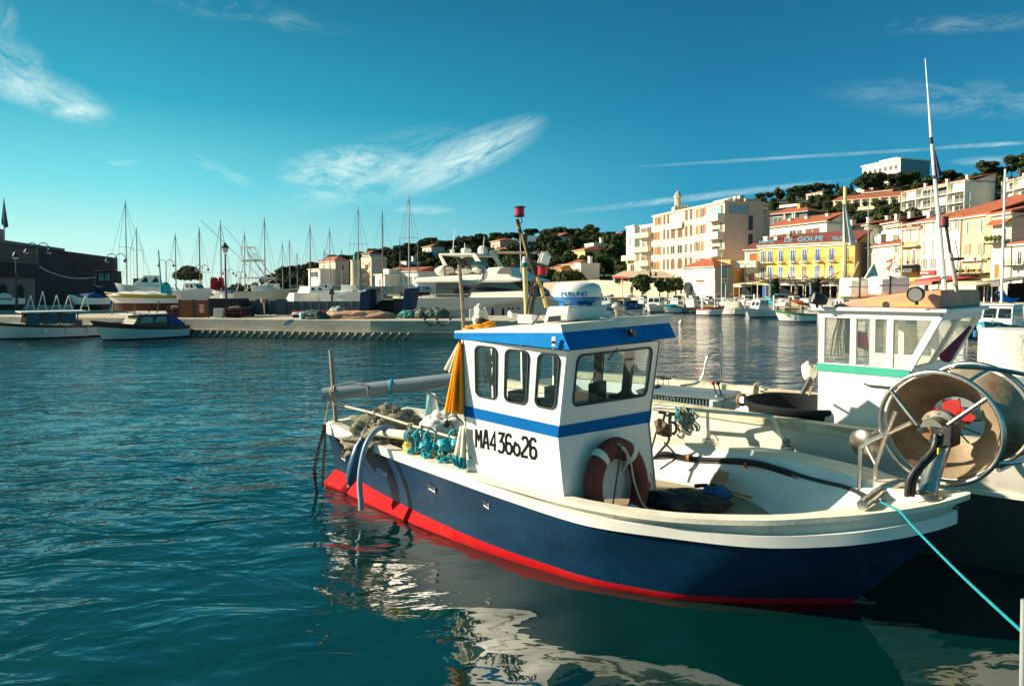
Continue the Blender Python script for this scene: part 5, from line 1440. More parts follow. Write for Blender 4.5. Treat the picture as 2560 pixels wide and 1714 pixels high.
def house(root, x0, x1, w, z0, z1, m_, rake=.15, glassm=DARKGL, name='cabin', win=True, over=.05, rear=0.0):
    """small cabin: walls, dark windows, roof"""
    mb = MB(); hw = w / 2
    mb.hexa([(x0, -hw, z0), (x1, -hw, z0), (x1, hw, z0), (x0, hw, z0), (x0 + rear, -hw * .9, z1), (x1 - rake, -hw * .9, z1), (x1 - rake, hw * .9, z1), (x0 + rear, hw * .9, z1)])
    c = mb.build(name, m_, root, smooth=0, bevel=.02)
    if win:
        h = z1 - z0
        za, zb = z0 + h * .45, z0 + h * .88
        k = lambda z: (z - z0) / h
        def wy(z): return hw * (1 - .1 * k(z)) + .006
        n = max(2, int((x1 - x0) / .7))
        for sd in (-1, 1):
            for i in range(n):
                a = x0 + .08 + (x1 - x0 - .2 - rake * .6) * i / n; b = a + (x1 - x0 - .2 - rake * .6) / n - .07
                MB().add([(a + rear * k(za), sd * wy(za), za), (b, sd * wy(za), za), (b - rake * .25, sd * wy(zb), zb), (a + rear * k(zb), sd * wy(zb), zb)], [(0, 1, 2, 3) if sd < 0 else (3, 2, 1, 0)]).build('window', glassm, c, smooth=0)
        for sd in (-1, 1):
            MB().add([(x1 - rake * k(za) + .006, sd * .03, za), (x1 - rake * k(za) + .006, sd * hw * .86, za), (x1 - rake * k(zb) + .006, sd * hw * .82, zb), (x1 - rake * k(zb) + .006, sd * .03, zb)], [(0, 1, 2, 3) if sd > 0 else (3, 2, 1, 0)]).build('windscreen', glassm, c, smooth=0)
    mb = MB(); mb.box(((x0 + rear - over + x1 - rake + over * 1.6) / 2, 0, z1 + .022), (x1 - rake - x0 - rear + over * 2.6, w * .9 + over * 2, .04))
    mb.build('roof', m_, c, bevel=.015)
    return c
def tarp(root, x0, x1, w, z0, z1, m_, name='tarp', ends=.25):
    mb = MB(); rings = []
    for i in range(13):
        t = i / 12; x = x0 + (x1 - x0) * t; h = z0 + (z1 - z0) * min(1, min(t, 1 - t) / ends) ** .7 + .03 * math.sin(i * 2.1); ww = w / 2 * (1 - .25 * abs(2 * t - 1) ** 3)
        rings.append([(x, -ww, z0), (x, -ww * .85, z0 + (h - z0) * .7), (x, 0, h), (x, ww * .85, z0 + (h - z0) * .7), (x, ww, z0)])
    mb.loft(rings, wrap=False, caps=False)
    return mb.build(name, m_, root, smooth=60)
def mast_part(root, x, z0, h, r=.05, m_=None, spread=(), boom=None, cover=None, stays=True, name='mast', half=.9):
    m_ = m_ or STEEL
    mb = MB(); mb.tube([(x, 0, z0), (x, 0, z0 + h * .6), (x, 0, z0 + h)], [r, r * .9, r * .6], 8)
    ms = mb.build(name, m_, root)
    for k in spread:
        MB().tube([(x, -half, z0 + h * k), (x, 0, z0 + h * k + .03), (x, half, z0 + h * k)], r * .3, 5).build('spreader', m_, ms)
    if stays:
        mb = MB(); rr = .008
        for e in ((x, -half, z0), (x, half, z0)):
            mb.tube([e, (x, e[1] * .95, z0 + h * (spread[0] if spread else .5)), (x, 0, z0 + h * .97)], rr, 4)
        for e in ((x + h * .28, 0, z0), (x - h * .30, 0, z0)): mb.tube([e, (x, 0, z0 + h * .97)], rr, 4)
        mb.build('rigging', DARKM, ms)
    if boom:
        mb = MB(); mb.tube([(x, 0, z0 + .9), (x - boom, 0, z0 + .95)], r * .8, 8); mb.build('boom', m_, ms)
        if cover:
            mb = MB(); mb.tube([(x + .02, 0, z0 + 1.3), (x - .1, 0, z0 + 1.08), (x - boom * .95, 0, z0 + 1.0)], [.07, .13, .08], 10); mb.build('sail_cover', cover, ms)
    return ms
ANTI = mat('antifoul_dark', (.03, .025, .025), .7, var=.3); ANTIR = mat('antifoul_brown', (.09, .03, .02), .8, var=.3); ANTIB = mat('antifoul_blue', (.01, .03, .08), .7, var=.3)
VARN = mat('varnish', (.10, .045, .02), .35, var=.3, vs=6); SHADEW = mat('hull_white_plain', (.70, .70, .66), .3, var=.04)
TARPB = mat('tarp_blue', (.005, .05, .22), .6, var=.2, vs=4); TARPW = mat('tarp_white', (.70, .66, .55), .7, var=.08); TARPC = mat('tarp_cyan', (.01, .32, .40), .6, var=.15)
def heading(a, b):       # from stern point to bow point
    d = b - a; return (a + b) / 2, math.atan2(d.y, d.x), d.length
PALEGL = mat('pale_pane', (.30, .30, .22), .2)
# two moored motor cruisers, sterns to the quay
c, h, l = heading(Z(452, 840, 0), Z(232, 853, 0))
r = thing('motor_boat', 'white motor cruiser with varnished trim and blue aft awning, moored nearest the pier', 'motor boat', c, h, 'cabin cruisers moored at the left quay')
mk_hull(r, l * 1.04, 1.75, .52, .86, SHADEW, ANTI, VARN, tr=.75, stripe_k=.30)
hc = house(r, -.55 * l / 2, .35 * l / 2, 1.15, .45, 1.02, VARN, rake=.45, glassm=PALEGL)
MB().box((-.15 - .1, 0, 1.065), (l * .41, 1.2, .035)).build('roof_panel', SHADEW, hc, bevel=.01)
for dx in (.0, .25, .5): MB().box((-.15 + dx, 0, 1.09), (.10, .8, .02)).build('roof_bar', NAVY, hc)
mb = MB(); mb.loft([[(x_, y_, z_) for y_, z_ in ((-.62 * k, .5), (-.55 * k, .5 + hh), (.55 * k, .5 + hh), (.62 * k, .5))] for x_, k, hh in ((-.54 * l / 2, 1, .56), (-.75 * l / 2, .95, .40), (-.97 * l / 2, .85, .1))], wrap=False, caps=False); mb.build('awning', TARPB, r, smooth=30)
mb = MB(); mb.box((.55 * l / 2, .2, .75), (.5, .3, .05)); mb.build('fore_hatch', VARN, r)
c, h, l = heading(Z(250, 838, 0), Z(-40, 850, 0))
r = thing('motor_boat', 'white motor cruiser with dark wheelhouse posts, moored at the left edge of the picture', 'motor boat', c, h, 'cabin cruisers moored at the left quay')
mk_hull(r, l, 1.8, .52, .80, SHADEW, ANTI, VARN, tr=.8, stripe_k=.2)
mb = MB()
for x_ in (-1.1, -.45, .2, .75):
    for sd in (-1, 1): mb.tube([(x_, sd * .68, .5), (x_ - .08, sd * .62, 1.13)], .035, 4)
wp = mb.build('wheelhouse_posts', VARN, r)
mb = MB(); mb.box((-.3, 0, 1.16), (2.5, 1.5, .05)); mb.build('roof', WHITE, r, bevel=.02)
for sd in (-1, 1):
    for a in (-1.06, -.41, .24): MB().add([(a, sd * .665, .62), (a + .55, sd * .665, .62), (a + .48, sd * .625, 1.08), (a - .04, sd * .625, 1.08)], [(0, 1, 2, 3)]).build('window', DARKGL, r, smooth=0)
mb = MB(); mb.box((-1.2, 0, .62), (.25, 1.3, .3)); mb.build('aft_seat', VARN, r)
for i, dx in enumerate((-1.5, -.7, .1)):
    MB().lathe([(0, -.13), (.05, -.1), (.06, .0), (.05, .1), (0, .13)], (dx, .90, .33), (0, 0, 1), 10).build('fender', WHITE, r)

# ------------------------------------------------------------------ harbour office, dark in the shade
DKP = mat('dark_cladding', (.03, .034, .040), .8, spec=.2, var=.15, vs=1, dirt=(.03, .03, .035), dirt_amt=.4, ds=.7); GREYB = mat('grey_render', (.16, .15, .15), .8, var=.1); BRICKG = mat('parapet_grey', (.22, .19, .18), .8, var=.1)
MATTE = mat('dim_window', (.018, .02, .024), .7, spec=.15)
ob = thing('harbour_building', 'long dark flat-roofed harbour building with a louvred front at the left edge', 'building', (-40, 60, QZ))
fL, fR = P(84, 700, 54), P(295, 700, 74); fd_ = Vector((fR.x - fL.x, fR.y - fL.y, 0)).normalized(); fn = Vector((fd_.y, -fd_.x, 0))
def OB(u, d, z): q = fL + fd_ * u - fn * d; return Vector((q.x, q.y, z))
lenF = (Vector((fR.x, fR.y, 0)) - Vector((fL.x, fL.y, 0))).length
def obox(mb, u0, u1, d0, d1, z0, z1): mb.hexa([OB(u0, d0, z0), OB(u1, d0, z0), OB(u1, d1, z0), OB(u0, d1, z0), OB(u0, d0, z1), OB(u1, d0, z1), OB(u1, d1, z1), OB(u0, d1, z1)])
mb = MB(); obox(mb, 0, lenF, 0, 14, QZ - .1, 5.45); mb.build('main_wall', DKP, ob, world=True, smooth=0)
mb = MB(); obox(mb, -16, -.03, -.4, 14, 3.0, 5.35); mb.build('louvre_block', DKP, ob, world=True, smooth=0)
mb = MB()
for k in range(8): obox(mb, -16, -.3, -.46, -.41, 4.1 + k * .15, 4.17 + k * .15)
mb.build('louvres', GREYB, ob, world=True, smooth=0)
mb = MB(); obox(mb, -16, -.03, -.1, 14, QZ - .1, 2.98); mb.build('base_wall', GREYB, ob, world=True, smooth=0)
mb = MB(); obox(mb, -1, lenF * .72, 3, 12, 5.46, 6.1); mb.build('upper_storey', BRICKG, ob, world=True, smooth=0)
mb = MB(); obox(mb, -14, -2.2, 1.0, 10, 5.36, 6.6); mb.build('roof_tower', BRICKG, ob, world=True, smooth=0)
for u0, u1, z0, z1 in ((8, 18.5, 2.9, 4.6),):
    MB().add([OB(u0, -.02, z0), OB(u1, -.02, z0), OB(u1, -.02, z1), OB(u0, -.02, z1)], [(0, 1, 2, 3)]).build('window', MATTE, ob, world=True, smooth=0)
for u in (-13, -10.4, -7.8, -5.2, -2.6):
    MB().add([OB(u - .6 + 0, -.12, 1.1)] + [OB(u + .6 * math.cos(a), -.12, 1.9 + .6 * math.sin(a)) for a in [math.pi * (1 - k / 8) for k in range(9)]][0:0] + [OB(u + .6, -.12, 1.1)] + [OB(u + .6 * math.cos(math.pi * k / 8), -.12, 1.9 + .6 * math.sin(math.pi * k / 8)) for k in range(9)], [tuple(range(11))]).build('arched_window', MATTE, ob, world=True, smooth=0)
for u in (-12, -8.5, -4.6):
    MB().add([OB(u - .5, -.43, 3.1), OB(u + .5, -.43, 3.1), OB(u + .5, -.43, 4.0), OB(u - .5, -.43, 4.0)], [(0, 1, 2, 3)]).build('window', MATTE, ob, world=True, smooth=0)
t = thing('flagpole', 'pole with a limp dark and white flag on the roof of the dark building', 'flagpole', P(10, 590, 46))
mb = MB(); mb.tube([P(11, 600, 46), P(9, 494, 46)], [.045, .025], 7); mb.build('pole', STEEL, t, world=True)
cloth('flag', [P(9, 500, 46), P(10.5, 500, 46)], [P(4, 556, 46), P(12, 570, 46), P(19, 566, 46)], _mc['pennant_blue'], t, pl=.05, k=2, n=20, rows=8)
# ------------------------------------------------------------------ street lamps
IRON = mat('lamp_iron', (.02, .025, .028), .5, var=.2); LAMPG = mat('lamp_glass', (.55, .55, .5), .3)
def goose_lamp(px, py_top, py_base, Y, label, arms=2, span=28, base=None):
    b = P(px, py_base, Y); top = P(px, py_top, Y); s = Y / F; w = span * s
    t = thing('street_lamp', label, 'street lamp', b, 0, 'gooseneck street lamps')
    mb = MB(); mb.tube([b, b + (top - b) * .3, top], [.06, .045, .035], 8); mb.build('post', IRON, t, world=True)
    for sd in ((-1, 1) if arms == 2 else (1,)):
        mb = MB(); pts = [top - Vector((0, 0, w * .55))] + [top + Vector((sd * w * .5 * (1 - math.cos(a)), 0, w * .5 * math.sin(a) - w * .1)) for a in [math.pi * k / 8 for k in range(1, 9)]]
        mb.tube(pts, .03, 6); e = pts[-1]; mb.lathe([(.03, .0), (.05, -.08), (.17, -.22), (.16, -.24)], e, n=12)
        mb.build('arm', IRON, t, world=True)
        mb = MB(); mb.lathe([(.13, -.22), (.14, -.27), (.08, -.36), (0, -.38)], e, n=12); mb.build('bulb', LAMPG, t, world=True)
for i, (px, a, b, Y, sp, lb_) in enumerate(((94, 618, 770, 44, 28, 'twin gooseneck lamp in front of the dark building, white globes'), (290, 643, 745, 56, 23, 'twin gooseneck lamp at the right corner of the dark building'),
        (415, 657, 720, 75, 19, 'twin gooseneck lamp left of the flat-topped pine'), (505, 668, 720, 80, 15, 'twin gooseneck lamp just right of the flat-topped pine'), (570, 678, 722, 85, 13, 'small twin gooseneck lamp behind the lantern post'),
        (602, 684, 722, 95, 12, 'farthest small twin gooseneck lamp, left of the tower boat'))):
    goose_lamp(px, a, b, Y, lb_, 2, sp)
t = thing('globe_lamp', 'single globe lamp on a dark post in front of the left edge of the building', 'street lamp', GP(41, 782))
Y = 39; mb = MB(); mb.tube([P(42, 782, Y), P(40, 650, Y)], [.07, .04], 8); mb.build('post', IRON, t, world=True)
mb = MB(); mb.lathe([(.05, -.1), (.14, .0), (.15, .1), (.05, .3), (0, .34)], P(39, 643, Y), n=12); mb.build('cap', IRON, t, world=True)
mb = MB(); mb.lathe([(0, -.14), (.1, -.1), (.14, .02)], P(39, 643, Y), n=12); mb.build('globe', LAMPG, t, world=True)
t = thing('lantern_lamp', 'tall black lantern lamp post on the pier beside the red buoy flags', 'street lamp', P(564, 745, 36))
Y = 36; mb = MB(); mb.tube([P(566, 760, Y), P(564, 700, Y), P(563, 634, Y)], [.07, .05, .04], 8); mb.build('post', IRON, t, world=True)
c = P(563, 632, Y); mb = MB(); mb.lathe([(.05, 0), (.12, .04), (.20, .26)], c, n=8); mb.build('lantern_glass', LAMPG, t, world=True)
mb = MB(); mb.lathe([(.20, .26), (.23, .28), (.12, .40), (.07, .42), (.10, .46), (.03, .52), (0, .58)], c, n=8); mb.build('lantern_cap', IRON, t, world=True)
mb = MB(); mb.tube(curve_pts([P(100, 667, 42), P(130, 682, 44), P(180, 695, 47), P(230, 694, 50), P(290, 684, 55)], 6), .035, 6)
o = mb.build('light_garland', mat('garland', (.5, .48, .42), .7)); tag(o, 'white light garland sagging between lamps in front of the dark building', 'garland')
# ------------------------------------------------------------------ boats on the hard
def on_hard(px0, px1, py, Y, z, name, label, cat, group=None, flip=False, dY=0.0):
    a, b = P(px0, py, Y), P(px1, py, Y + dY); c, h, l = heading(a, b) if not flip else heading(b, a)
    c = Vector((c.x, c.y, z)); return thing(name, label, cat, c, h, group), l
def props(root, xs, w, z, zq):
    for x in xs:
        for sd in (-1, 1):
            MB().tube([(x, sd * w, zq - z), (x, sd * w * .75, .1)], .035, 5).build('prop', WOOD, root)
HG = 'boats laid up on the quay'
r, l = on_hard(262, 447, 760, 37, 1.40, 'laid_up_boat', 'white double-ended boat with a mustard yellow stripe laid up on the quay', 'boat', HG, flip=True)
mk_hull(r, l, 1.5, .42, .58, SHADEW, ANTIR, mat('stripe_mustard', (.42, .27, .02), .5, var=.1), tr=.35, stripe_k=.42, rise=.32, boot=.0)
tarp(r, -l * .42, l * .42, 1.3, .4, .62, TARPW); props(r, (-1.2, 0, 1.2), .75, 1.40, QZ)
r, l = on_hard(300, 420, 748, 43, 1.5, 'laid_up_boat', 'white streamlined cruiser with a dark cabin window behind the mustard striped boat', 'motor boat', HG, flip=True, dY=1)
mk_hull(r, l * 1.2, 2.0, .75, 1.0, WHITE2, ANTIB, tr=.85, rise=.3); house(r, -.5 * l * .8, .3 * l, 1.5, .75, 1.45, WHITE2, rake=.9, rear=.2)
r, l = on_hard(240, 330, 738, 46, 1.6, 'laid_up_boat', 'dark wheelhouse boat laid up in front of the dark building', 'boat', HG, flip=True)
mk_hull(r, l * 1.2, 2.0, .6, .85, NAVY, ANTI, tr=.8, rise=.3); house(r, -.2, .9, 1.3, .6, 1.7, DKP, rake=.1); mast_part(r, -.9, .6, 5.9, .045, None, (.46,), stays=True)
r, l = on_hard(330, 400, 735, 50, 1.6, 'laid_up_boat', 'ketch with a second shorter mast laid up behind the striped boat', 'sailing boat', HG)
mk_hull(r, l * 1.4, 2.0, .6, .85, DKP, ANTI, tr=.6, rise=.3); house(r, -.6, .8, 1.3, .6, 1.25, DKP, rake=.1); mast_part(r, -.6, .6, 4.4, .045, None, (.63,), stays=True)
r, l = on_hard(390, 440, 742, 38.5, 1.3, 'sail_bag', 'turquoise sail cover standing on the mustard striped boat', 'sail cover')
mb = MB(); p_ = lambda x, y: P(x, y, 36.9)
mb.prism([p_(404, 738), p_(425, 738), p_(420, 712), p_(412, 704), p_(404, 708)], (0, .3, 0)); mb.build('cover_cloth', TARPC, r, world=True, bevel=.06, smooth=40)
mb = MB(); mb.tube([p_(404, 735), p_(396, 625)], [.05, .03], 7); mb.build('spar', TARPC, r, world=True)
r, l = on_hard(600, 726, 752, 38.5, 1.45, 'sport_fishing_boat', 'white sport fishing boat with a tall tubular tuna tower laid up on the quay', 'motor boat', HG)
mk_hull(r, l * 1.05, 1.7, .55, .72, mat('cream_hull', (.62, .55, .42), .4, var=.05), ANTI, tr=.85, rise=.3); 
house(r, -.55, .75, 1.2, .6, .85, WHITE2, rake=.5, win=False)
mb = MB()
for sd in (-1, 1):
    mb.tube([(-1.3, sd * .7, .6), (-.95, sd * .5, 2.3)], .03, 6); mb.tube([(.75, sd * .7, .6), (-.3, sd * .5, 2.15), (-.75, sd * .45, 2.75)], .03, 6); mb.tube([(-.9, sd * .7, .6), (.3, sd * .65, 1.3)], .022, 6); mb.tube([(-1.15, sd * .6, 1.3), (.35, sd * .6, 1.3)], .02, 6); mb.tube([(-1.0, sd * .55, 2.3), (-.25, sd * .5, 2.25)], .02, 6); mb.tube([(-1.0, sd * .5, 2.3), (-1.15, sd * .45, 3.0)], .025, 6); mb.tube([(-.25, sd * .5, 2.25), (-.7, sd * .42, 3.0)], .02, 6)
    mb.tube([(.1, sd * .6, 1.2), (-2.9, sd * 1.4, 4.4)], .014, 5)
mb.build('tuna_tower', mat('tower_tube', (.60, .55, .44), .4, .3), r)
mb = MB(); mb.box((-.4, 0, 1.32), (1.7, 1.35, .06)); mb.box((-.65, 0, 2.28), (1.0, .9, .12)); mb.box((-.9, 0, 3.02), (.7, .8, .05)); mb.build('tower_top', WHITE2, r, bevel=.015)
props(r, (-.9, .5), .8, 1.45, QZ)
r, l = on_hard(540, 610, 742, 41, 1.35, 'laid_up_boat', 'small white boat with a blue hatch laid up left of the tower boat', 'boat', HG, flip=True)
mk_hull(r, l * 1.25, 1.6, .5, .75, WHITE2, ANTI, tr=.8, rise=.3); tarp(r, -.7, .7, 1.2, .5, .72, TARPB)
r, l = on_hard(726, 832, 750, 42, 1.25, 'laid_up_boat', 'sleek white cruiser with tinted side windows laid up right of the tower boat', 'motor boat', HG, dY=2)
mk_hull(r, l * 1.1, 1.9, .65, .75, WHITE2, ANTI, tr=.85, rise=.3); house(r, -.6, 1.0, 1.5, .65, 1.02, WHITE2, rake=.7, rear=.15)
r, l = on_hard(836, 905, 748, 41, 1.25, 'laid_up_boat', 'white boat stern-on with an outboard engine, next to the navy canvas shelter', 'motor boat', HG, dY=4)
mk_hull(r, l * 1.1, 1.9, .72, .8, WHITE2, ANTI, tr=.9, rise=.3); mb = MB(); mb.box((-l * .55 - .15, 0, .75), (.26, .26, .34), taper=.8); mb.box((-l * .55 - .12, 0, .4), (.12, .1, .5)); mb.build('outboard', BLACK, r, bevel=.03); house(r, -.3, .5, .8, .75, 1.1, WHITE2, rake=.2, win=False)
for (px0, px1, Y, lb_) in ((452, 520, 47, 'white covered boat laid up behind the brown panels'), (660, 700, 52, 'white motor boat far behind the tower boat'), (780, 845, 52, 'white motor boat laid up behind the sleek cruiser')):
    r, l = on_hard(px0, px1, 738, Y, 1.3, 'laid_up_boat', lb_, 'boat', HG, flip=px0 > 500)
    mk_hull(r, l * 1.4, 1.8, .7, .95, WHITE2, ANTI, tr=.8, rise=.3); house(r, -.4, .6, 1.2, .7, 1.2, WHITE2, rake=.35)
# trestles and struts in front of the building
for i, (px, lb_) in enumerate(((75, 'leftmost'), (105, 'second'), (140, 'third'), (170, 'fourth'), (212, 'rightmost'))):
    t = thing('trestle', f'{lb_} of the five white A-shaped boat stands on the left quay', 'boat stand', P(px, 775, 38), 0, 'boat stands on the left quay')
    for sd in (-1, 1): MB().tube([P(px + sd * 12, 778, 38), P(px + 2, 738 if i != 1 else 728, 38)], .03, 5).build('leg', WHITE, t, world=True)
    MB().tube([P(px - 7, 764, 38), P(px + 8, 764, 38)], .02, 5).build('brace', WHITE, t, world=True)
for px0, px1, Y, lb_, m_ in ((178, 260, 40, 'small open boat under a bright blue cover on the left quay', TARPB), (0, 20, 40, 'small boat with an orange stripe at the far left edge', mat('stripe_orange', (.6, .16, .02), .5))):
    r, l = on_hard(px0, px1, 765, Y, 1.2, 'laid_up_boat', lb_, 'boat', HG, flip=True)
    mk_hull(r, max(l, 1.6) * 1.1, 1.3, .4, .6, WHITE2, ANTI, m_ if m_ is not TARPB else None, tr=.8); tarp(r, -l * .4, l * .3, 1.1, .4, .7, m_ if m_ is TARPB else TARPW)
# ------------------------------------------------------------------ clutter at the pier edge
BROWN = mat('corten_panel', (.20, .055, .018), .75, var=.2, vs=3, dirt=(.10, .03, .015), dirt_amt=.5, ds=2)
Y = 32.9
def slab(px0, px1, py0, py1, Y, th, name, label, cat, m_, group=None, parts=None, bevel=.01):
    a = P(px0, py1, Y); b = P(px1, py0, Y); t = thing(name, label, cat, Vector(((a.x + b.x) / 2, Y, a.z)), 0, group)
    mb = MB(); mb.box((0, th / 2, (b.z - a.z) / 2), (b.x - a.x, th, b.z - a.z)); mb.build('body', m_, t, bevel=bevel, smooth=0)
    return t, b.x - a.x, b.z - a.z
t, w, hgt = slab(450, 481, 750, 793, Y, .06, 'screen_panel', 'plain rust-brown screen panel on the pier', 'panel', BROWN, 'rust-brown screen panels')
for sx in (-1, 1): MB().box((sx * (w / 2 + .03), .03, hgt / 2), (.06, .09, hgt + .05)).build('post', DARKM, t)
t, w, hgt = slab(488, 519, 750, 793, Y, .06, 'screen_panel', 'rust-brown screen panel carrying a red notice with white writing', 'panel', BROWN, 'rust-brown screen panels')
for sx in (-1, 1): MB().box((sx * (w / 2 + .03), .03, hgt / 2), (.06, .09, hgt + .05)).build('post', DARKM, t)
sg = MB().box((.02, -.012, hgt * .52), (.24, .02, .46)).build('notice', mat('notice_red', (.5, .04, .03), .6), t)
for k, wd_ in enumerate(('BORDS', 'PORT', 'PASSAGE', 'VIEUX')):
    text_mesh(wd_, .085, 'notice_text', WHITE2, sg, Vector((.02, -.024, hgt * .52 + .12 - .105 * k)), (1, 0, 0), (0, 0, 1), .002, world=False, align='CENTER', xs=.75, bold=.004)
t, w, hgt = slab(521, 600, 746, 792, 34, 1.2, 'dark_container', 'long dark storage container behind the white cabinet', 'container', mat('container_shadow', (.025, .024, .026), .8, var=.3))  # dark box with the black shadow put into its colour
t, w, hgt = slab(534, 555, 771, 795, 32.4, .3, 'electric_cabinet', 'small white electric cabinet on the pier', 'cabinet', WHITE); MB().box((0, -.006, hgt * .55), (w * .8, .01, hgt * .75)).build('door', CREAM, t)
def cage(px0, px1, py0, py1, Y, label):
    a = P(px0, py1, Y); b = P(px1, py0, Y); w, h_ = b.x - a.x, b.z - a.z
    t = thing('cage_crate', label, 'cage crate', Vector(((a.x + b.x) / 2, Y, a.z)), 0, 'red metal cage crates')
    mb = MB(); m_ = mat('cage_red', (.26, .03, .02), .7, var=.2)
    for x in (-w / 2, 0, w / 2):
        for y in (0, .5): mb.box((x, y, h_ / 2), (.035, .035, h_))
    for z in (.05, h_ * .5, h_):
        for y in (0, .5): mb.box((0, y, z), (w, .03, .035))
        for x in (-w / 2, w / 2): mb.box((x, .25, z), (.03, .5, .03))
    mb.build('frame', m_, t, smooth=0)
    mb = MB(); mb.box((0, .25, h_ * .42), (w * .95, .45, h_ * .7)); mb.build('netting_fill', mat('cage_dark', (.03, .018, .015), .9, var=.4), t)
    mb = MB(); mb.blob((0, .25, h_ * .95), (w * .42, .22, .10), px0, .4, 3); mb.build('net_top', MULTI, t, smooth=80)
cage(417, 447, 768, 794, 33, 'red metal cage crate left of the brown panels'); cage(565, 601, 769, 795, 32.6, 'red metal cage crate right of the white cabinet')
t, w, hgt = slab(604, 625, 768, 794, 33.4, .6, 'dark_crate', 'low dark crate beside the right-hand red cage', 'crate', BLACK)
FEN = mat('fence_grey', (.085, .115, .13), .6, var=.12)
for px0, px1, Y, lb_ in ((612, 720, 35, 'short grey ribbed barrier behind the sign pole'), (716, 922, 35.4, 'long grey ribbed barrier behind the nets')):
    t, w, hgt = slab(px0, px1, 753, 786, Y, .08, 'barrier', lb_, 'barrier', FEN, 'grey ribbed barriers')
    k = int(w / .42)
    for i in range(k + 1): MB().box((-w / 2 + w * i / k, -.04, hgt / 2), (.12, .10, hgt + .03)).build('rib', mat('fence_light', (.12, .16, .18), .6), t, bevel=.01)
for px, lb_ in ((640, 'dark wheelie bin at the left end of the grey barrier'), (690, 'dark wheelie bin by the middle of the grey barrier'), (985, 'dark wheelie bin in front of the navy canvas shelter')):
    t, w, hgt = slab(px, px + 22, 750, 787, 34.4, .4, 'wheelie_bin', lb_, 'bin', mat('bin_grey', (.045, .065, .07), .6, var=.2), 'wheelie bins'); MB().box((0, .2, hgt + .02), (w * 1.06, .46, .05)).build('lid', DARKM, t, bevel=.01)
t = thing('sign_pole', 'slim pole with a pink cloth tied round its top on the pier', 'pole', GP(661, 792))
MB().tube([GP(661, 792), P(659, 752, 33)], .035, 6).build('pole', STEEL, t, world=True); mb = MB(); mb.blob(P(657, 752, 32.95), (.12, .08, .11), 2, .4, 3); mb.build('cloth', mat('cloth_rose', (.55, .25, .28), .8, var=.3), t, world=True, smooth=80)
t = thing('buoy_flags', 'cluster of ragged red marker flags on thin sticks beside the lantern lamp', 'marker flags', P(538, 745, 36.5)); rng = random.Random(5)
for k in range(6):
    x = 527 + k * 5; MB().tube([P(541 + k, 760, 36.5), P(x + 2, 700, 36.5)], .012, 5).build('stick', DARKM, t, world=True)
    cloth('flag', [P(x, 698 - rng.uniform(0, 8), 36.5 + .05 * k), P(x + 7, 696, 36.5 + .05 * k)], [P(x - 1, 718, 36.5 + .05 * k), P(x + 4, 722 + rng.uniform(-5, 5), 36.5), P(x + 9, 716, 36.5 + .05 * k)], mat('flag_red', (.62, .015, .02), .7, var=.2), t, pl=.03, k=2, n=10, rows=6)
def pile(px0, px1, py0, py1, Y, m_, label, seed, extra=None):
    a = P(px0, py1, Y); b = P(px1, py0, Y); t = thing('net_pile', label, 'net pile', Vector(((a.x + b.x) / 2, Y, a.z)), 0, 'net piles on the pier'); w, h_ = (b.x - a.x) / 2, b.z - a.z; rng = random.Random(seed)
    mb = MB()
    mb.blob((0, 0, 0), (w, .55, h_), seed, .35, 4, freq=2)
    for k in range(3): mb.blob((rng.uniform(-.6, .6) * w, rng.uniform(-.2, .1), 0), (w * .5, .4, h_ * rng.uniform(.5, .95)), seed + k + 1, .4, 3, freq=2)
    mb.build('heap', m_, t, smooth=80)
    if extra:
        mb = MB(); mb.blob((w * extra[1], -.2, h_ * .3), (w * .25, .2, h_ * .6), seed + 9, .4, 3); mb.build('patch', extra[0], t, smooth=80)
NETG = mat('net_green', (.06, .10, .085), .95, var=.5, vs=7, bump=.8, bs=20); NETP = mat('net_salmon', (.50, .27, .17), .95, var=.2, vs=5, bump=.5, bs=14); NETT = mat('net_teal', (.03, .16, .14), .95, var=.4, vs=6, bump=.7, bs=18)
pile(752, 822, 776, 797, 31.0, NETG, 'grey-green net pile at the pier edge', 3, (mat('net_paleblue', (.25, .42, .42), .9), -.75)); pile(818, 985, 777, 792, 32.0, NETP, 'long low salmon-coloured net pile along the pier', 5); pile(822, 868, 767, 782, 32.8, mat('net_grey', (.33, .36, .31), .95, var=.3, bump=.6), 'pale grey net pile behind the salmon one', 7)
pile(998, 1045, 775, 788, 32.6, NETT, 'teal green net pile left of the yacht stern', 9); pile(1036, 1062, 776, 788, 32.4, MULTI, 'small brown net pile below the yacht transom', 11); pile(1062, 1122, 770, 788, 32.4, NETG, 'dark green net pile in front of the yacht hull', 13)
r, l = on_hard(731, 904, 778, 33.6, .92, 'rowing_shell', 'long red and white narrow hull lying on the pier behind the nets', 'boat', None)
mk_hull(r, l, .5, .16, .22, WHITE2, WHITE2, mat('shell_red', (.5, .03, .03), .5), tr=.4, rise=.0, stripe_k=.5)
r, l = on_hard(733, 770, 786, 33.0, .86, 'white_dinghy', 'short white hull lying on the pier below the red and white shell', 'boat', None); mk_hull(r, l, .5, .16, .2, WHITE2, ANTI, tr=.6, rise=.0)
o = MB(); o.hexa([P(708, 814, 29.2), P(724, 810, 29.2), P(735, 803, 29.5), P(720, 806, 29.5), P(712, 806, 29.2), P(722, 799, 29.2), P(733, 798, 29.5), P(724, 799, 29.5)])
o = o.build('tipped_crate', mat('crate_paleblue', (.30, .46, .48), .6), smooth=0); tag(o, 'pale blue crate tipped over on the pier curb', 'crate')
o = MB().box(P(1180, 782, 32.6) + Vector((0, 0, -.05)), (.25, .2, .46)).build('bollard_post', WHITE2, bevel=.02); tag(o, 'white square service post on the pier in front of the yacht', 'post')
t = thing('canvas_shelter', 'boat under a navy blue canvas shelter at the end of the barrier', 'covered boat', P(970, 785, 37))
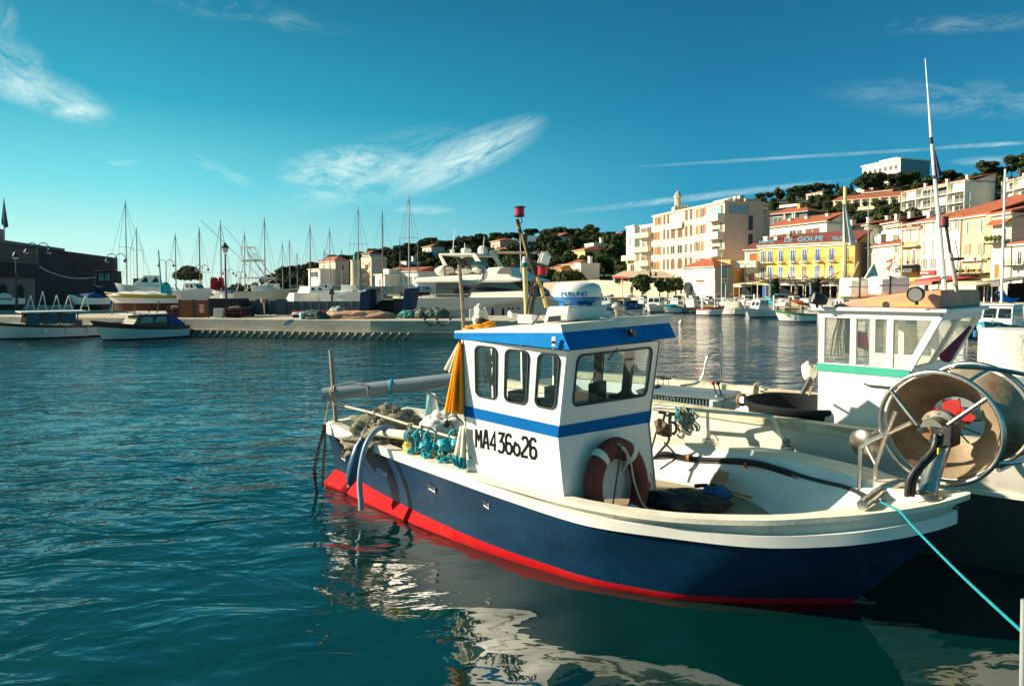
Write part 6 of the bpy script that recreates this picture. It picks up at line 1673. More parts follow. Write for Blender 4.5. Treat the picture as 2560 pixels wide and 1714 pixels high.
A_ = lambda x, y, Y: P(x, y, Y - 3.2)
mb = MB(); mb.loft([[A_(898, 732, 36.4), A_(925, 718, 36.6), A_(1030, 716, 36.8), A_(1034, 722, 36.4)], [A_(898, 728, 39), A_(925, 716, 39.2), A_(1026, 714, 39.4), A_(1030, 719, 39)]], wrap=False, caps=False); mb.build('canopy', NAVY, t, world=True, smooth=0)
MB().prism([A_(1012, 722, 36.4), A_(1033, 720, 36.4), A_(1024, 772, 36.4), A_(1000, 787, 36.4)], (0, 2.4, .0)).build('side_canvas', NAVY, t, world=True, smooth=0); mb = MB(); mb.prism([A_(900, 732, 36.45), A_(926, 722, 36.45), A_(920, 786, 36.45), A_(898, 786, 36.45)], (0, 2.4, 0)); mb.build('side_canvas', NAVY, t, world=True, smooth=0)
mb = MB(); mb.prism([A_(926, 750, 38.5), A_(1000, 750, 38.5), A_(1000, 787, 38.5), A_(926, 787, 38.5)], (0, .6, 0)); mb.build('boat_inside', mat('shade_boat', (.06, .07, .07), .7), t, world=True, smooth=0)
mb = MB(); mb.blob(A_(948, 741, 37.6), (.16, .12, .28), 2, .2, 3); mb.tube([A_(942, 724, 37.6), A_(942, 760, 37.6)], .03, 6); mb.build('cabin_post', WHITE2, t, world=True)
# ------------------------------------------------------------------ motor yacht behind the pier
ya_ = thing('motor_yacht', 'large white motor yacht with a flybridge moored stern-left behind the pier', 'motor yacht', (-5.6, 37.6, 0))
YF, YB = 36.4, 40.6
def yp(px, py, Y=YF): return P(px, py, 41 - (px - 1023) / 427 * 5.2) + Vector((.46, .89, 0)) * (Y - YF)
def yprism(mb, pts, Y0=YF, Y1=YB): mb.prism([yp(x, y, Y0) for x, y in pts], Vector((.46, .89, 0)) * (Y1 - Y0))
YW = mat('yacht_white', (.76, .73, .65), .3, var=.03)
mb = MB()
yb = [(1023, 812), (1023, 790), (1031, 745), (1330, 742), (1420, 738), (1470, 733), (1455, 812)]
fo = lambda x: 0 if x < 1350 else (x - 1350) / 120 * 1.9
a_ = [yp(x, y, YF + fo(x)) for x, y in yb]; b_ = [yp(x, y, YB - fo(x)) for x, y in yb]
mb.loft([a_, b_]); mb.build('hull', YW, ya_, world=True, smooth=20)
mb = MB(); yprism(mb, [(1170, 745), (1178, 731), (1310, 727), (1325, 743)], YF + .05, YF + .3); mb.build('bulwark', YW, ya_, world=True, smooth=0)
mb = MB(); yprism(mb, [(1079, 743), (1079, 703), (1268, 703), (1302, 726), (1308, 743)], YF + .45, YB - .45); mb.build('saloon', DARKGL, ya_, world=True, smooth=0)
mb = MB(); yprism(mb, [(1032, 706), (1040, 694), (1180, 686), (1272, 690), (1300, 698), (1302, 701), (1268, 706)], YF + .1, YB - .1); mb.build('boat_deck', YW, ya_, world=True, smooth=0, bevel=.04)
mb = MB(); yprism(mb, [(1268, 690), (1245, 666), (1210, 668), (1190, 688)], YF + .6, YB - .6); mb.build('flybridge', YW, ya_, world=True, smooth=0, bevel=.06)
mb = MB(); yprism(mb, [(1229, 683), (1240, 668), (1263, 668), (1272, 684)], YF + .56, YF + .6); mb.build('fly_window', mat('smoky_plastic', (.16, .12, .10), .2), ya_, world=True, smooth=0)
mb = MB()
for Y_ in (YF + .7, YB - 1.0):
    mb.prism([yp(1079, 636, Y_), yp(1086, 634, Y_), yp(1102, 662, Y_), yp(1092, 664, Y_)], (0, .3, 0)); mb.prism([yp(1162, 633, Y_), yp(1175, 633, Y_), yp(1196, 666, Y_), yp(1182, 668, Y_)], (0, .3, 0))
yprism(mb, [(1079, 637), (1081, 632), (1172, 631), (1177, 637)], YF + .7, YB - .7); mb.build('radar_arch', YW, ya_, world=True, smooth=0, bevel=.03)
mb = MB(); yprism(mb, [(1093, 642), (1170, 642), (1180, 664), (1102, 664)], YF + 2.0, YF + 2.06); mb.build('arch_screen', DARKGL, ya_, world=True, smooth=0)
mb = MB(); mb.lathe([(.05, -.28), (.05, -.2), (.28, -.16), (.32, -.05), (.32, .05), (.25, .12), (0, .14)], yp(1125, 622, 38.2), n=18); mb.build('radar', YW, ya_, world=True)
mb = MB(); mb.lathe([(.18, -.35), (.22, -.25), (.29, -.1), (.29, .1), (.2, .27), (0, .33)], yp(1163, 623, 38.4), n=18); mb.build('satellite_dome', YW, ya_, world=True)
mb = MB(); mb.lathe([(.12, -.2), (.15, .1), (0, .16)], yp(1094, 626, 38.0), n=12); mb.build('small_dome', YW, ya_, world=True)
mb = MB()
for x0, y0, x1, y1 in ((1095, 633, 1100, 565), (1172, 634, 1176, 585), (1126, 618, 1126, 603), (1271, 690, 1267, 560)): mb.tube([yp(x0, y0, 38), yp(x1, y1, 38)], [.03, .012], 5)
mb.build('aerials', WHITE2, ya_, world=True)
for px, py, rx, rz in ((1075, 676, .62, .30), (1127, 677, .60, .22), (1158, 672, .3, .26)):
    mb = MB(); mb.blob(yp(px, py, 38), (rx, .7, rz), px, .22, 4, freq=1.6); mb.build('covered_tender', TARPW, ya_, world=True, smooth=70)
mb = MB()
for k in range(14): mb.tube([yp(1033 + k * 10.5, 745), yp(1033 + k * 10.5, 736)], .015, 4)
mb.tube([yp(1032, 736), yp(1170, 735)], .02, 5); mb.build('stern_rail', STEEL, ya_, world=True)
for px in (1233, 1259):
    mb = MB(); mb.lathe([(0, -.36), (.10, -.28), (.12, 0), (.10, .28), (0, .36)], yp(px, 784, YF - .14), n=12); mb.build('fender', BLACK, ya_, world=True)
for px in (1272, 1282, 1296): MB().lathe([(0, 0), (.07, .0), (.07, -.01), (0, -.012)], yp(px, 771, YF - .002), (0, -1, 0), 12).build('porthole', DARKGL, ya_, world=True)
text_mesh('Blue Ao', .30, 'boat_name', INK, ya_, yp(1052, 776, YF) + Vector((-.01, -.03, 0)), (.89, -.46, 0), (0, 0, 1), .004)
mb = MB(); mb.prism([yp(1090, 655, 37.2), yp(1095, 660, 37.2), yp(1097, 690, 37.2), yp(1091, 691, 37.2)], (0, .03, 0)); mb.build('ensign', mat('ensign_dark', (.12, .05, .03), .8), ya_, world=True, smooth=0)
t, l = on_hard(1026, 1080, 720, 38.5, 1.9, 'rib_tender', 'small covered tender hanging at the stern of the white yacht', 'dinghy', None); mk_hull(t, l * 1.1, .9, .25, .35, TARPW, ANTI, tr=.8, rise=0); tarp(t, -.5, .6, .8, .25, .4, TARPB)

# ------------------------------------------------------------------ sailing boats with their masts
SPW = mat('spar_grey', (.30, .30, .30), .4, .5, var=.1)
mast_list = [(437, 582, 52, .05, (), 'sailing boat with a bare mast left of the flat-topped pine', NAVY), (497, 568, 50, .055, (.45,), 'sailing boat with a wooden mast in front of the flat-topped pine', VARN), (550, 551, 52, .055, (), 'sailing boat with a dark mast just left of the lantern lamp', NAVY),
    (610, 579, 58, .05, (), 'sailing boat whose mast rises through the tuna tower', WHITE2), (660, 543, 52, .055, (), 'sailing boat with a tall mast right of the tuna tower', WHITE2), (705, 606, 62, .04, (), 'sailing boat with a short thin mast against the hill foot', WHITE2),
    (723, 598, 60, .05, (), 'sailing boat with a dark thick mast at the start of the hill', NAVY), (742, 629, 66, .04, (), 'small sailing boat with the lowest mast before the wooded hill', WHITE2), (774, 560, 54, .05, (), 'sailing boat with a tall wooden mast left of the red-roofed villa', VARN),
    (810, 622, 66, .035, (), 'sailing boat with a thin mast in front of the red-roofed villa', WHITE2), (823, 568, 55, .05, (), 'sailing boat with a pale tall mast in front of the red-roofed villa', WHITE2), (853, 621, 66, .035, (), 'sailing boat with a thin mast between villa and lighthouse', WHITE2),
    (894, 512, 52, .055, (.62,), 'sailing boat with a tall spreader mast in front of the lighthouse', WHITE2), (955, 526, 52, .055, (.60,), 'sailing boat with a reddish spreader mast right of the apartment block', VARN), (999, 598, 55, .04, (), 'sailing boat with a pale mast before the long white house', WHITE2),
    (1021, 485, 50, .06, (.62,), 'sailing boat with the tallest mast of all, left of the yacht', WHITE2), (1043, 610, 55, .035, (), 'small sailing boat with a thin mast just left of the yacht', WHITE2)]
rng = random.Random(21)
for i, (px, py, Y, rad, spr, lb_, hm) in enumerate(mast_list):
    top = P(px, py, Y); lean = rng.uniform(-.012, .004)
    r = thing('sailing_boat', lb_, 'sailing boat', (top.x + .02, Y, .05), R(-100 + rng.uniform(-14, 14)), 'sailing boats behind the boatyard')
    if True:
        L_ = rng.uniform(5.5, 7.5)
        mk_hull(r, L_, 1.9, .65, .95, SHADEW if hm is VARN else hm, ANTIB, tr=.6); house(r, -1.0, .9, 1.1, .65, 1.0, WHITE2, rake=.4)
    mast_part(r, .3, .6, top.z - .65, rad, SPW if hm is not VARN else mat('spar_wood', (.22, .11, .05), .5, var=.2), spr, 1.9, rng.choice([TARPB, NAVY, TARPW]), half=.75)
    r.location.x -= .3 * math.cos(r.rotation_euler[2]); r.location.y -= .3 * math.sin(r.rotation_euler[2])

# ================================================================== town, hill and trees (right and far)
# ground of the far quay
RZ = .9
rq = [Vector(p + (0,)) for p in ((0, 92), (16, 92), (24, 80), (34, 69), (44, 58), (47, 48), (52, 36), (120, 30), (160, 200), (-30, 200), (-70, 150), (-66, 141), (-30, 122), (-12, 100))]
mb = MB(); mb.prism([Vector((p.x, p.y, -1.5)) for p in rq], (0, 0, 1.5 + RZ)); struct(mb.build('far_quay', CONC2, smooth=0))
# hillside: height given by bearing and distance
HB = [-1800, 560, 640, 700, 800, 900, 1000, 1100, 1200, 1300, 1400, 1500, 1600, 1700, 1800, 1850, 1900, 2000, 2100, 2200, 2300, 2400, 2500, 2650, 3200]
HS = [719, 719, 716, 694, 668, 660, 640, 622, 613, 604, 602, 602, 598, 590, 560, 525, 505, 494, 484, 474, 462, 452, 444, 430, 420]
HD = [320, 320, 320, 320, 320, 320, 315, 310, 300, 295, 290, 285, 280, 270, 262, 258, 255, 255, 255, 255, 255, 250, 250, 250, 250]
HF = [190, 190, 190, 188, 182, 175, 168, 160, 152, 144, 136, 132, 132, 132, 126, 122, 122, 118, 114, 112, 108, 104, 98, 92, 90]
def hill_z(x, y):
    px = 1280 + F * x / max(y, 1); d = tab(px, HB, HD); f = tab(px, HB, HF); zs = 2.2 + (720 - tab(px, HB, HS)) / F * d
    t = (y - f) / (d - f)
    if t <= 0: return RZ - .3
    if t < 1: return RZ - .3 + (zs - RZ + .3) * (t ** .92)
    return zs - (y - d) * .05
HILLM = mat('hill_scrub', (.035, .045, .018), .95, var=.5, vs=.25, dirt=(.12, .09, .05), dirt_amt=.7, ds=.12, bump=.8, bs=.8)
mb = MB(); vs = []; nu, ny = 120, 46
for i in range(nu + 1):
    px = 560 + (3000 - 560) * i / nu
    for j in range(ny + 1):
        y = 86 + (420 - 86) * (j / ny) ** 1.2; x = (px - 1280) / F * y
        vs.append((x, y, hill_z(x, y) + (.5 * mnoise.noise((x * .08, y * .08, 0)) if hill_z(x, y) > 1.5 else 0)))
fs = [(i * (ny + 1) + j, (i + 1) * (ny + 1) + j, (i + 1) * (ny + 1) + j + 1, i * (ny + 1) + j + 1) for i in range(nu) for j in range(ny)]
mb.add(vs, fs); struct(mb.build('hillside', HILLM, smooth=180))
# ------------------------------------------------------------------ trees
def leaf_mat(name, c, c2):
    m = mat(name, c, .85, var=.35, vs=.9, dirt=c2, dirt_amt=.8, ds=.5, spec=.15)
    return m
PINE = leaf_mat('pine_needles', (.034, .050, .018), (.13, .125, .04)); OLIVE = leaf_mat('broad_leaves', (.045, .066, .020), (.15, .15, .045)); CYPR = leaf_mat('cypress_leaves', (.014, .024, .010), (.03, .04, .014))
BARK = mat('bark', (.10, .065, .04), .9, var=.3, bump=.5, bs=8)
def leaf_cloud(mb, lobes, n, size, rng, flat=.75):
    """small leaf tufts thrown over and inside a set of lobes"""
    tot = sum(l[3] * l[4] for l in lobes)
    vs, fs = [], []
    for (x, y, z, rx, rz) in lobes:
        k = int(n * rx * rz / tot)
        for _ in range(k):
            d = Vector((rng.gauss(0, 1), rng.gauss(0, 1), rng.gauss(0, 1))).normalized()
            q = rng.uniform(.62, 1.06) * (1 + .22 * mnoise.noise((d.x * 2 + x, d.y * 2 + y, d.z * 2 + z)))
            c = Vector((x + d.x * rx * q, y + d.y * rx * q, z + d.z * rz * q))
            nr = (d + Vector((rng.gauss(0, .5), rng.gauss(0, .5), rng.gauss(0, .5) + .3))).normalized(); a = nr.orthogonal().normalized(); b = nr.cross(a)
            an = rng.uniform(0, 6.28); a, b = a * math.cos(an) + b * math.sin(an), b * math.cos(an) - a * math.sin(an)
            s = size * rng.uniform(.6, 1.3); i = len(vs)
            vs += [c - a * s, c - b * s * flat + nr * s * .25, c + a * s, c + b * s * flat + nr * s * .25]; fs.append((i, i + 1, i + 2, i + 3))
    mb.add(vs, fs)
def tree_proto(kind, seed):
    rng = random.Random(seed); lobes = []; tr = MB()
    if kind == 'umbrella':
        h = 4.6; R0 = 3.0
        for k in range(11):
            a = rng.uniform(0, 6.28); r = R0 * math.sqrt(rng.uniform(0, 1)) * .8; lobes.append((r * math.cos(a), r * math.sin(a), h + .9 - .55 * (r / R0) ** 2 + rng.uniform(-.2, .3), rng.uniform(.95, 1.5), rng.uniform(.8, 1.25)))
        for k in range(4): lobes.append((rng.uniform(-1.2, 1.2), rng.uniform(-1.2, 1.2), h - .7, 1.1, .8))
        top = h + .3
    elif kind == 'round':
        h = 3.4; R0 = 2.2
        for k in range(13):
            d = Vector((rng.gauss(0, 1), rng.gauss(0, 1), rng.gauss(0, 1) * .9)).normalized() * rng.uniform(.4, 1) * 1.5; lobes.append((d.x, d.y, h + d.z, rng.uniform(.8, 1.25), rng.uniform(.7, 1.05)))
        top = h
    elif kind == 'cypress':
        for k in range(9): z = .6 + k * .75; w = .75 * math.sin(math.pi * (k + 1.2) / 10.5) ** .7; lobes.append((rng.uniform(-.1, .1), rng.uniform(-.1, .1), z, w, .62))
        top = 5
    else:   # conifer
        for k in range(8): z = 1.2 + k * .75; lobes.append((rng.uniform(-.3, .3), rng.uniform(-.3, .3), z, 1.9 * (1 - k / 8.5), .5))
        top = 6
    tr.tube([(0, 0, -1.5), (.08, .05, 1.5), (rng.uniform(-.3, .3), rng.uniform(-.3, .3), top)], [.26, .2, .1], 7)
    if kind in ('umbrella', 'round'):
        for l in lobes[:6]: tr.tube([(.05, .05, top * .55), (l[0] * .5, l[1] * .5, top * .8), (l[0], l[1], l[2])], [.1, .07, .03], 5)
    cr = MB(); sz = {'umbrella': .34, 'round': .30, 'cypress': .24, 'conifer': .34}[kind]
    leaf_cloud(cr, lobes, {'umbrella': 1500, 'round': 1700, 'cypress': 900, 'conifer': 900}[kind], sz, rng)
    for l in lobes:      # shaded heart of each lobe
        cr.blob((l[0], l[1], l[2]), (l[3] * .66, l[3] * .66, l[4] * .66), seed + l[0], .3, 2)
    return cr, tr
PROTO = {}
TLAB = {'umbrella': 'dark umbrella pine with a flat spreading crown on the wooded hill', 'round': 'bushy round dark green tree on the wooded hill', 'cypress': 'narrow dark cypress standing like a column on the hill', 'conifer': 'pointed dark conifer on the skyline'}
def tree(kind, x, y, z, s, label=None, group=None, sx=1.0, name=None):
    v = random.randrange(3 if kind in ('umbrella', 'round') else 2); key = (kind, v)
    if key not in PROTO:
        cr, tr = tree_proto(kind, 31 + 7 * v + len(kind))
        m_ = {'umbrella': PINE, 'round': OLIVE, 'cypress': CYPR, 'conifer': CYPR}[kind]
        t = thing(name or {'umbrella': 'umbrella_pine', 'round': 'round_tree', 'cypress': 'cypress_tree', 'conifer': 'conifer_tree'}[kind], TLAB[kind], 'tree')
        cr.build('crown', m_, t, smooth=0); tr.build('trunk', BARK, t); PROTO[key] = t
        t['used'] = 0
    p = PROTO[key]
    if p.get('used') == 0:
        t = p; t.location = (x, y, z); t['used'] = 1; t['label'] = label or TLAB[kind]; 
    else:
        t = copy_thing(p, (x, y, z), random.uniform(0, 6.28), label or TLAB[kind])
    t.rotation_euler = (0, 0, random.uniform(0, 6.28)); t.scale = (s * sx, s * sx, s)
    t['group'] = group or {'umbrella': 'umbrella pines on the hill', 'round': 'round trees on the hill', 'cypress': 'cypresses on the hill', 'conifer': 'conifers on the skyline'}[kind]
    return t
def tree_px(kind, px, ytop, Y, s=None, ground=True, **k):
    """tree whose top shows at this height, standing on the hill at distance Y"""
    top = P(px, ytop, Y); zg = hill_z(top.x, Y); hh = {'umbrella': 6.8, 'round': 5.4, 'cypress': 7.2, 'conifer': 7.2}[kind]
    return tree(kind, top.x, Y, zg, max(.35, (top.z - zg) / hh) if s is None else s, **k)
random.seed(12)
# one far-off wood that clothes the hill
def wood():
    rng = random.Random(8); mb = MB(); protos = [tree_proto('umbrella', 3), tree_proto('round', 5), tree_proto('round', 9)]
    arr = []
    for cr, tr in protos:
        a = MB(); rg = random.Random(2)
        arr.append((np.array(cr.v), cr.f))
    V_, F_ = [], []; base = 0
    def put_(px, y, s, k):
        nonlocal base
        x = (px - 1280) / F * y; v, f = arr[k]; a = rng.uniform(0, 6.28); c, s_ = math.cos(a), math.sin(a)
        q = v * s; w = np.stack([q[:, 0] * c - q[:, 1] * s_ + x, q[:, 0] * s_ + q[:, 1] * c + y, q[:, 2] + hill_z(x, y) - (3.0 if k == 0 else 1.5) * s], 1)
        V_.append(w); F_.extend([[i + base for i in g] for g in f]); base += len(v)
    for i in range(420):
        px = rng.uniform(665, 1640); t = rng.random() ** .9; f, d = tab(px, HB, HF), tab(px, HB, HD); put_(px, f + 4 + (d - f) * t, rng.uniform(.75, 1.2), rng.choice((0, 1, 1, 2)))
    for i in range(260):
        px = rng.uniform(1830, 2640); t = rng.uniform(.2, 1.05); f, d = tab(px, HB, HF), tab(px, HB, HD); put_(px, f + (d - f) * t, rng.uniform(.6, .95), rng.choice((0, 1, 2, 2)))
    vv = np.concatenate(V_); me = bpy.data.meshes.new('pine_wood'); me.from_pydata(vv.tolist(), [], F_); me.materials.append(PINE); o = bpy.data.objects.new('pine_wood', me); COL.objects.link(o); o['kind'] = 'stuff'
    tag(o, 'dark pine wood covering the hillside between the houses', 'wood'); return o
wood()
# single trees on the left hill's skyline
sky_l = [(690, 686, 'umbrella'), (722, 670, 'umbrella'), (752, 662, 'umbrella'), (778, 655, 'umbrella'), (812, 650, 'umbrella'), (846, 645, 'round'), (870, 636, 'umbrella'), (905, 628, 'umbrella'), (940, 620, 'umbrella'), (968, 618, 'round'), (1000, 612, 'umbrella'), (1030, 606, 'umbrella'), (1052, 600, 'round'), (1076, 592, 'umbrella'), (1110, 600, 'umbrella'), (1146, 588, 'conifer'), (1175, 590, 'umbrella'), (1206, 583, 'umbrella'), (1238, 580, 'umbrella'), (1262, 582, 'round'), (1290, 580, 'umbrella'), (1330, 570, 'umbrella'), (1362, 576, 'umbrella'), (1398, 566, 'umbrella'), (1424, 570, 'umbrella'), (1446, 572, 'round'), (1479, 563, 'round'), (1500, 580, 'umbrella'), (1530, 578, 'umbrella'), (1552, 584, 'umbrella')]
for px, y, k in sky_l:
    tree_px(k, px + random.uniform(-4, 4), y, tab(px, HB, HD) - 6, sx=random.uniform(1.1, 1.5))
for i in range(34):
    px = random.uniform(700, 1560); t = random.uniform(.25, .85); f, d = tab(px, HB, HF), tab(px, HB, HD); y = f + (d - f) * t; x = (px - 1280) / F * y
    tree(random.choice(('umbrella', 'umbrella', 'round')), x, y, hill_z(x, y), random.uniform(.75, 1.05))
for px, y, Y, k, sx in ((1474, 628, 158, 'cypress', 2.2), (1510, 632, 160, 'round', 1.0), (1545, 645, 158, 'round', 1.2), (1535, 600, 175, 'round', 1.25), (1420, 628, 170, 'round', 1.2), (1455, 640, 165, 'round', 1.1), (1390, 668, 158, 'round', 1.0), (1590, 625, 165, 'umbrella', 1.1), (1560, 660, 150, 'round', 1.1)):
    tree_px(k, px, y, Y, sx=sx, label={'cypress': 'broad dark cypress below the flat-roofed hillside house'}.get(k))
# right skyline
for px, y, Y, k, sx in ((1878, 498, 250, 'umbrella', 1.0), (1900, 482, 252, 'umbrella', 1.1), (1925, 480, 250, 'umbrella', 1.1), (1945, 470, 255, 'round', 1.0), (1975, 470, 250, 'umbrella', 1.1), (2005, 462, 248, 'umbrella', 1.3), (2040, 458, 248, 'umbrella', 1.4), (2072, 460, 248, 'umbrella', 1.2), (2094, 456, 254, 'conifer', 1.0), (2128, 456, 254, 'conifer', 1.0), (2059, 490, 238, 'cypress', 1.2), (2165, 440, 225, 'umbrella', 1.0), (2190, 428, 225, 'umbrella', 1.0), (2240, 432, 228, 'umbrella', 1.2), (2275, 427, 228, 'umbrella', 1.1), (2318, 440, 240, 'round', 1.1), (2370, 424, 245, 'umbrella', 1.1), (2400, 430, 245, 'round', 1.1), (2470, 402, 245, 'umbrella', 1.3), (2500, 415, 245, 'round', 1.2), (2530, 412, 245, 'umbrella', 1.1), (2552, 384, 240, 'umbrella', 1.2), (2440, 432, 245, 'round', 1.1), (2025, 505, 225, 'round', 1.0), (2060, 512, 222, 'round', 1.1), (1990, 515, 228, 'round', 1.0), (2095, 520, 200, 'round', 1.1), (2290, 455, 215, 'round', 1.0), (2150, 530, 165, 'round', .9), (2200, 528, 165, 'round', .9), (2235, 522, 165, 'round', 1.0), (2280, 520, 150, 'round', .8)):
    tree_px(k, px, y, Y, sx=sx)
# stone pine by the sea, far left
t = thing('stone_pine', 'flat-topped pine alone on the far quay at left, against the sky', 'tree', (-46.2, 96, .8))
rng = random.Random(6); Yp = 96; lob = [(P(px, py, Yp).x + 46.2, rng.uniform(-1.4, 1.4), P(px, py, Yp).z - .8, r_, r_ * .62) for px, py, r_ in ((440, 688, .9), (455, 680, 1.0), (470, 675, 1.05), (485, 678, 1.0), (498, 686, .9), (462, 690, .9), (480, 690, .9), (447, 692, .6), (500, 693, .6))]
mb = MB(); leaf_cloud(mb, lob, 2600, .17, rng)
for l in lob: mb.blob(l[:3], (l[3] * .7, l[3] * .7, l[4] * .7), 3, .3, 2)
mb.build('crown', PINE, t, smooth=0); mb = MB()
for dx in (-.9, .1, .9): mb.tube([(0, 0, -.2), (dx * .5, 0, .8), (dx * 1.3, 0, 1.9)], [.14, .1, .05], 6)
mb.build('trunk', BARK, t)
for i in range(9):
    px = 528 + i * 13; tree('round', P(px, 700, 120).x, 120 + random.uniform(-4, 4), .6, random.uniform(.34, .5), label='low dark tree in the row on the far breakwater at left', group='low trees on the far breakwater')
mb = MB(); mb.prism([Vector((-90, 124, -1)), Vector((-20, 131, -1)), Vector((-20, 136, -1)), Vector((-90, 130, -1))], (0, 0, 2.2)); struct(mb.build('breakwater', CONC, smooth=0))

# ------------------------------------------------------------------ buildings
WALLS = {}
def wallm(name, c, **k):
    return mat('wall_' + name, c, .85, var=.06, vs=.6, dirt=tuple(x * .72 for x in c), dirt_amt=.4, ds=.35, bump=.15, bs=3, spec=.2, **k)
W_WHITE = wallm('white', (.72, .66, .55)); W_CREAM = wallm('cream', (.68, .56, .38)); W_YEL = wallm('yellow', (.74, .50, .14)); W_PINK = wallm('pink', (.58, .40, .29)); W_ORNG = wallm('orange', (.66, .36, .13)); W_OCH = wallm('ochre', (.62, .46, .20)); W_STONE = wallm('stone', (.40, .33, .24)); W_BLUE = wallm('pale_blue', (.58, .62, .60)); W_LEM = wallm('lemon', (.72, .58, .26)); W_GREY = wallm('grey', (.36, .34, .31))
ROOFR = mat('roof_tiles', (.34, .085, .035), .85, var=.3, vs=2.5, dirt=(.22, .07, .035), dirt_amt=.6, ds=1.2, stretch=(1, 1, 1), bump=.5, bs=8)
ROOFD = mat('roof_tiles_dark', (.20, .045, .03), .85, var=.25, vs=2.5, bump=.5, bs=8)
SH = {'grey': mat('shutter_grey', (.22, .25, .24), .7), 'blue': mat('shutter_blue', (.005, .10, .38), .6), 'rust': mat('shutter_rust', (.42, .12, .03), .7), 'white': mat('shutter_white', (.70, .66, .58), .7), 'green': mat('shutter_green', (.06, .16, .15), .7), 'olive': mat('shutter_olive', (.22, .19, .11), .7), 'brown': mat('shutter_brown', (.13, .055, .03), .7), 'cyan': mat('shutter_cyan', (.10, .27, .30), .7)}
PANE = mat('far_pane', (.035, .035, .035), .35, var=.4, vs=.8, spec=.5)
TRIM = mat('trim_white', (.74, .69, .58), .8)
class House:
    def __init__(s, name, label, cat, pl, pr, Yl, Yr, ytop, zb, depth, wall, group=None, ref='l', end=None):
        a, b = P(pl, ytop, Yl), P(pr, ytop, Yr)
        s.zt = a.z if ref == 'l' else b.z; s.zb = zb
        s.A = Vector((a.x, a.y, 0)); s.B = Vector((b.x, b.y, 0)); s.w = (s.B - s.A).length; s.h = s.zt - zb
        s.e = (s.B - s.A).normalized(); s.n = Vector((s.e.y, -s.e.x, 0))
        if depth < 0:                      # deep enough for the far right corner to reach this bearing
            k = (-depth - 1280) / F; depth = (k * s.B.y - s.B.x) / (-s.n.x + k * s.n.y)
        s.d = depth
        s.t = thing(name, label, cat, (s.A.x, s.A.y, zb), math.atan2(s.e.y, s.e.x), group)
        s.wall = wall
        s.body = MB().box((s.w / 2, depth / 2, s.h / 2 - .5), (s.w, depth, s.h + 1.0)).build('wall', wall, s.t, smooth=0)
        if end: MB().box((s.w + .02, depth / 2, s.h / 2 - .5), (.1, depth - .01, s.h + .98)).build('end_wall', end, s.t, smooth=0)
    def box(s, name, x, y, z, dx, dy, dz, m, parent=None, bevel=0):
        return MB().box((x, y, z), (dx, dy, dz)).build(name, m, parent or s.t, smooth=0, bevel=bevel)
    def flat(s, m=None, over=.15, th=.25):
        s.box('cornice', s.w / 2, s.d / 2, s.h + th / 2, s.w + over * 2, s.d + over * 2, th, m or s.wall); return s
    def gable(s, rise, m=None, over=.3):          # ridge along the facade
        mb = MB(); o = over; w, d, h = s.w, s.d, s.h
        p = [(-o, -o, h + .03), (w + o, -o, h + .03), (w + o, d + o, h + .03), (-o, d + o, h + .03), (-o, d / 2, h + rise), (w + o, d / 2, h + rise)]
        mb.add(p, [(0, 1, 5, 4), (2, 3, 4, 5), (0, 4, 3), (1, 2, 5), (3, 2, 1, 0)]); s.roof = mb.build('roof', m or ROOFR, s.t, smooth=0)
        s.box('eave', w / 2, -o * .5, h - .06, w + o * 1.6, o + .04, .12, TRIM); return s
    def shed(s, rise, m=None, over=.25):           # slopes up to the back
        mb = MB(); o = over; w, d, h = s.w, s.d, s.h
        mb.hexa([(-o, -o, h + .02), (w + o, -o, h + .02), (w + o, d, h + rise), (-o, d, h + rise), (-o, -o, h + .2), (w + o, -o, h + .2), (w + o, d, h + rise + .18), (-o, d, h + rise + .18)]); s.roof = mb.build('roof', m or ROOFR, s.t, smooth=0)
        mb = MB(); mb.prism([(0, 0, h - .5), (0, d, h - .5), (0, d, h + rise), ], (w, 0, 0)); mb.build('gable_wall', s.wall, s.t, smooth=0)
        s.box('eave', w / 2, -o * .5, h - .06, w + o * 1.6, o + .04, .12, TRIM); return s
    def hip(s, rise, m=None, over=.3, ridge=.3):
        mb = MB(); o = over; w, d, h = s.w, s.d, s.h; r = ridge * w / 2
        mb.add([(-o, -o, h + .03), (w + o, -o, h + .03), (w + o, d + o, h + .03), (-o, d + o, h + .03), (w / 2 - r, d / 2, h + rise), (w / 2 + r, d / 2, h + rise)], [(0, 1, 5, 4), (1, 2, 5), (2, 3, 4, 5), (3, 0, 4), (3, 2, 1, 0)]); s.roof = mb.build('roof', m or ROOFR, s.t, smooth=0)
        s.box('eave', w / 2, -o * .5, h - .05, w + o * 1.6, o + .04, .1, TRIM); return s
    def chimney(s, x, y, z, a=.5, h=.9, m=None):
        mb = MB(); mb.box((x, y, z + h / 2), (a, a, h)); mb.box((x, y, z + h + .05), (a * 1.3, a * 1.3, .1)); return mb.build('chimney', m or s.wall, getattr(s, 'roof', s.t), smooth=0)
    def win(s, x, z, w, h, sh=None, side='f', name='window', arch=False, closed=False, trim=True, pane=None, sw=.46, rail=False, mat_list=None):
        """one window (x = centre along the wall, z = sill height above the base)"""
        mb = MB()
        def pt(u, v, d):
            if side == 'f': return (x + u, -d, z + v)
            return (s.w + .07 + d, x + u, z + v)      # right-hand end wall
        def bx(u0, u1, v0, v1, d0, d1, mi):
            mb.hexa([pt(u0, v0, d1), pt(u1, v0, d1), pt(u1, v0, d0), pt(u0, v0, d0), pt(u0, v1, d1), pt(u1, v1, d1), pt(u1, v1, d0), pt(u0, v1, d0)], mi)
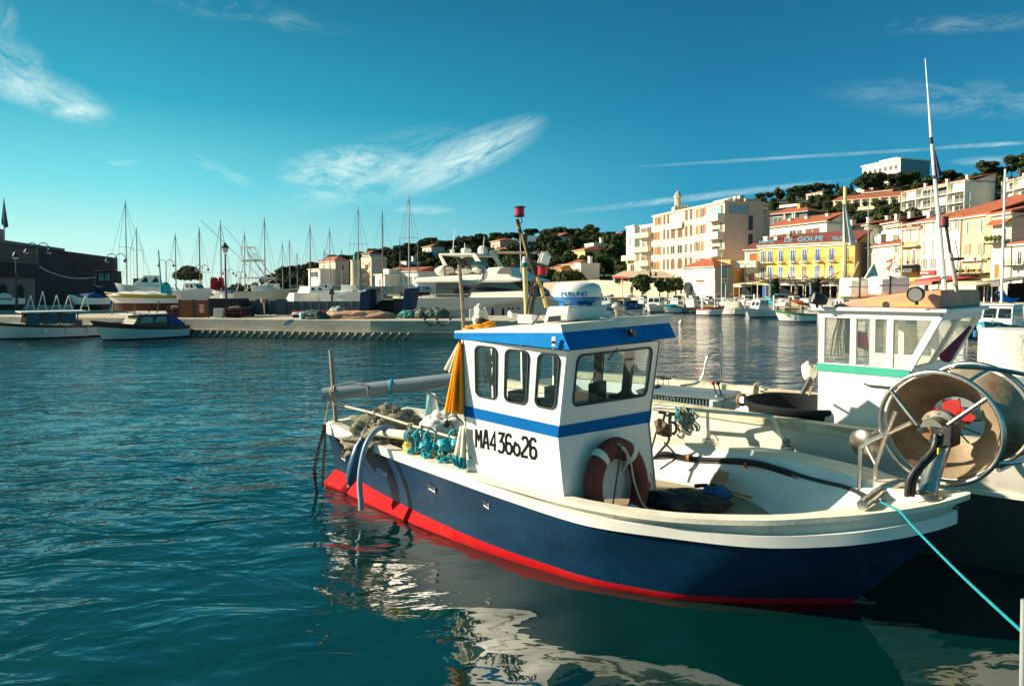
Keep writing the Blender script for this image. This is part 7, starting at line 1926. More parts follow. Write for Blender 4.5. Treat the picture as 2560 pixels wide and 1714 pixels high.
        if arch:
            ps = [pt(-w / 2, 0, .03), pt(w / 2, 0, .03)] + [pt(w / 2 * math.cos(a), h - w / 2 + w / 2 * math.sin(a), .03) for a in [math.pi * k / 8 for k in range(9)]]
            mb.add(ps, [tuple(range(len(ps)))], 2 if closed else 1)
        else:
            bx(-w / 2, w / 2, 0, h, .0, .03, 2 if closed else 1)
        if trim and not arch:
            bx(-w / 2 - .06, w / 2 + .06, h, h + .1, 0, .07, 0); 
            bx(-w / 2, -w / 2 + .05, 0, h, .03, .06, 0); bx(w / 2 - .05, w / 2, 0, h, .03, .06, 0)
            if not closed: bx(-.03, .03, 0, h, .03, .055, 0)
        bx(-w / 2 - .1, w / 2 + .1, -.1, 0, 0, .14, 0)
        if sh and not closed:
            for sd in (-1, 1): bx(sd * w / 2 if sd > 0 else -w / 2 - w * sw, sd * w / 2 + w * sw if sd > 0 else -w / 2, 0, h, .02, .07, 2)
        if rail:
            bx(-w * .75, w * .75, -.14, -.02, 0, .5, 0)
            for v in (.45, .9): bx(-w * .75, w * .75, v * .85, v * .85 + .03, .45, .48, 3)
            for k in range(7): u = -w * .75 + w * 1.5 * k / 6; bx(u - .012, u + .012, 0, .8, .455, .475, 3)
        return mb.build(name, [TRIM, pane or PANE, SH.get(sh, PANE), DARKM], s.t, smooth=0)
    def balcony(s, x0, x1, z, dep=1.0, rail=.9, m=None, solid=True):
        mb = MB(); mb.box(((x0 + x1) / 2, -dep / 2, z - .08), (x1 - x0, dep, .16))
        if solid:
            mb.box(((x0 + x1) / 2, -dep + .05, z + rail / 2), (x1 - x0, .08, rail))
            for x in (x0 + .04, x1 - .04): mb.box((x, -dep / 2, z + rail / 2), (.08, dep - .1, rail))
        else:
            for q in (.35, .65, .98): mb.box(((x0 + x1) / 2, -dep + .03, z + rail * q), (x1 - x0, .03, .04))
            for k in range(int((x1 - x0) / .5) + 1): mb.box((x0 + .5 * k + .02, -dep + .03, z + rail / 2), (.03, .03, rail))
        return mb.build('balcony', m or s.wall, s.t, smooth=0)
exec_town = True
# --- yellow hotel
h = House('hotel', 'yellow hotel with blue shuttered windows and blue letters on its dark red roof', 'hotel', 1898, 2137, 100, 90.4, 614, RZ, -2172, W_YEL, end=mat('wall_brown', (.30, .19, .11), .9))  # end wall browned, the shade on it painted into the colour
h.shed(1.7, ROOFD, .35); h.box('frieze', h.w / 2, -.08, h.h - .28, h.w + .3, .16, .42, TRIM)
cols = [.045, .125, .245, .375, .50, .635, .775, .915]
fz = (h.h - 3.4) / 2.05
for r_, zb in ((0, h.h - 2.45), (1, h.h - 4.75)):
    for i, c in enumerate(cols):
        h.win(c * h.w, zb, .62, 1.6, None, name='window', pane=SH['blue'] if not (r_ == 1 and i == 4) else SH['brown'], rail=(r_ == 0 or i in (0, 1, 7)))
h.balcony(.20 * h.w, .83 * h.w, h.h - 4.8, 1.3, .85, TRIM, solid=False)
for k in range(5): h.box('bracket', (.25 + k * .13) * h.w, -.5, h.h - 5.2, .12, 1.0, .45, TRIM)
for c in (.12, .45, .53, .78): h.win(c * h.w, .05, 1.0, 1.7, 'blue', name='terrace_door', sw=.5)
LB = mat('sign_letters', (.02, .36, .50), .5)
tm = mtx(h.t)
def roof_text(body, u, size, xs=1.0):
    o = tm @ Vector((u * h.w, .15, h.h + .32)); text_mesh(body, size, 'roof_letters', LB, h.t, o, h.e, (0, 0, 1), .06, xs=xs, bold=.012)
roof_text('HOTEL', -.01, .65, 1.15); roof_text('LE  GOLFE', .275, .92, 1.3); roof_text('GLACIER', .78, .62, 1.1)
text_mesh('BRASSERIE', .28, 'wall_letters', TRIM, h.t, tm @ Vector((.345 * h.w, -.05, h.h - 2.85)), h.e, (0, 0, 1), .05, xs=1.25, bold=.01)
h.chimney(.12 * h.w, 2.0, h.h + .3, .5, 1.0, W_WHITE); h.chimney(.24 * h.w, 2.6, h.h + .6, .5, 1.0, W_STONE); h.chimney(.02 * h.w, 1.6, h.h, .6, 1.3, W_WHITE)
# annex with an arched orange shutter
a = House('annex_house', 'narrow white house with an orange arched door and balcony beside the yellow hotel', 'house', 1862, 1897, 101.5, 100.2, 624, RZ, 6, W_WHITE)
a.shed(1.4, ROOFD, .3); a.win(a.w * .62, a.h - 2.1, 1.2, 1.5, 'rust', closed=True); a.balcony(-1.4, a.w, a.h - 2.5, 1.1, .8, W_WHITE); a.win(a.w * .55, a.h - 5.2, 1.0, 1.7, 'rust', arch=True, closed=True)
# --- big arcaded apartment block
h = House('apartment_block', 'big cream apartment block with arched windows and a little tower on its roof', 'apartment block', 1633, 1811, 128, 106, 543, RZ, -1906, wallm('apricot', (.66, .53, .38)), end=wallm('rose', (.66, .47, .35)))
h.flat(None, .2, .3)
FL = h.h / 5.35
def colz(k): return h.h - FL * (k + 1) + .42 * FL - .1
for k in range(5):
    for px_, c in ((0, .045), (1, .10)):
        h.win(c * h.w, colz(k), .95, 1.5, 'rust', closed=(k + px_) % 2 == 0, trim=True)
    for c in (.665, .735):
        h.win(c * h.w, colz(k), .9, 1.5, 'rust', closed=(k in (0, 1, 3)) and c < .7 or (k == 2 and c > .7))
    ar = k in (0, 1, 3)
    for c, w_ in ((.185, .75), (.245, .75), (.32, 1.35), (.425, 1.6), (.515, .8), (.58, .8)):
        if k == 0 and c in (.32, .425): continue
        h.win(c * h.w, colz(k) - .1, w_, 1.95 if ar else 1.45, None, arch=ar, pane=SH['brown'] if ar else None, closed=False)  # brown arch panes paint in the orange-lit inside
    if k < 4: h.box('loggia', .90 * h.w, .02, h.h - FL * (k + 1.0) + .25 * FL, .085 * h.w, .12, FL * .62, PANE); h.win(.965 * h.w, colz(k), .8, 1.4)
for k in range(5): h.balcony(.84 * h.w, h.w, h.h - FL * (k + 1) + (.0 if k else .1), 1.2, .95, W_WHITE)
h.balcony(.28 * h.w, .48 * h.w, h.h - FL * 1.0, .5, .9, W_WHITE); h.balcony(.28 * h.w, .48 * h.w, h.h - FL * 1.0 - .02 - .0, .4, .5, W_WHITE)
for k in range(7): h.win((.17 + k * .07) * h.w, h.h - FL * 5.25, .75, .9, arch=True)
h.win(h.d * .66, h.h - FL * 1.55, .8, 2.3, side='r', trim=False); h.win(h.d * .66, h.h - FL * 2.6, .8, 2.3, side='r', trim=False); h.box('parapet', h.w - .25, h.d * .72, h.h + .5, .5, h.d * .4, .5, W_PINK); h.box('parapet', h.w - .25, h.d * .3, h.h + .4, .5, h.d * .1, .3, W_PINK)
# penthouse with glass and crenels, stepped upper part
h.box('penthouse', .88 * h.w, h.d * .5, h.h + .35, .16 * h.w, h.d * .6, .5, W_WHITE); h.box('penthouse_glass', h.w + .1, h.d * .36, h.h - 1.0, .1, h.d * .5, 1.3, mat('glass_pale', (.25, .36, .38), .15)); h.box('penthouse_roof', .88 * h.w, h.d * .5, h.h + .7, .18 * h.w, h.d * .7, .15, TRIM); h.box('front_glass', .92 * h.w, -.04, h.h - 1.0, .1 * h.w, .12, 1.2, mat('glass_pale', (.25, .36, .38), .15))
for k in range(4): h.box('roof_box', .8 * h.w + k * 1.2, h.d * .5, h.h + 1.0, .8, .8, .6, (W_GREY, W_STONE, TRIM, W_GREY)[k])
E2 = House('apartment_annex', 'narrow pink annex set back at the right of the pink end wall', 'building', 1904, 1925, 110.5, 112, 532, RZ, .4, W_PINK); E2.flat(None, 0, .2); E2.win(.25 * E2.w, E2.h - 5.4, .9, 2.0, trim=False)
# left wing with curved balconies
L_ = House('apartment_wing', 'lower left wing of the cream apartment block with stacked rounded balconies', 'building', 1600, 1633, 132, 128.5, 566, RZ, 10, W_WHITE)
L_.flat(None, .1, .2)
for k in range(5): 
    zz = L_.h - 2.2 - k * 2.65; L_.win(.3 * L_.w, zz + .15, .9, 1.6, 'rust', closed=k == 1); L_.win(.72 * L_.w, zz + .15, 1.3, 1.7); L_.balcony(-.1, L_.w + .1, zz, 1.3, .8, W_CREAM)
# little castle turret on the roof
tb = P(1697, 533, 122); t = thing('roof_turret', 'small stone turret with a pointed cap on the apartment block roof', 'tower', tb)
mb = MB(); mb.box((.3, 0, -.2), (2.6, 2.2, 2.6)); mb.box((1.6, .3, -.5), (2.4, 1.8, 2.2))
for k in range(5): mb.box((-.8 + k * .55, -1.0, 1.2), (.28, .25, .22))
mb.build('base', W_CREAM, t, smooth=0); mb = MB(); mb.lathe([(.55, 0), (.55, 1.5), (.68, 1.6), (.68, 2.0)], (-.2, 0, 1.1), n=8); mb.build('shaft', W_CREAM, t, smooth=0); mb = MB(); mb.lathe([(.74, 0), (0, 1.0)], (-.2, 0, 3.1), n=8); mb.build('cap', W_GREY, t, smooth=0)
# --- harbour hut with a hip roof
h = House('harbour_hut', 'small white harbour hut with a red hipped roof and pale blue shutters', 'house', 1710, 1786, 96, 90, 669, RZ, -1832, W_WHITE, end=W_STONE)
h.hip(1.15, ROOFR, .3, .25); h.win(.55 * h.w, 2.1, 1.7, .3, name='plaque', trim=False, pane=SH['brown']); h.win(.5 * h.d, 2.6, 1.0, 1.7, 'cyan', side='r', closed=True); h.win(.5 * h.d, .2, 1.0, 1.8, 'cyan', side='r', closed=True)
# --- restaurant terrace, sea wall and pale house
t = thing('terrace_wall', 'long cream sea wall below the restaurant terrace', 'wall', P(1590, 735, 100))
mb = MB(); mb.prism([P(1478, 744, 108), P(1700, 744, 96), P(1700, 712, 96), P(1600, 709, 101), P(1560, 702, 103), P(1478, 700, 108)], (0, 3, 0)); mb.build('wall_face', W_CREAM, t, world=True, smooth=0)
mb = MB()
for px in (1630, 1690): mb.prism([P(px, 744, 96.5), P(px + 7, 744, 96), P(px + 7, 708, 96), P(px, 708, 96.5)], (0, .4, 0))
MB().prism([P(1645, 711, 97), P(1700, 711, 95.5), P(1700, 700, 95.5), P(1645, 702, 97)], (0, .3, 0)).build('planter', W_GREY, t, world=True, smooth=0)
t = thing('restaurant_terrace', 'low restaurant terrace with a beige canopy roof above the sea wall', 'restaurant', P(1600, 705, 106))
mb = MB(); mb.prism([P(1530, 692, 104), P(1680, 694, 99), P(1690, 688, 100), P(1660, 680, 106), P(1560, 679, 108)], (0, 0, .15)); mb.build('canopy', mat('canopy_beige', (.52, .38, .26), .9), t, world=True, smooth=0)
mb = MB(); mb.prism([P(1535, 706, 104), P(1680, 708, 99.5), P(1680, 693, 99.5), P(1535, 693, 104)], (0, 2, 0)); mb.build('glazing', PANE, t, world=True, smooth=0)
for k in range(9): px = 1536 + k * 18; MB().tube([P(px, 708, 103.8 - k * .55), P(px, 692, 103.8 - k * .55)], .07, 5).build('post', TRIM, t, world=True)
mb = MB(); mb.prism([P(1535, 695, 103.6), P(1570, 696, 102.4), P(1570, 692, 102.4), P(1535, 691, 103.6)], (0, .2, 0)); mb.build('red_fascia', mat('fascia_red', (.45, .04, .03), .7), t, world=True, smooth=0)
t = thing('stone_wall', 'rough stone retaining wall along the foot of the wooded hill', 'wall', P(1420, 715, 118)); mb = MB(); mb.prism([P(1360, 742, 120), P(1500, 742, 110), P(1500, 699, 110), P(1440, 702, 114), P(1360, 706, 120)], (0, 2, 0)); mb.build('wall_face', W_STONE, t, world=True, smooth=0)
h = House('tall_house', 'tall pale white house left of the big apartment block', 'house', 1566, 1586, 150, 146, 570, 6, 9, W_BLUE); h.flat(TRIM, .2, .3); h.win(.5 * h.w, h.h - 4, .7, 1.6); h.win(.5 * h.w, h.h - 7.5, .7, 1.6)
h = House('round_terrace_house', 'low house with a round balcony below the tall pale house', 'house', 1568, 1602, 140, 136, 648, RZ, 8, W_CREAM); h.flat(None, .2, .2); h.balcony(-.4, h.w, h.h - .2, 1.2, .9, W_CREAM); h.win(.4 * h.w, h.h - 3, 1.4, 1.9)
for i, (px, py, s_, lb_) in enumerate(((1605, 705, 1.15, 'round bush in front of the sea wall'), (1690, 708, .9, 'dark bush between the sea wall and the hut'), (1650, 716, .7, 'dark hedge bush below the planter'), (1670, 716, .75, 'dark hedge bush left of the hut'), (1648, 688, .6, 'pointed shrub on the terrace'), (1662, 690, .6, 'second pointed shrub on the terrace'))):
    q = P(px, py, 95); tree('round' if i < 4 else 'cypress', q.x, 95 - (i > 3) * -6, max(.6, q.z - (2.4 if i < 4 else 2.0) * s_ * .9), s_ * (.62 if i < 4 else .42), label=lb_, group='shrubs by the sea wall', name='shrub')
# --- lighthouse and houses on the left hill
t = thing('lighthouse', 'stubby round stone lighthouse with a green lantern', 'lighthouse', P(889, 716, 112))
c = P(889, 716, 112); z0 = P(889, 650, 112).z - c.z; mb = MB(); mb.lathe([(.85, -.8), (.82, 0), (.78, z0 * .28), (.86, z0 * .29), (.86, z0 * .31), (.78, z0 * .32), (.76, z0 * .96), (.86, z0 * .98), (.86, z0), (0, z0)], (0, 0, 0), n=24); mb.build('tower', W_CREAM, t, smooth=30)
mb = MB(); mb.lathe([(.36, z0), (.36, z0 + .75), (.42, z0 + .8), (.1, z0 + 1.15), (0, z0 + 1.4)], n=12); mb.build('lantern', mat('lantern_green', (.01, .22, .17), .5), t, smooth=30)
MB().prism([(-8, -3, -1), (8, -3, -1), (8, 4, -1), (-8, 4, -1)], (0, 0, 1.05)).build('base', CONC, t, smooth=0)
h = House('villa', 'white villa with red roof behind the masts, left of the lighthouse', 'house', 798, 838, 176, 168, 655, 3, -873, W_CREAM, end=W_GREY); h.hip(1.3, ROOFR, .4, .5); [h.win(c * h.w, h.h - 2.3, .8, 1.4) for c in (.3, .7)]; [h.win(c, h.h - 2.3, .8, 1.4, side='r') for c in (2, 5)]  # grey end wall has the shade of the right face painted in
h2 = House('villa_wing', 'low white wing in front of the red-roofed villa', 'house', 771, 800, 172, 166, 674, 2, 6, W_WHITE); h2.flat(TRIM, .3, .15); h2.win(.5 * h2.w, h2.h - 1.9, h2.w * .7, 1.3)
h = House('block_of_flats', 'pale block of flats with balconies just right of the lighthouse', 'apartment block', 903, 928, 172, 166, 647, 2, -967, W_CREAM, end=W_GREY); h.flat(None, .1, .2); [h.win(c * h.w, h.h - 2.2 - 2.2 * k, .7, 1.2, 'rust') for k in range(4) for c in (.18, .82)]; [h.balcony(.35 * h.w, .65 * h.w, h.h - 2.3 - 2.2 * k, .8, .8) for k in range(4)]  # shaded right side painted as a grey end wall
h = House('long_house', 'long low white house with a red roof by the water, left of the yacht', 'house', 960, 1046, 136, 130, 679, 1, 7, W_BLUE); h.gable(.9, ROOFR, .3); [h.win((.08 + .14 * k) * h.w, h.h - 2.2, .55, 1.1) for k in range(7)]; [h.win((.08 + .14 * k) * h.w, h.h - 4.3, .55, 1.1) for k in range(0, 7, 2)]
h2 = House('rounded_house', 'white house with a stepped rounded roof left of the long low house', 'house', 938, 962, 134, 131, 688, 1, 6, W_WHITE); h2.flat(TRIM, .25, .2); h2.box('upper_step', h2.w * .6, 3, h2.h + .7, h2.w * .6, 4, 1.0, W_WHITE); h2.win(.5 * h2.w, h2.h - 2, .6, 1.1)
for nm, lb_, pl, pr, Yl, Yr, yt, zb, dp, wl, rf in (
    ('hill_house', 'small white house with red roof on the hill above the lighthouse', 905, 924, 240, 238, 634, 10, 6, W_WHITE, 'h'),
    ('hill_house', 'pinkish house on the wooded hill left of the lamp mast', 1227, 1250, 236, 230, 604, 14, 7, W_PINK, 'h'),
    ('hill_house', 'low house with a bright red roof under the pinkish house', 1240, 1268, 222, 218, 624, 10, 7, W_STONE, 'h'),
    ('hill_house', 'white gabled house on the hill right of the lamp mast', 1364, 1398, 232, 226, 594, 14, 7, W_WHITE, 'g'),
    ('hill_house', 'flat-roofed white house with a chimney amid dark trees', 1462, 1484, 188, 182, 612, 10, -1513, W_WHITE, 'f'),
    ('hill_house', 'yellowish house with a low tile roof left of the flat-roofed house', 1434, 1462, 180, 174, 627, 8, 7, W_OCH, 'h'),
    ('hill_house', 'long low orange house with dark windows at the hill foot', 1368, 1404, 160, 154, 672, 2, 6, W_ORNG, 'h'),
    ('hill_house', 'small house with a tilted red roof among the trees at the hill foot', 1408, 1442, 158, 153, 662, 2, 6, W_CREAM, 'h'),
    ('hill_house', 'narrow white house between trees at the hill foot', 1436, 1452, 148, 146, 660, 2, 5, W_WHITE, 'f'),
    ('hill_house', 'tiny house with red roof on the skyline right of the lone pine', 1460, 1480, 286, 284, 586, 18, 6, W_PINK, 'h'),
    ('hill_house', 'small orange-walled house on the skyline near the tall pale house', 1536, 1552, 280, 278, 586, 18, 6, W_CREAM, 'h'),
    ('hill_house', 'pale house half hidden in trees above the yacht', 1056, 1078, 250, 246, 618, 10, 6, W_WHITE, 'h'),
    ('hill_house', 'grey-white house low among trees left of the yacht', 1002, 1016, 200, 198, 655, 4, 5, W_BLUE, 'f')):
    h = House(nm, lb_, 'house', pl, pr, Yl, Yr, yt, zb, dp, wl, 'houses on the wooded hill')
    {'h': lambda: h.hip(1.1, ROOFR, .4, .5), 'g': lambda: h.gable(1.4, ROOFR, .3), 'f': lambda: h.flat(TRIM, .15, .2)}[rf]()
    for c in (.28, .72): h.win(c * h.w, h.h - 2.3, .7, 1.3, 'brown' if c < .5 else None)
    if rf == 'f': h.chimney(h.w * .7, 3, h.h, .7, 1.6)
# --- houses above the waterfront on the right
def terrace_row(name, label, pl, pr, Yl, Yr, ytop, zb, dep, floors, cols, fh, roof=1.6, wall=W_WHITE, awn=()):
    h = House(name, label, 'apartment block', pl, pr, Yl, Yr, ytop, zb, dep, wall, 'terraced flats on the hill'); h.shed(roof, ROOFR, .5)
    for k in range(floors):
        z = h.h - fh * (k + 1) + .15
        for c in range(cols):
            x = (c + .5) * h.w / cols; h.win(x, z + .05, h.w / cols * .62, fh * .72, 'white', closed=((c + k) % 3 == 0)); 
        h.balcony(.0, h.w, z, 1.1, .8, mat('balcony_pale', (.58, .56, .48), .6), solid=False)
        h.box('slab', h.w / 2, -.55, z - .05, h.w, 1.2, .16, TRIM)
    for c in range(cols + 1): h.box('party_wall', c * h.w / cols, -.6, h.h * .5, .16, 1.2, h.h, wall)
    for x, k in awn: 
        mb = MB(); mb.prism([(x, -.02, h.h - fh * k - .25), (x, -1.5, h.h - fh * k - .8), (x, -1.46, h.h - fh * k - .85), (x, -.02, h.h - fh * k - .32)], (h.w / cols * .9, 0, 0)); mb.build('awning', mat('awning_cream', (.66, .56, .36), .8), h.t, smooth=0)
    for c in (.2, .55, .85): h.chimney(c * h.w, h.d * .35, h.h + roof * .35, .6, 1.0)
    return h
terrace_row('terraced_flats', 'long terraced flats with glassed balconies on the hill behind the tall antenna', 2264, 2422, 178, 158, 480, 14, -2480, 3, 4, 2.55, awn=((10.2, 0),))
terrace_row('terraced_flats', 'terraced block with red roof and cream awning at the upper right edge', 2462, 2580, 166, 148, 468, 16, 9, 3, 4, 2.55, awn=((2.2, 0),))
h = House('hilltop_hotel', 'pale flat-roofed block of several storeys on the hilltop', 'apartment block', 2156, 2251, 262, 246, 418, 36, -2316, W_WHITE, end=mat('wall_shade_blue', (.20, .28, .30), .6)); h.flat(TRIM, .4, .5)  # teal shade on the end wall is painted into its colour
for k in range(4):
    for c in range(7): h.win((c + .6) / 7.4 * h.w, h.h - 3.2 - 3 * k, 1.4, 1.5)
h.box('roof_house', h.w * .5, 6, h.h + 1.0, 8, 5, 1.6, W_WHITE)
h = House('long_villa', 'long villa with an arcade of pillars under a wide red roof on the hill', 'house', 2088, 2250, 208, 196, 503, 14, 8, W_CREAM); h.shed(2.2, ROOFR, .8)
for k in range(7): h.win((k + .5) / 7 * h.w, h.h - 2.9, 1.9, 2.0, name='arcade_opening', trim=False)
for k in range(8): h.box('pillar', k / 7 * h.w, -.7, h.h - 1.6, .45, .45, 3.0, W_CREAM)
h.balcony(0, h.w, h.h - 3.2, 1.2, .8, W_CREAM)
h = House('upper_villa', 'small villa with stacked red roofs above the pillared villa', 'house', 2150, 2230, 226, 218, 484, 18, 7, W_CREAM); h.shed(1.4, ROOFR, .5); [h.win(c * h.w, h.h - 2.2, 1.1, 1.3) for c in (.2, .5, .8)]
h = House('white_cottage', 'small white cottage under the hilltop trees', 'house', 2140, 2160, 232, 230, 474, 22, 6, W_WHITE); h.flat(TRIM, .2, .2); h.win(.5 * h.w, h.h - 2.2, 1.0, 1.3)
h = House('pine_house', 'pale house half hidden behind the flat-topped pines on the skyline', 'house', 2016, 2056, 246, 240, 486, 26, -2080, W_WHITE); h.gable(1.0, ROOFR, .3); [h.win(c * h.w, h.h - 2.2, .9, 1.2) for c in (.2, .5, .8)]
h = House('dark_villa', 'villa in shade with a wide red roof and slim white columns beside the pink wall', 'house', 1922, 2018, 168, 160, 537, 8, 8, mat('wall_dim', (.10, .13, .14), .8)); h.hip(1.6, ROOFR, .7, .5)  # the villa's shade is put into its dim wall colour
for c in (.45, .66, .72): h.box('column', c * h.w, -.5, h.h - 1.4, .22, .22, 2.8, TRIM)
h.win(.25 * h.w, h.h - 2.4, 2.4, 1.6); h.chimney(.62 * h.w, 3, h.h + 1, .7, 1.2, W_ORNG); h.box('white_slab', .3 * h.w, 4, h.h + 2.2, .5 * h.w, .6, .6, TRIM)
h = House('white_row', 'white terraced house with arched loggias and a red roof behind the hotel', 'house', 1925, 2067, 142, 128, 569, 3, -2106, W_WHITE); h.shed(1.7, ROOFR, .5)
for c, ar in ((.1, 1), (.27, 1)): h.win(c * h.w, h.h - 3.4, 1.4, 1.9, 'rust', arch=True, closed=True)
for c, w_ in ((.43, 1.8), (.55, 1.2), (.77, 3.6)): h.win(c * h.w, h.h - 2.6, w_, 1.5, pane=SH['brown'] if w_ > 3 else None)
h.balcony(.0, .62 * h.w, h.h - 3.7, 1.0, .9, W_WHITE); [h.chimney(c * h.w, 2.5, h.h + .6, .6, 1.0) for c in (.2, .5, .85)]
h = House('white_row', 'second white terraced house with red roof, right of the white flag', 'house', 2080, 2172, 138, 126, 576, 3, 8, W_WHITE); h.shed(1.6, ROOFR, .5); [h.win(c * h.w, h.h - 2.6, 1.8, 1.6, 'rust', arch=c > .6) for c in (.12, .4, .64, .86)]; h.balcony(0, h.w, h.h - 3.0, 1.2, .9, W_WHITE); [h.chimney(c * h.w, 2.5, h.h + .6, .8, 1.1) for c in (.25, .7)]
h = House('white_row', 'third white terraced house with red roof, above the orange house', 'house', 2172, 2250, 130, 120, 566, 3, 8, W_WHITE); h.shed(1.5, ROOFR, .5); [h.win(c * h.w, h.h - 2.8, 2.2, 1.7, 'white', closed=True) for c in (.2, .52, .84)]; h.balcony(0, h.w, h.h - 3.2, 1.2, .9, W_WHITE); [h.chimney(c * h.w, 2.5, h.h + .6, .7, 1.1) for c in (.2, .5, .9)]
h = House('white_row', 'fourth white terraced house with red roof under the terraced flats', 'house', 2218, 2296, 124, 114, 570, 3, 8, W_WHITE); h.shed(1.5, ROOFR, .5); [h.win(c * h.w, h.h - 2.8, 2.0, 1.6, 'white', closed=c < .4) for c in (.3, .75)]; h.chimney(.9 * h.w, 2.5, h.h + .6, .8, 1.3)
# waterfront houses
def wf(name, label, pl, pr, Yl, Yr, ytop, wall, roof, rise, depth=9): 
    h = House(name, label, 'house', pl, pr, Yl, Yr, ytop, RZ, depth, wall, 'houses on the waterfront'); h.shed(rise, roof, .35); return h
h = wf('cream_house', 'cream house with a bright red roof and a painted red seahorse-like creature on its wall', 2170, 2254, 91, 83.6, 618, W_CREAM, ROOFR, 1.8)
[h.win(c * h.w, h.h - 1.0, .45, .75, 'white', closed=True) for c in (.18, .5)]; h.win(.86 * h.w, h.h - 1.1, .5, 1.0, 'grey'); h.chimney(.2 * h.w, 1, h.h + .3, .7, 1.2, W_WHITE); h.chimney(.86 * h.w, 2, h.h + .6, .7, 1.6, W_CREAM)
mp = [(.62, -2.2), (.58, -1.8), (.66, -1.5), (.72, -1.1), (.66, -.8), (.55, -1.05), (.60, -.55), (.70, -.4), (.78, -.1), (.86, .2), (.80, -.35), (.74, -.85), (.76, -1.3), (.70, -1.8), (.68, -2.4)]
mb = MB(); mb.prism([(u * h.w, -.03, h.h - 1.5 + v * .75) for u, v in mp], (0, .02, 0)); mb.build('mural', mat('mural_red', (.40, .05, .03), .9, var=.4, vs=3), h.t, smooth=0)
h = wf('orange_house', 'narrow orange house with white shutters and a black shop awning', 2256, 2301, 83.5, 81, 573, W_ORNG, ROOFR, .9)
[h.win(c * h.w, h.h - 1.6, .32, 1.4, 'white', sw=1.0) for c in (.28, .74)]; h.win(.22 * h.w, h.h - 4.3, .5, 1.6, 'white', closed=True); h.win(.7 * h.w, h.h - 4.3, .5, 1.7, 'white'); h.balcony(0, h.w, h.h - 4.35, .7, .75, DARKM, solid=False); h.box('ledge', h.w / 2, -.3, h.h - 2.15, h.w, .6, .2, W_GREY)
mb = MB(); mb.hexa([(-.1, -1.2, h.h - 5.3), (h.w, -1.2, h.h - 5.3), (h.w, 0, h.h - 5.1), (-.1, 0, h.h - 5.1), (-.1, -1.1, h.h - 4.85), (h.w, -1.1, h.h - 4.85), (h.w, 0, h.h - 4.5), (-.1, 0, h.h - 4.5)]); mb.build('awning', BLACK, h.t, smooth=0); text_mesh('Marine', .32, 'awning_letters', TRIM, h.t, mtx(h.t) @ Vector((.25 * h.w, -1.24, h.h - 5.2)), h.e, (0, 0, 1), .02)
h = wf('white_house', 'tall white house with grey shutters above a red shop sign', 2302, 2348, 81, 78, 556, W_WHITE, ROOFR, 2.3)
for zz, hh_ in ((1.6, 1.4), (3.9, 1.65), (5.45, 1.1)): [h.win(c * h.w, h.h - zz, .48, hh_, 'grey', closed=hh_ > 1.2) for c in (.25, .72)]
sg = h.box('shop_sign', h.w * .45, -.12, h.h - 5.95, h.w * .95, .2, .5, mat('sign_red', (.36, .03, .03), .6)); text_mesh('La Belle Auberge', .3, 'sign_letters', TRIM, sg, mtx(h.t) @ Vector((.05 * h.w, -.24, h.h - 6.05)), h.e, (0, 0, 1), .01, xs=.8, bold=.006)
h = wf('white_house', 'broad plain white house between grey-shuttered and yellow houses', 2349, 2406, 77.9, 74.4, 552, W_WHITE, ROOFR, 2.8)
h.win(.42 * h.w, h.h - 1.3, .4, 1.0, 'grey'); h.win(.75 * h.w, h.h - 1.25, .45, 1.1, 'grey'); h.win(.28 * h.w, h.h - 5.5, .42, 1.1, 'rust', closed=True); h.box('downpipe', h.w - .12, -.08, h.h / 2, .1, .1, h.h, W_STONE)
h = wf('yellow_house', 'pale yellow house with olive and green shutters and an awning bar', 2408, 2478, 74.2, 70, 545, W_LEM, ROOFR, 3.0)
[h.win(c * h.w, h.h - 1.75, .4, 1.25, 'green', closed=True) for c in (.2, .7)]; [h.win(c * h.w, h.h - 4.0, .4, 1.15, 'olive', sw=.7) for c in (.2, .7)]; h.box('awning_box', h.w * .45, -.3, h.h - 4.6, h.w * .9, .5, .2, TRIM); [h.win(c * h.w, h.h - 5.75, .42, .7, 'grey', closed=True) for c in (.2, .7)]; h.balcony(-.2, h.w, h.h - 6.0, .9, .6, DARKM, solid=False)
for i in range(5): h.box('flower_box', (.1 + .2 * i) * h.w, -.9, h.h - 5.75, .5, .25, .3, (SH['rust'], OLIVE)[i % 2])
h = wf('cream_corner_house', 'cream house with a plant-filled balcony near the right edge', 2480, 2530, 69.5, 67, 538, W_CREAM, ROOFR, 2.0)
h.win(.68 * h.w, h.h - 2.75, .5, 1.3); h.balcony(.05 * h.w, .98 * h.w, h.h - 2.85, .9, .6, DARKM, solid=False); h.win(.35 * h.w, h.h - 6.4, .7, 1.4, 'rust', closed=True)
for i in range(4): mb = MB(); mb.blob(((.15 + .22 * i) * h.w, -.8, h.h - 2.4), (.25, .22, .25), i, .5, 3); mb.build('balcony_plant', OLIVE, h.t, smooth=60)
mb = MB(); mb.hexa([(.0, -.7, h.h - 1.1), (h.w, -.7, h.h - 1.1), (h.w, 0, h.h - .6), (0, 0, h.h - .6), (0, -.7, h.h - 1.0), (h.w, -.7, h.h - 1.0), (h.w, 0, h.h - .5), (0, 0, h.h - .5)]); mb.build('porch_roof', ROOFR, h.t, smooth=0)
h = wf('edge_house', 'white house with a glazed shopfront at the right edge', 2532, 2600, 66.5, 63, 612, W_WHITE, ROOFR, 1.6); h.win(.3 * h.w, h.h - 1.9, .6, 1.2, 'white'); h.win(.45 * h.w, .2, 2.0, 1.6); h.balcony(0, h.w, h.h - 2.0, .8, .6, DARKM, solid=False)
h2 = House('rear_house', 'shaded grey house wall rising behind the right edge', 'house', 2536, 2600, 92, 86, 545, RZ, 8, W_PINK); h2.shed(1.6, ROOFR, .3)
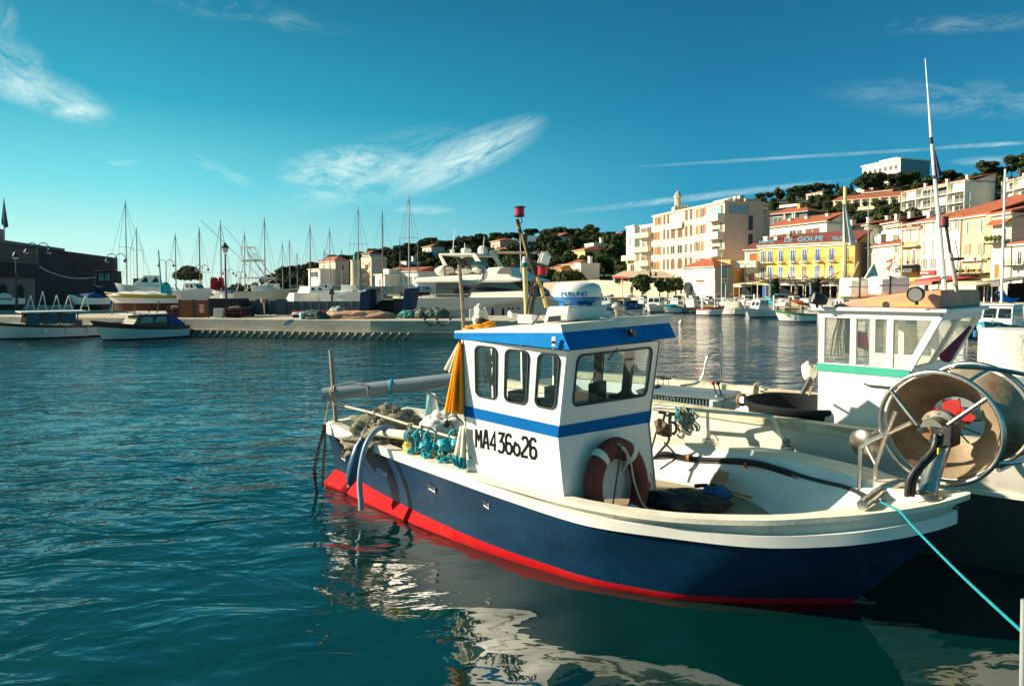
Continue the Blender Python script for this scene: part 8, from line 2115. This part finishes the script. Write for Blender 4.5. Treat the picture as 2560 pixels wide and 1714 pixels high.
h = House('lane_wall', 'low ochre house in the lane right of the hotel', 'house', 2136, 2168, 99, 97, 668, RZ, 3, W_OCH); h.flat(None, .1, .2)
h = House('salmon_wall', 'orange-tan house wall behind the harbour hut', 'house', 1826, 1864, 101, 103, 652, RZ, 4, W_ORNG); h.flat(None, 0, .2)
# cafe awnings and terraces along the quay
def awning(label, pl, pr, Yl, Yr, y0, y1, dep, m_, group='cafe awnings on the quay'):
    a, b = P(pl, y1, Yl), P(pr, y1, Yr); e = (b - a); e.z = 0; w = e.length; e.normalize(); n = Vector((e.y, -e.x, 0)); h_ = P(pl, y0, Yl).z - a.z
    t = thing('cafe_awning', label, 'awning', a, math.atan2(e.y, e.x), group); mb = MB()
    mb.hexa([(0, 0, 0), (w, 0, 0), (w, dep, h_ - .05), (0, dep, h_ - .05), (0, 0, .12), (w, 0, .12), (w, dep, h_ + .05), (0, dep, h_ + .05)]); mb.build('canvas', m_, t, smooth=0)
    mb = MB(); mb.box((w / 2, -.02, -.12), (w, .03, .35)); mb.build('valance', m_, t, smooth=0)
    for k in range(4): x = .1 + (w - .2) * k / 3; MB().tube([(x, .05, 0), (x, .05, RZ - a.z)], .05, 5).build('pole', TRIM, t)
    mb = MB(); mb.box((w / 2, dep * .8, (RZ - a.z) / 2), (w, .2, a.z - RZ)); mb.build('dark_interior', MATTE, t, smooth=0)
AWR = mat('awning_red', (.32, .02, .035), .8, var=.2)
awning('wide dark red cafe awning under the white houses', 2286, 2392, 77, 71, 689, 702, 3.5, AWR); awning('small red-edged awning at the left of the red cafe awning', 2272, 2330, 74, 71, 700, 706, 2.5, mat('awning_redwhite', (.55, .12, .10), .8))
awning('long cream canvas canopy in front of the white houses', 2322, 2440, 69, 63, 704, 716, 3.0, mat('canopy_cream', (.60, .52, .36), .8)); awning('dark terrace canopy below the yellow house', 2440, 2500, 65, 62, 692, 708, 4.0, mat('canopy_grey', (.16, .14, .12), .8))
awning('pale blue-white awning under the hotel balcony', 1920, 2010, 93, 90, 702, 708, 3, mat('awning_pale', (.50, .56, .56), .8)); awning('blue and white awning at the right of the hotel terrace', 2012, 2110, 89.8, 86, 704, 709, 3, mat('awning_pale', (.50, .56, .56), .8)); awning('cream canvas over the lane stalls beside the hut', 1832, 1880, 98, 95, 706, 712, 2.5, mat('canopy_cream', (.60, .52, .36), .8))
# bare plane trees in front of the hotel
def plane_tree(px, Y, label, seed):
    rng = random.Random(seed); b = P(px, 742, Y); t = thing('plane_tree', label, 'tree', (b.x, Y, RZ), 0, 'pollarded plane trees before the hotel'); s_ = Y / F
    top = P(px, 706, Y).z - RZ; mb = MB(); mb.tube([(0, 0, -.2), (.05, 0, top * .6), (0, 0, top)], [.28, .22, .2], 8); mb.build('trunk', mat('plane_bark', (.16, .13, .09), .9, var=.3), t)
    mb = MB()
    for k in range(9):
        a = k * .7 + rng.uniform(-.2, .2); p = Vector((0, 0, top - .1)); pts = [p]
        for s in range(5): p = p + Vector((math.cos(a) * rng.uniform(.5, .9), math.sin(a) * rng.uniform(.4, .8), rng.uniform(-.15, .35))); pts.append(p)
        mb.tube(pts, [.14, .11, .09, .08, .07, .09], 5)
        for q in pts[2:]: mb.tube([q, q + Vector((rng.uniform(-.5, .5), rng.uniform(-.5, .5), rng.uniform(.2, .5)))], [.05, .02], 4)
    mb.build('branches', mat('plane_bark', (.16, .13, .09), .9), t)
for i, (px, Y, lb_) in enumerate(((1925, 88, 'leftmost'), (1990, 86, 'second from left'), (2050, 84, 'third from left'), (2096, 82, 'rightmost'))): plane_tree(px, Y, f'{lb_} of the bare pollarded plane trees before the yellow hotel', i)
for i, (px, lb_) in enumerate(((1939, 'clipped dark cone shrub left of the hotel terrace'), (2040, 'clipped dark cone shrub at the middle of the hotel terrace'))): q = P(px, 745, 83); tree('cypress', q.x, 83, RZ, .35, label=lb_, group='cone shrubs before the hotel', sx=2.0, name='cone_shrub')
for px, a_, Y, lb_ in ((1863, 666, 90, 'iron gooseneck lamp between the hut and the hotel'), (2062, 660, 84, 'iron twin lamp in front of the hotel'), (2252, 650, 76, 'iron twin lamp in front of the orange house'), (2455, 640, 66, 'iron twin lamp in front of the yellow house')):
    goose_lamp(px, a_, 752, Y, lb_, 2 if px > 1900 else 2, 17)
# people on the quay
def person(px, py, Y, hgt, label, top, legs, seed):
    b = Vector((P(px, py, Y).x, Y, RZ)); t = thing('person', label, 'person', b, random.Random(seed).uniform(-2.2, -1)); k = hgt / 1.75
    bm_ = [(0, 0, .93), (0, 0, 1.15), (0, 0, 1.40), (0, 0, 1.50), (.01, 0, 1.62), (.01, 0, 1.72)]
    V = [Vector(v) * k for v in bm_]; mb = MB()
    mb.lathe([(.0, .86 * k), (.15 * k, .9 * k), (.14 * k, 1.1 * k), (.19 * k, 1.38 * k), (.12 * k, 1.47 * k), (.05 * k, 1.5 * k), (.05 * k, 1.55 * k), (.085 * k, 1.6 * k), (.09 * k, 1.68 * k), (.05 * k, 1.76 * k), (0, 1.77 * k)], n=12)
    for sd in (-1, 1):
        mb.tube([(0, sd * .09 * k, .9 * k), (.04 * sd * k, sd * .1 * k, .48 * k), (.08 * sd * k, sd * .1 * k, .06 * k), (.08 * sd * k + .14 * k, sd * .1 * k, .03 * k)], [.085 * k, .065 * k, .045 * k, .04 * k], 8, mi=1); mb.tube([(0, sd * .19 * k, 1.40 * k), (-.03 * sd * k, sd * .24 * k, 1.12 * k), (.08 * k, sd * .21 * k, .86 * k)], [.055 * k, .045 * k, .035 * k], 7)
    mb.build('body', [top, legs], t, smooth=60); mb = MB(); mb.blob((0, 0, 1.70 * k), (.1 * k, .1 * k, .09 * k), seed, .1, 2); mb.build('hair', VARN, t)
DK = mat('clothes_dark', (.03, .035, .045), .9); DB = mat('clothes_blue', (.04, .07, .14), .9)
person(1726, 745, 86, 1.75, 'person in dark clothes standing by the harbour hut', DK, DK, 1); person(2470, 750, 58, 1.3, 'person in dark clothes on the quay near the right edge', DK, DB, 2); person(2493, 750, 58, 1.25, 'second person in dark clothes beside the first at the right edge', DB, DK, 3); person(1579, 742, 94, 1.75, 'person walking below the restaurant sea wall', DK, DK, 4)

# ================================================================== small boats moored along the far quay
HG2 = 'small boats moored along the far quay'
BW_ = mat('boat_white', (.74, .72, .66), .35, var=.05); BBL = mat('boat_blue', (.01, .12, .34), .4, var=.1); BGR = mat('boat_green', (.08, .22, .05), .5, var=.1); BGY = mat('boat_grey', (.20, .22, .20), .5, var=.1); BRD = mat('boat_red', (.34, .03, .02), .5, var=.1); BCR = mat('boat_cream', (.56, .50, .34), .5, var=.1); BTQ = mat('boat_turquoise', (.02, .30, .36), .5, var=.1); BNV = mat('boat_navy', (.012, .03, .07), .4, var=.1); TARPCR = mat('tarp_cream', (.56, .50, .38), .8, var=.1); TARPO = mat('tarp_orange', (.62, .12, .03), .8, var=.15); TARPT = mat('tarp_turquoise', (.0, .33, .42), .7, var=.15)
def small(px, wl, lpx, hd, kind, hm, stripe, label, cover=None, mast=None, f=(.5, .75), b=.36, name='small_boat', cat='boat', group=HG2, Yo=None):
    c = Z(px, wl, 0.0); Y = c.y; s_ = Y / F; view = math.atan2(c.x, c.y)
    hd = R(hd); L_ = max(2.2, lpx * s_ / max(.45, abs(math.cos(hd + view))))
    L_ = min(L_, 6.5)
    t = thing(name, label, cat, (c.x, c.y + .4, 0), hd, group); B_ = min(2.1, max(1.2, L_ * b))
    mk_hull(t, L_, B_, f[0], f[1], hm, ANTIB if hm is not BGR else ANTIR, stripe, tr=.8 if kind != 'pointu' else .4, deckz=.12 if kind in ('open', 'pointu') else 0, deckm=WHITE2)
    if kind == 'cabin': house(t, -.12 * L_, .24 * L_, B_ * .66, f[0], f[0] + .78, BW_, rake=.28)
    elif kind == 'cruiser':
        house(t, -.22 * L_, .18 * L_, B_ * .72, f[0], f[0] + .85, BW_, rake=.35); tarp(t, .16 * L_, .42 * L_, B_ * .55, f[0] + .02, f[0] + .3, BW_, name='foredeck')
    elif kind == 'tarp': tarp(t, -.42 * L_, .36 * L_, B_ * .92, f[0], f[0] + .62, cover or TARPCR)
    elif kind == 'bimini':
        mb = MB(); mb.box((-.1 * L_, 0, f[0] + 1.05), (.38 * L_, B_ * .8, .06)); mb.build('bimini_top', cover or TARPT, t, bevel=.02)
        mb = MB()
        for x in (-.27, .07):
            for sd in (-1, 1): mb.tube([(x * L_, sd * B_ * .38, f[0]), (x * L_, sd * B_ * .38, f[0] + 1.04)], .02, 5)
        mb.build('bimini_frame', STEEL, t); mb = MB(); mb.box((0, 0, f[0] + .3), (.5, .5, .6), taper=.8); mb.build('console', BW_, t, bevel=.03)
    elif kind in ('open', 'pointu'):
        mb = MB()
        for x in (-.25, .0, .22): mb.box((x * L_, 0, f[0] - .06), (.2, B_ * .8, .04))
        mb.build('thwarts', WOOD, t, smooth=0)
        if cover: tarp(t, -.2 * L_, .35 * L_, B_ * .7, f[0] - .05, f[0] + .28, cover)
    if kind != 'pointu' and kind != 'open':
        mb = MB(); mb.box((-L_ / 2 - .14, 0, f[0] + .08), (.22, .22, .34), taper=.75); mb.box((-L_ / 2 - .1, 0, f[0] - .35), (.1, .08, .6)); mb.build('outboard', BNV if hm is not BNV else BW_, t, bevel=.02)
        mb = MB(); pts = [(L_ * (.30 + .2 * k / 5), sd * B_ * .5 * (1 - (k / 5) ** 1.6), f[1] + .26) for sd in (1,) for k in range(6)]; pts = pts + [(x, -y, z) for x, y, z in reversed(pts[:-1])]
        mb.tube(pts, .016, 5)
        for q in pts[::2]: mb.tube([q, (q[0], q[1], f[1] - .1)], .012, 4)
        mb.build('bow_rail', STEEL, t)
    for sd in (-1, 1): MB().lathe([(0, -.16), (.055, -.12), (.065, 0), (.055, .12), (0, .16)], (.05 * L_, sd * (B_ * .5 + .07), f[0] - .25), n=8).build('fender', (BW_, BBL)[(int(px) + sd) % 2], t)
    if mast:
        h_ = P(px, mast[0], Y).z - f[0]; mb = MB(); mb.tube([(.12 * L_, 0, f[0] - .1), (.12 * L_, 0, f[0] + h_)], [mast[1], mast[1] * .7], 7); ms = mb.build('mast', mast[2], t)
        if len(mast) > 3: mb = MB(); mb.tube([(.1 * L_, 0, f[0] + .9), (-.1 * L_, .05, f[0] + .75), (-.34 * L_, .05, f[0] + .55)], [.05, .16, .07], 9); mb.build('furled_sail', mast[3], ms, smooth=60)
    return t
D_ = -125
boats = [
 (1641, 779, 56, -118, 'cruiser', BW_, None, 'white cabin cruiser, bow to the viewer, the leftmost large one of the front row'),
 (1686, 782, 45, -160, 'open', BW_, BTQ, 'small white and turquoise rowing boat with a bright blue cover and white pole', TARPT, (726, .035, WHITE2)),
 (1730, 781, 44, 60, 'cabin', BGY, None, 'grey-green motor boat showing its stern between the rowing boat and the red-striped boat'),
 (1782, 788, 57, -35, 'open', BW_, BRD, 'white open boat with a dark red strake and a white pole', None, (700, .035, WHITE2)),
 (1841, 787, 60, -30, 'tarp', BW_, None, 'boat hidden under a cream tarpaulin in the front row', TARPCR),
 (1907, 793, 72, -150, 'cabin', BW_, None, 'white motor boat with a small cabin in front of the turquoise biminis', None, (711, .045, WHITE2)),
 (1994, 804, 98, 170, 'pointu', BW_, BGR, 'double-ended boat with a green and white hull and brown mast with an orange sail', None, (703, .04, VARN, TARPO)),
 (1583, 771, 36, -150, 'open', BBL, None, 'low blue and white open boat left of the front row'),
 (1582, 757, 46, -20, 'tarp', BW_, BBL, 'boat under a blue tarpaulin left of the leftmost cabin cruiser', TARPB),
 (1557, 762, 22, -90, 'open', mat('boat_yellow', (.6, .42, .03), .5), None, 'tiny yellow boat with an orange mast', None, (690, .05, TARPO)),
 (1694, 768, 40, -100, 'cruiser', BW_, None, 'white cruiser behind the turquoise rowing boat'),
 (1737, 767, 40, -90, 'cabin', BW_, BNV, 'white boat with a navy strake behind the grey-green motor boat'),
 (1775, 767, 36, -110, 'cabin', BW_, None, 'white cabin boat in the second row behind the red-striped boat'),
 (1812, 768, 34, -80, 'bimini', BW_, None, 'white boat with a dull red bimini in the second row', BRD, (711, .045, WHITE2)),
 (1843, 767, 36, -100, 'bimini', BW_, BNV, 'boat with a long red bimini top behind the cream tarpaulin', TARPO),
 (1872, 769, 40, -95, 'cruiser', BW_, None, 'white cruiser with a tall cabin behind the small-cabin motor boat'),
 (1925, 770, 34, -90, 'tarp', BTQ, None, 'turquoise boat with a furled turquoise sail on its mast', TARPT, (705, .05, TARPT)),
 (1958, 772, 40, -100, 'bimini', BW_, None, 'white boat with a turquoise bimini, left of the brown mast', TARPT),
 (1988, 770, 36, -85, 'cabin', BW_, None, 'white cabin boat behind the green and white boat'),
 (2018, 772, 36, -95, 'tarp', BW_, BBL, 'boat under a white tarpaulin behind the green and white boat', TARPW),
 (2046, 776, 36, -100, 'cabin', BW_, None, 'white cabin boat just left of the glazed wheelhouse'),
 (1520, 772, 60, -20, 'cruiser', BW_, None, 'white motor cruiser just right of the radar dome'),
 (1528, 757, 40, -160, 'cabin', BW_, BBL, 'white cabin boat with blue strake behind the cruiser by the radar dome'),
 (1488, 764, 40, -150, 'tarp', BW_, None, 'small white boat with a dark tarpaulin by the radar dome', NAVY),
 (1610, 764, 34, -100, 'cabin', BW_, None, 'white cabin boat behind the leftmost cabin cruiser'),
 (1655, 764, 34, -80, 'tarp', BW_, BBL, 'boat under a pale tarpaulin in the second row near the white pole', TARPW),
 (2110, 790, 70, -60, 'cabin', BW_, BBL, 'white cabin boat seen through the aft wheelhouse window'),
 (2190, 796, 80, -50, 'cruiser', BW_, None, 'white cruiser seen through the middle wheelhouse window'),
 (2270, 800, 70, -70, 'open', BCR, None, 'cream open boat seen through the forward side window of the wheelhouse', TARPCR),
 (2340, 795, 70, -60, 'tarp', BW_, BTQ, 'white and turquoise boat behind the wheelhouse windscreen', TARPW),
 (2400, 800, 60, -80, 'cabin', BW_, None, 'white cabin boat just right of the pink roof'),
 (2450, 806, 70, -60, 'tarp', BW_, BTQ, 'white and turquoise boat left of the blue sail cover', TARPT),
]
for bt_ in boats: small(*bt_)
# boats at the right edge, nearer
small(2520, 868, 120, -140, 'cruiser', BW_, BTQ, 'white boat with turquoise trim in front of the concrete pile at the right edge', f=(.7, 1.0), group='boats at the right edge')
t = small(2512, 826, 110, -120, 'open', BW_, BBL, 'sailing boat with a bright blue sail cover on its white mast at the right edge', None, (424, .07, WHITE2), f=(.6, .85), group='boats at the right edge', name='sailing_boat', cat='sailing boat')
Ys = Z(2512, 826, 0).y
fl = thing('blue_sail_cover', 'bright blue sail cover draped over the boom at the right edge', 'sail cover', P(2500, 752, Ys))
cloth('cover_cloth', [P(2500, 716, Ys - .1), P(2507, 720, Ys - .1), P(2522, 742, Ys - .1), P(2553, 744, Ys - .1)], [P(2496, 751, Ys - .1), P(2510, 754, Ys - .1), P(2528, 758, Ys - .1), P(2540, 754, Ys - .1)], mat('cover_blue', (.0, .16, .50), .7, var=.15), fl, pl=.03, k=2, n=24, rows=8)
small(2470, 838, 80, -150, 'open', BNV, None, 'dark blue dinghy right of the pink roof', f=(.4, .5), group='boats at the right edge')
# mooring poles standing in the water along the berths
for i, (px, y0, y1, Y, lb_) in enumerate(((2505, 700, 770, 44, 'white mooring pole below the blue sail cover'), (1756, 735, 785, 58, 'white mooring pole beside the red-striped boat'), (1886, 735, 778, 56, 'white mooring pole before the small-cabin motor boat'), (1935, 738, 775, 60, 'white mooring pole left of the green and white boat'), (2062, 740, 790, 50, 'white mooring pole just left of the wheelhouse'))):
    pole_thing('mooring_pole', lb_, 'mooring pole', [P(px, y1, Y) - Vector((0, 0, .8)), P(px, y0, Y)], .07, WHITE2, 'mooring poles along the berths')
pole_thing('leaning_spar', 'grey-brown spar leaning behind the life raft cases', 'spar', [P(2128, 705, 40), P(2148, 655, 40)], .09, WOOD)
t = thing('furled_white_sail', 'furled white sail on a slanting spar left of the red mural house', 'sail', P(2165, 700, 38)); mb = MB(); mb.tube([P(2161, 698, 38), P(2186, 656, 38)], .05, 6); mb.build('spar', WHITE2, t, world=True)
cloth('sail_cloth', [P(2184, 660, 38), P(2187, 660, 38)], [P(2165, 694, 38), P(2182, 700, 38), P(2198, 696, 38)], mat('sail_white', (.62, .64, .62), .85), t, pl=.05, k=2, n=20, rows=8)
for i, (px, yt, yb, Y, r_, lb_) in enumerate(((2171, 510, 715, 62, .06, 'slim pale mast rising between the hotel and the red mural house'), (2255, 555, 700, 60, .07, 'yellowish mast in front of the orange house'), (2236, 632, 700, 60, .06, 'leaning white mast left of the yellowish mast'), (1804, 634, 770, 66, .04, 'thin mast before the right side of the harbour hut'), (1712, 630, 745, 72, .035, 'thin dark aerial in front of the apartment block'))):
    pole_thing('boat_mast', lb_, 'mast', [P(px + (8 if i == 2 else 0), yb, Y) - Vector((0, 0, 1.0)), P(px + (-4 if i == 2 else 0), yt, Y)], [r_, r_ * .6], [STEEL, _mc['bamboo'], WHITE2, WHITE2, DARKM][i], 'single masts among the small boats')
# jetty the small boats lie on
jt = thing('jetty', 'low grey wooden jetty between the rows of small boats', 'jetty', (30, 66, 0))
mb = MB(); a, b = Z(1560, 763, .3), Z(2080, 772, .3); d = (b - a).normalized(); n = Vector((-d.y, d.x, 0)); mb.prism([a, b, b + n * 1.6, a + n * 1.6], (0, 0, .16)); mb.build('deck_boards', WOOD, jt, world=True, smooth=0)
for k in range(9): q = a.lerp(b, k / 8); MB().tube([Vector((q.x, q.y - .05, -.8)), Vector((q.x, q.y - .05, .95))], .09, 7).build('pile', GREYP, jt, world=True)
# a gull-white buoy and a few floats near the berths
for i, (px, py, r_, m_, lb_) in enumerate(((1600, 800, .16, TARPO, 'orange float on the water in front of the berths'), (1702, 806, .14, BW_, 'white float on the water in front of the berths'))):
    c = Z(px, py, .05); o = MB().lathe([(0, -r_), (r_ * .7, -r_ * .7), (r_, 0), (r_ * .7, r_ * .7), (.03, r_), (.03, r_ * 1.4), (0, r_ * 1.4)], c, n=14).build('mooring_float', m_); tag(o, lb_, 'float')
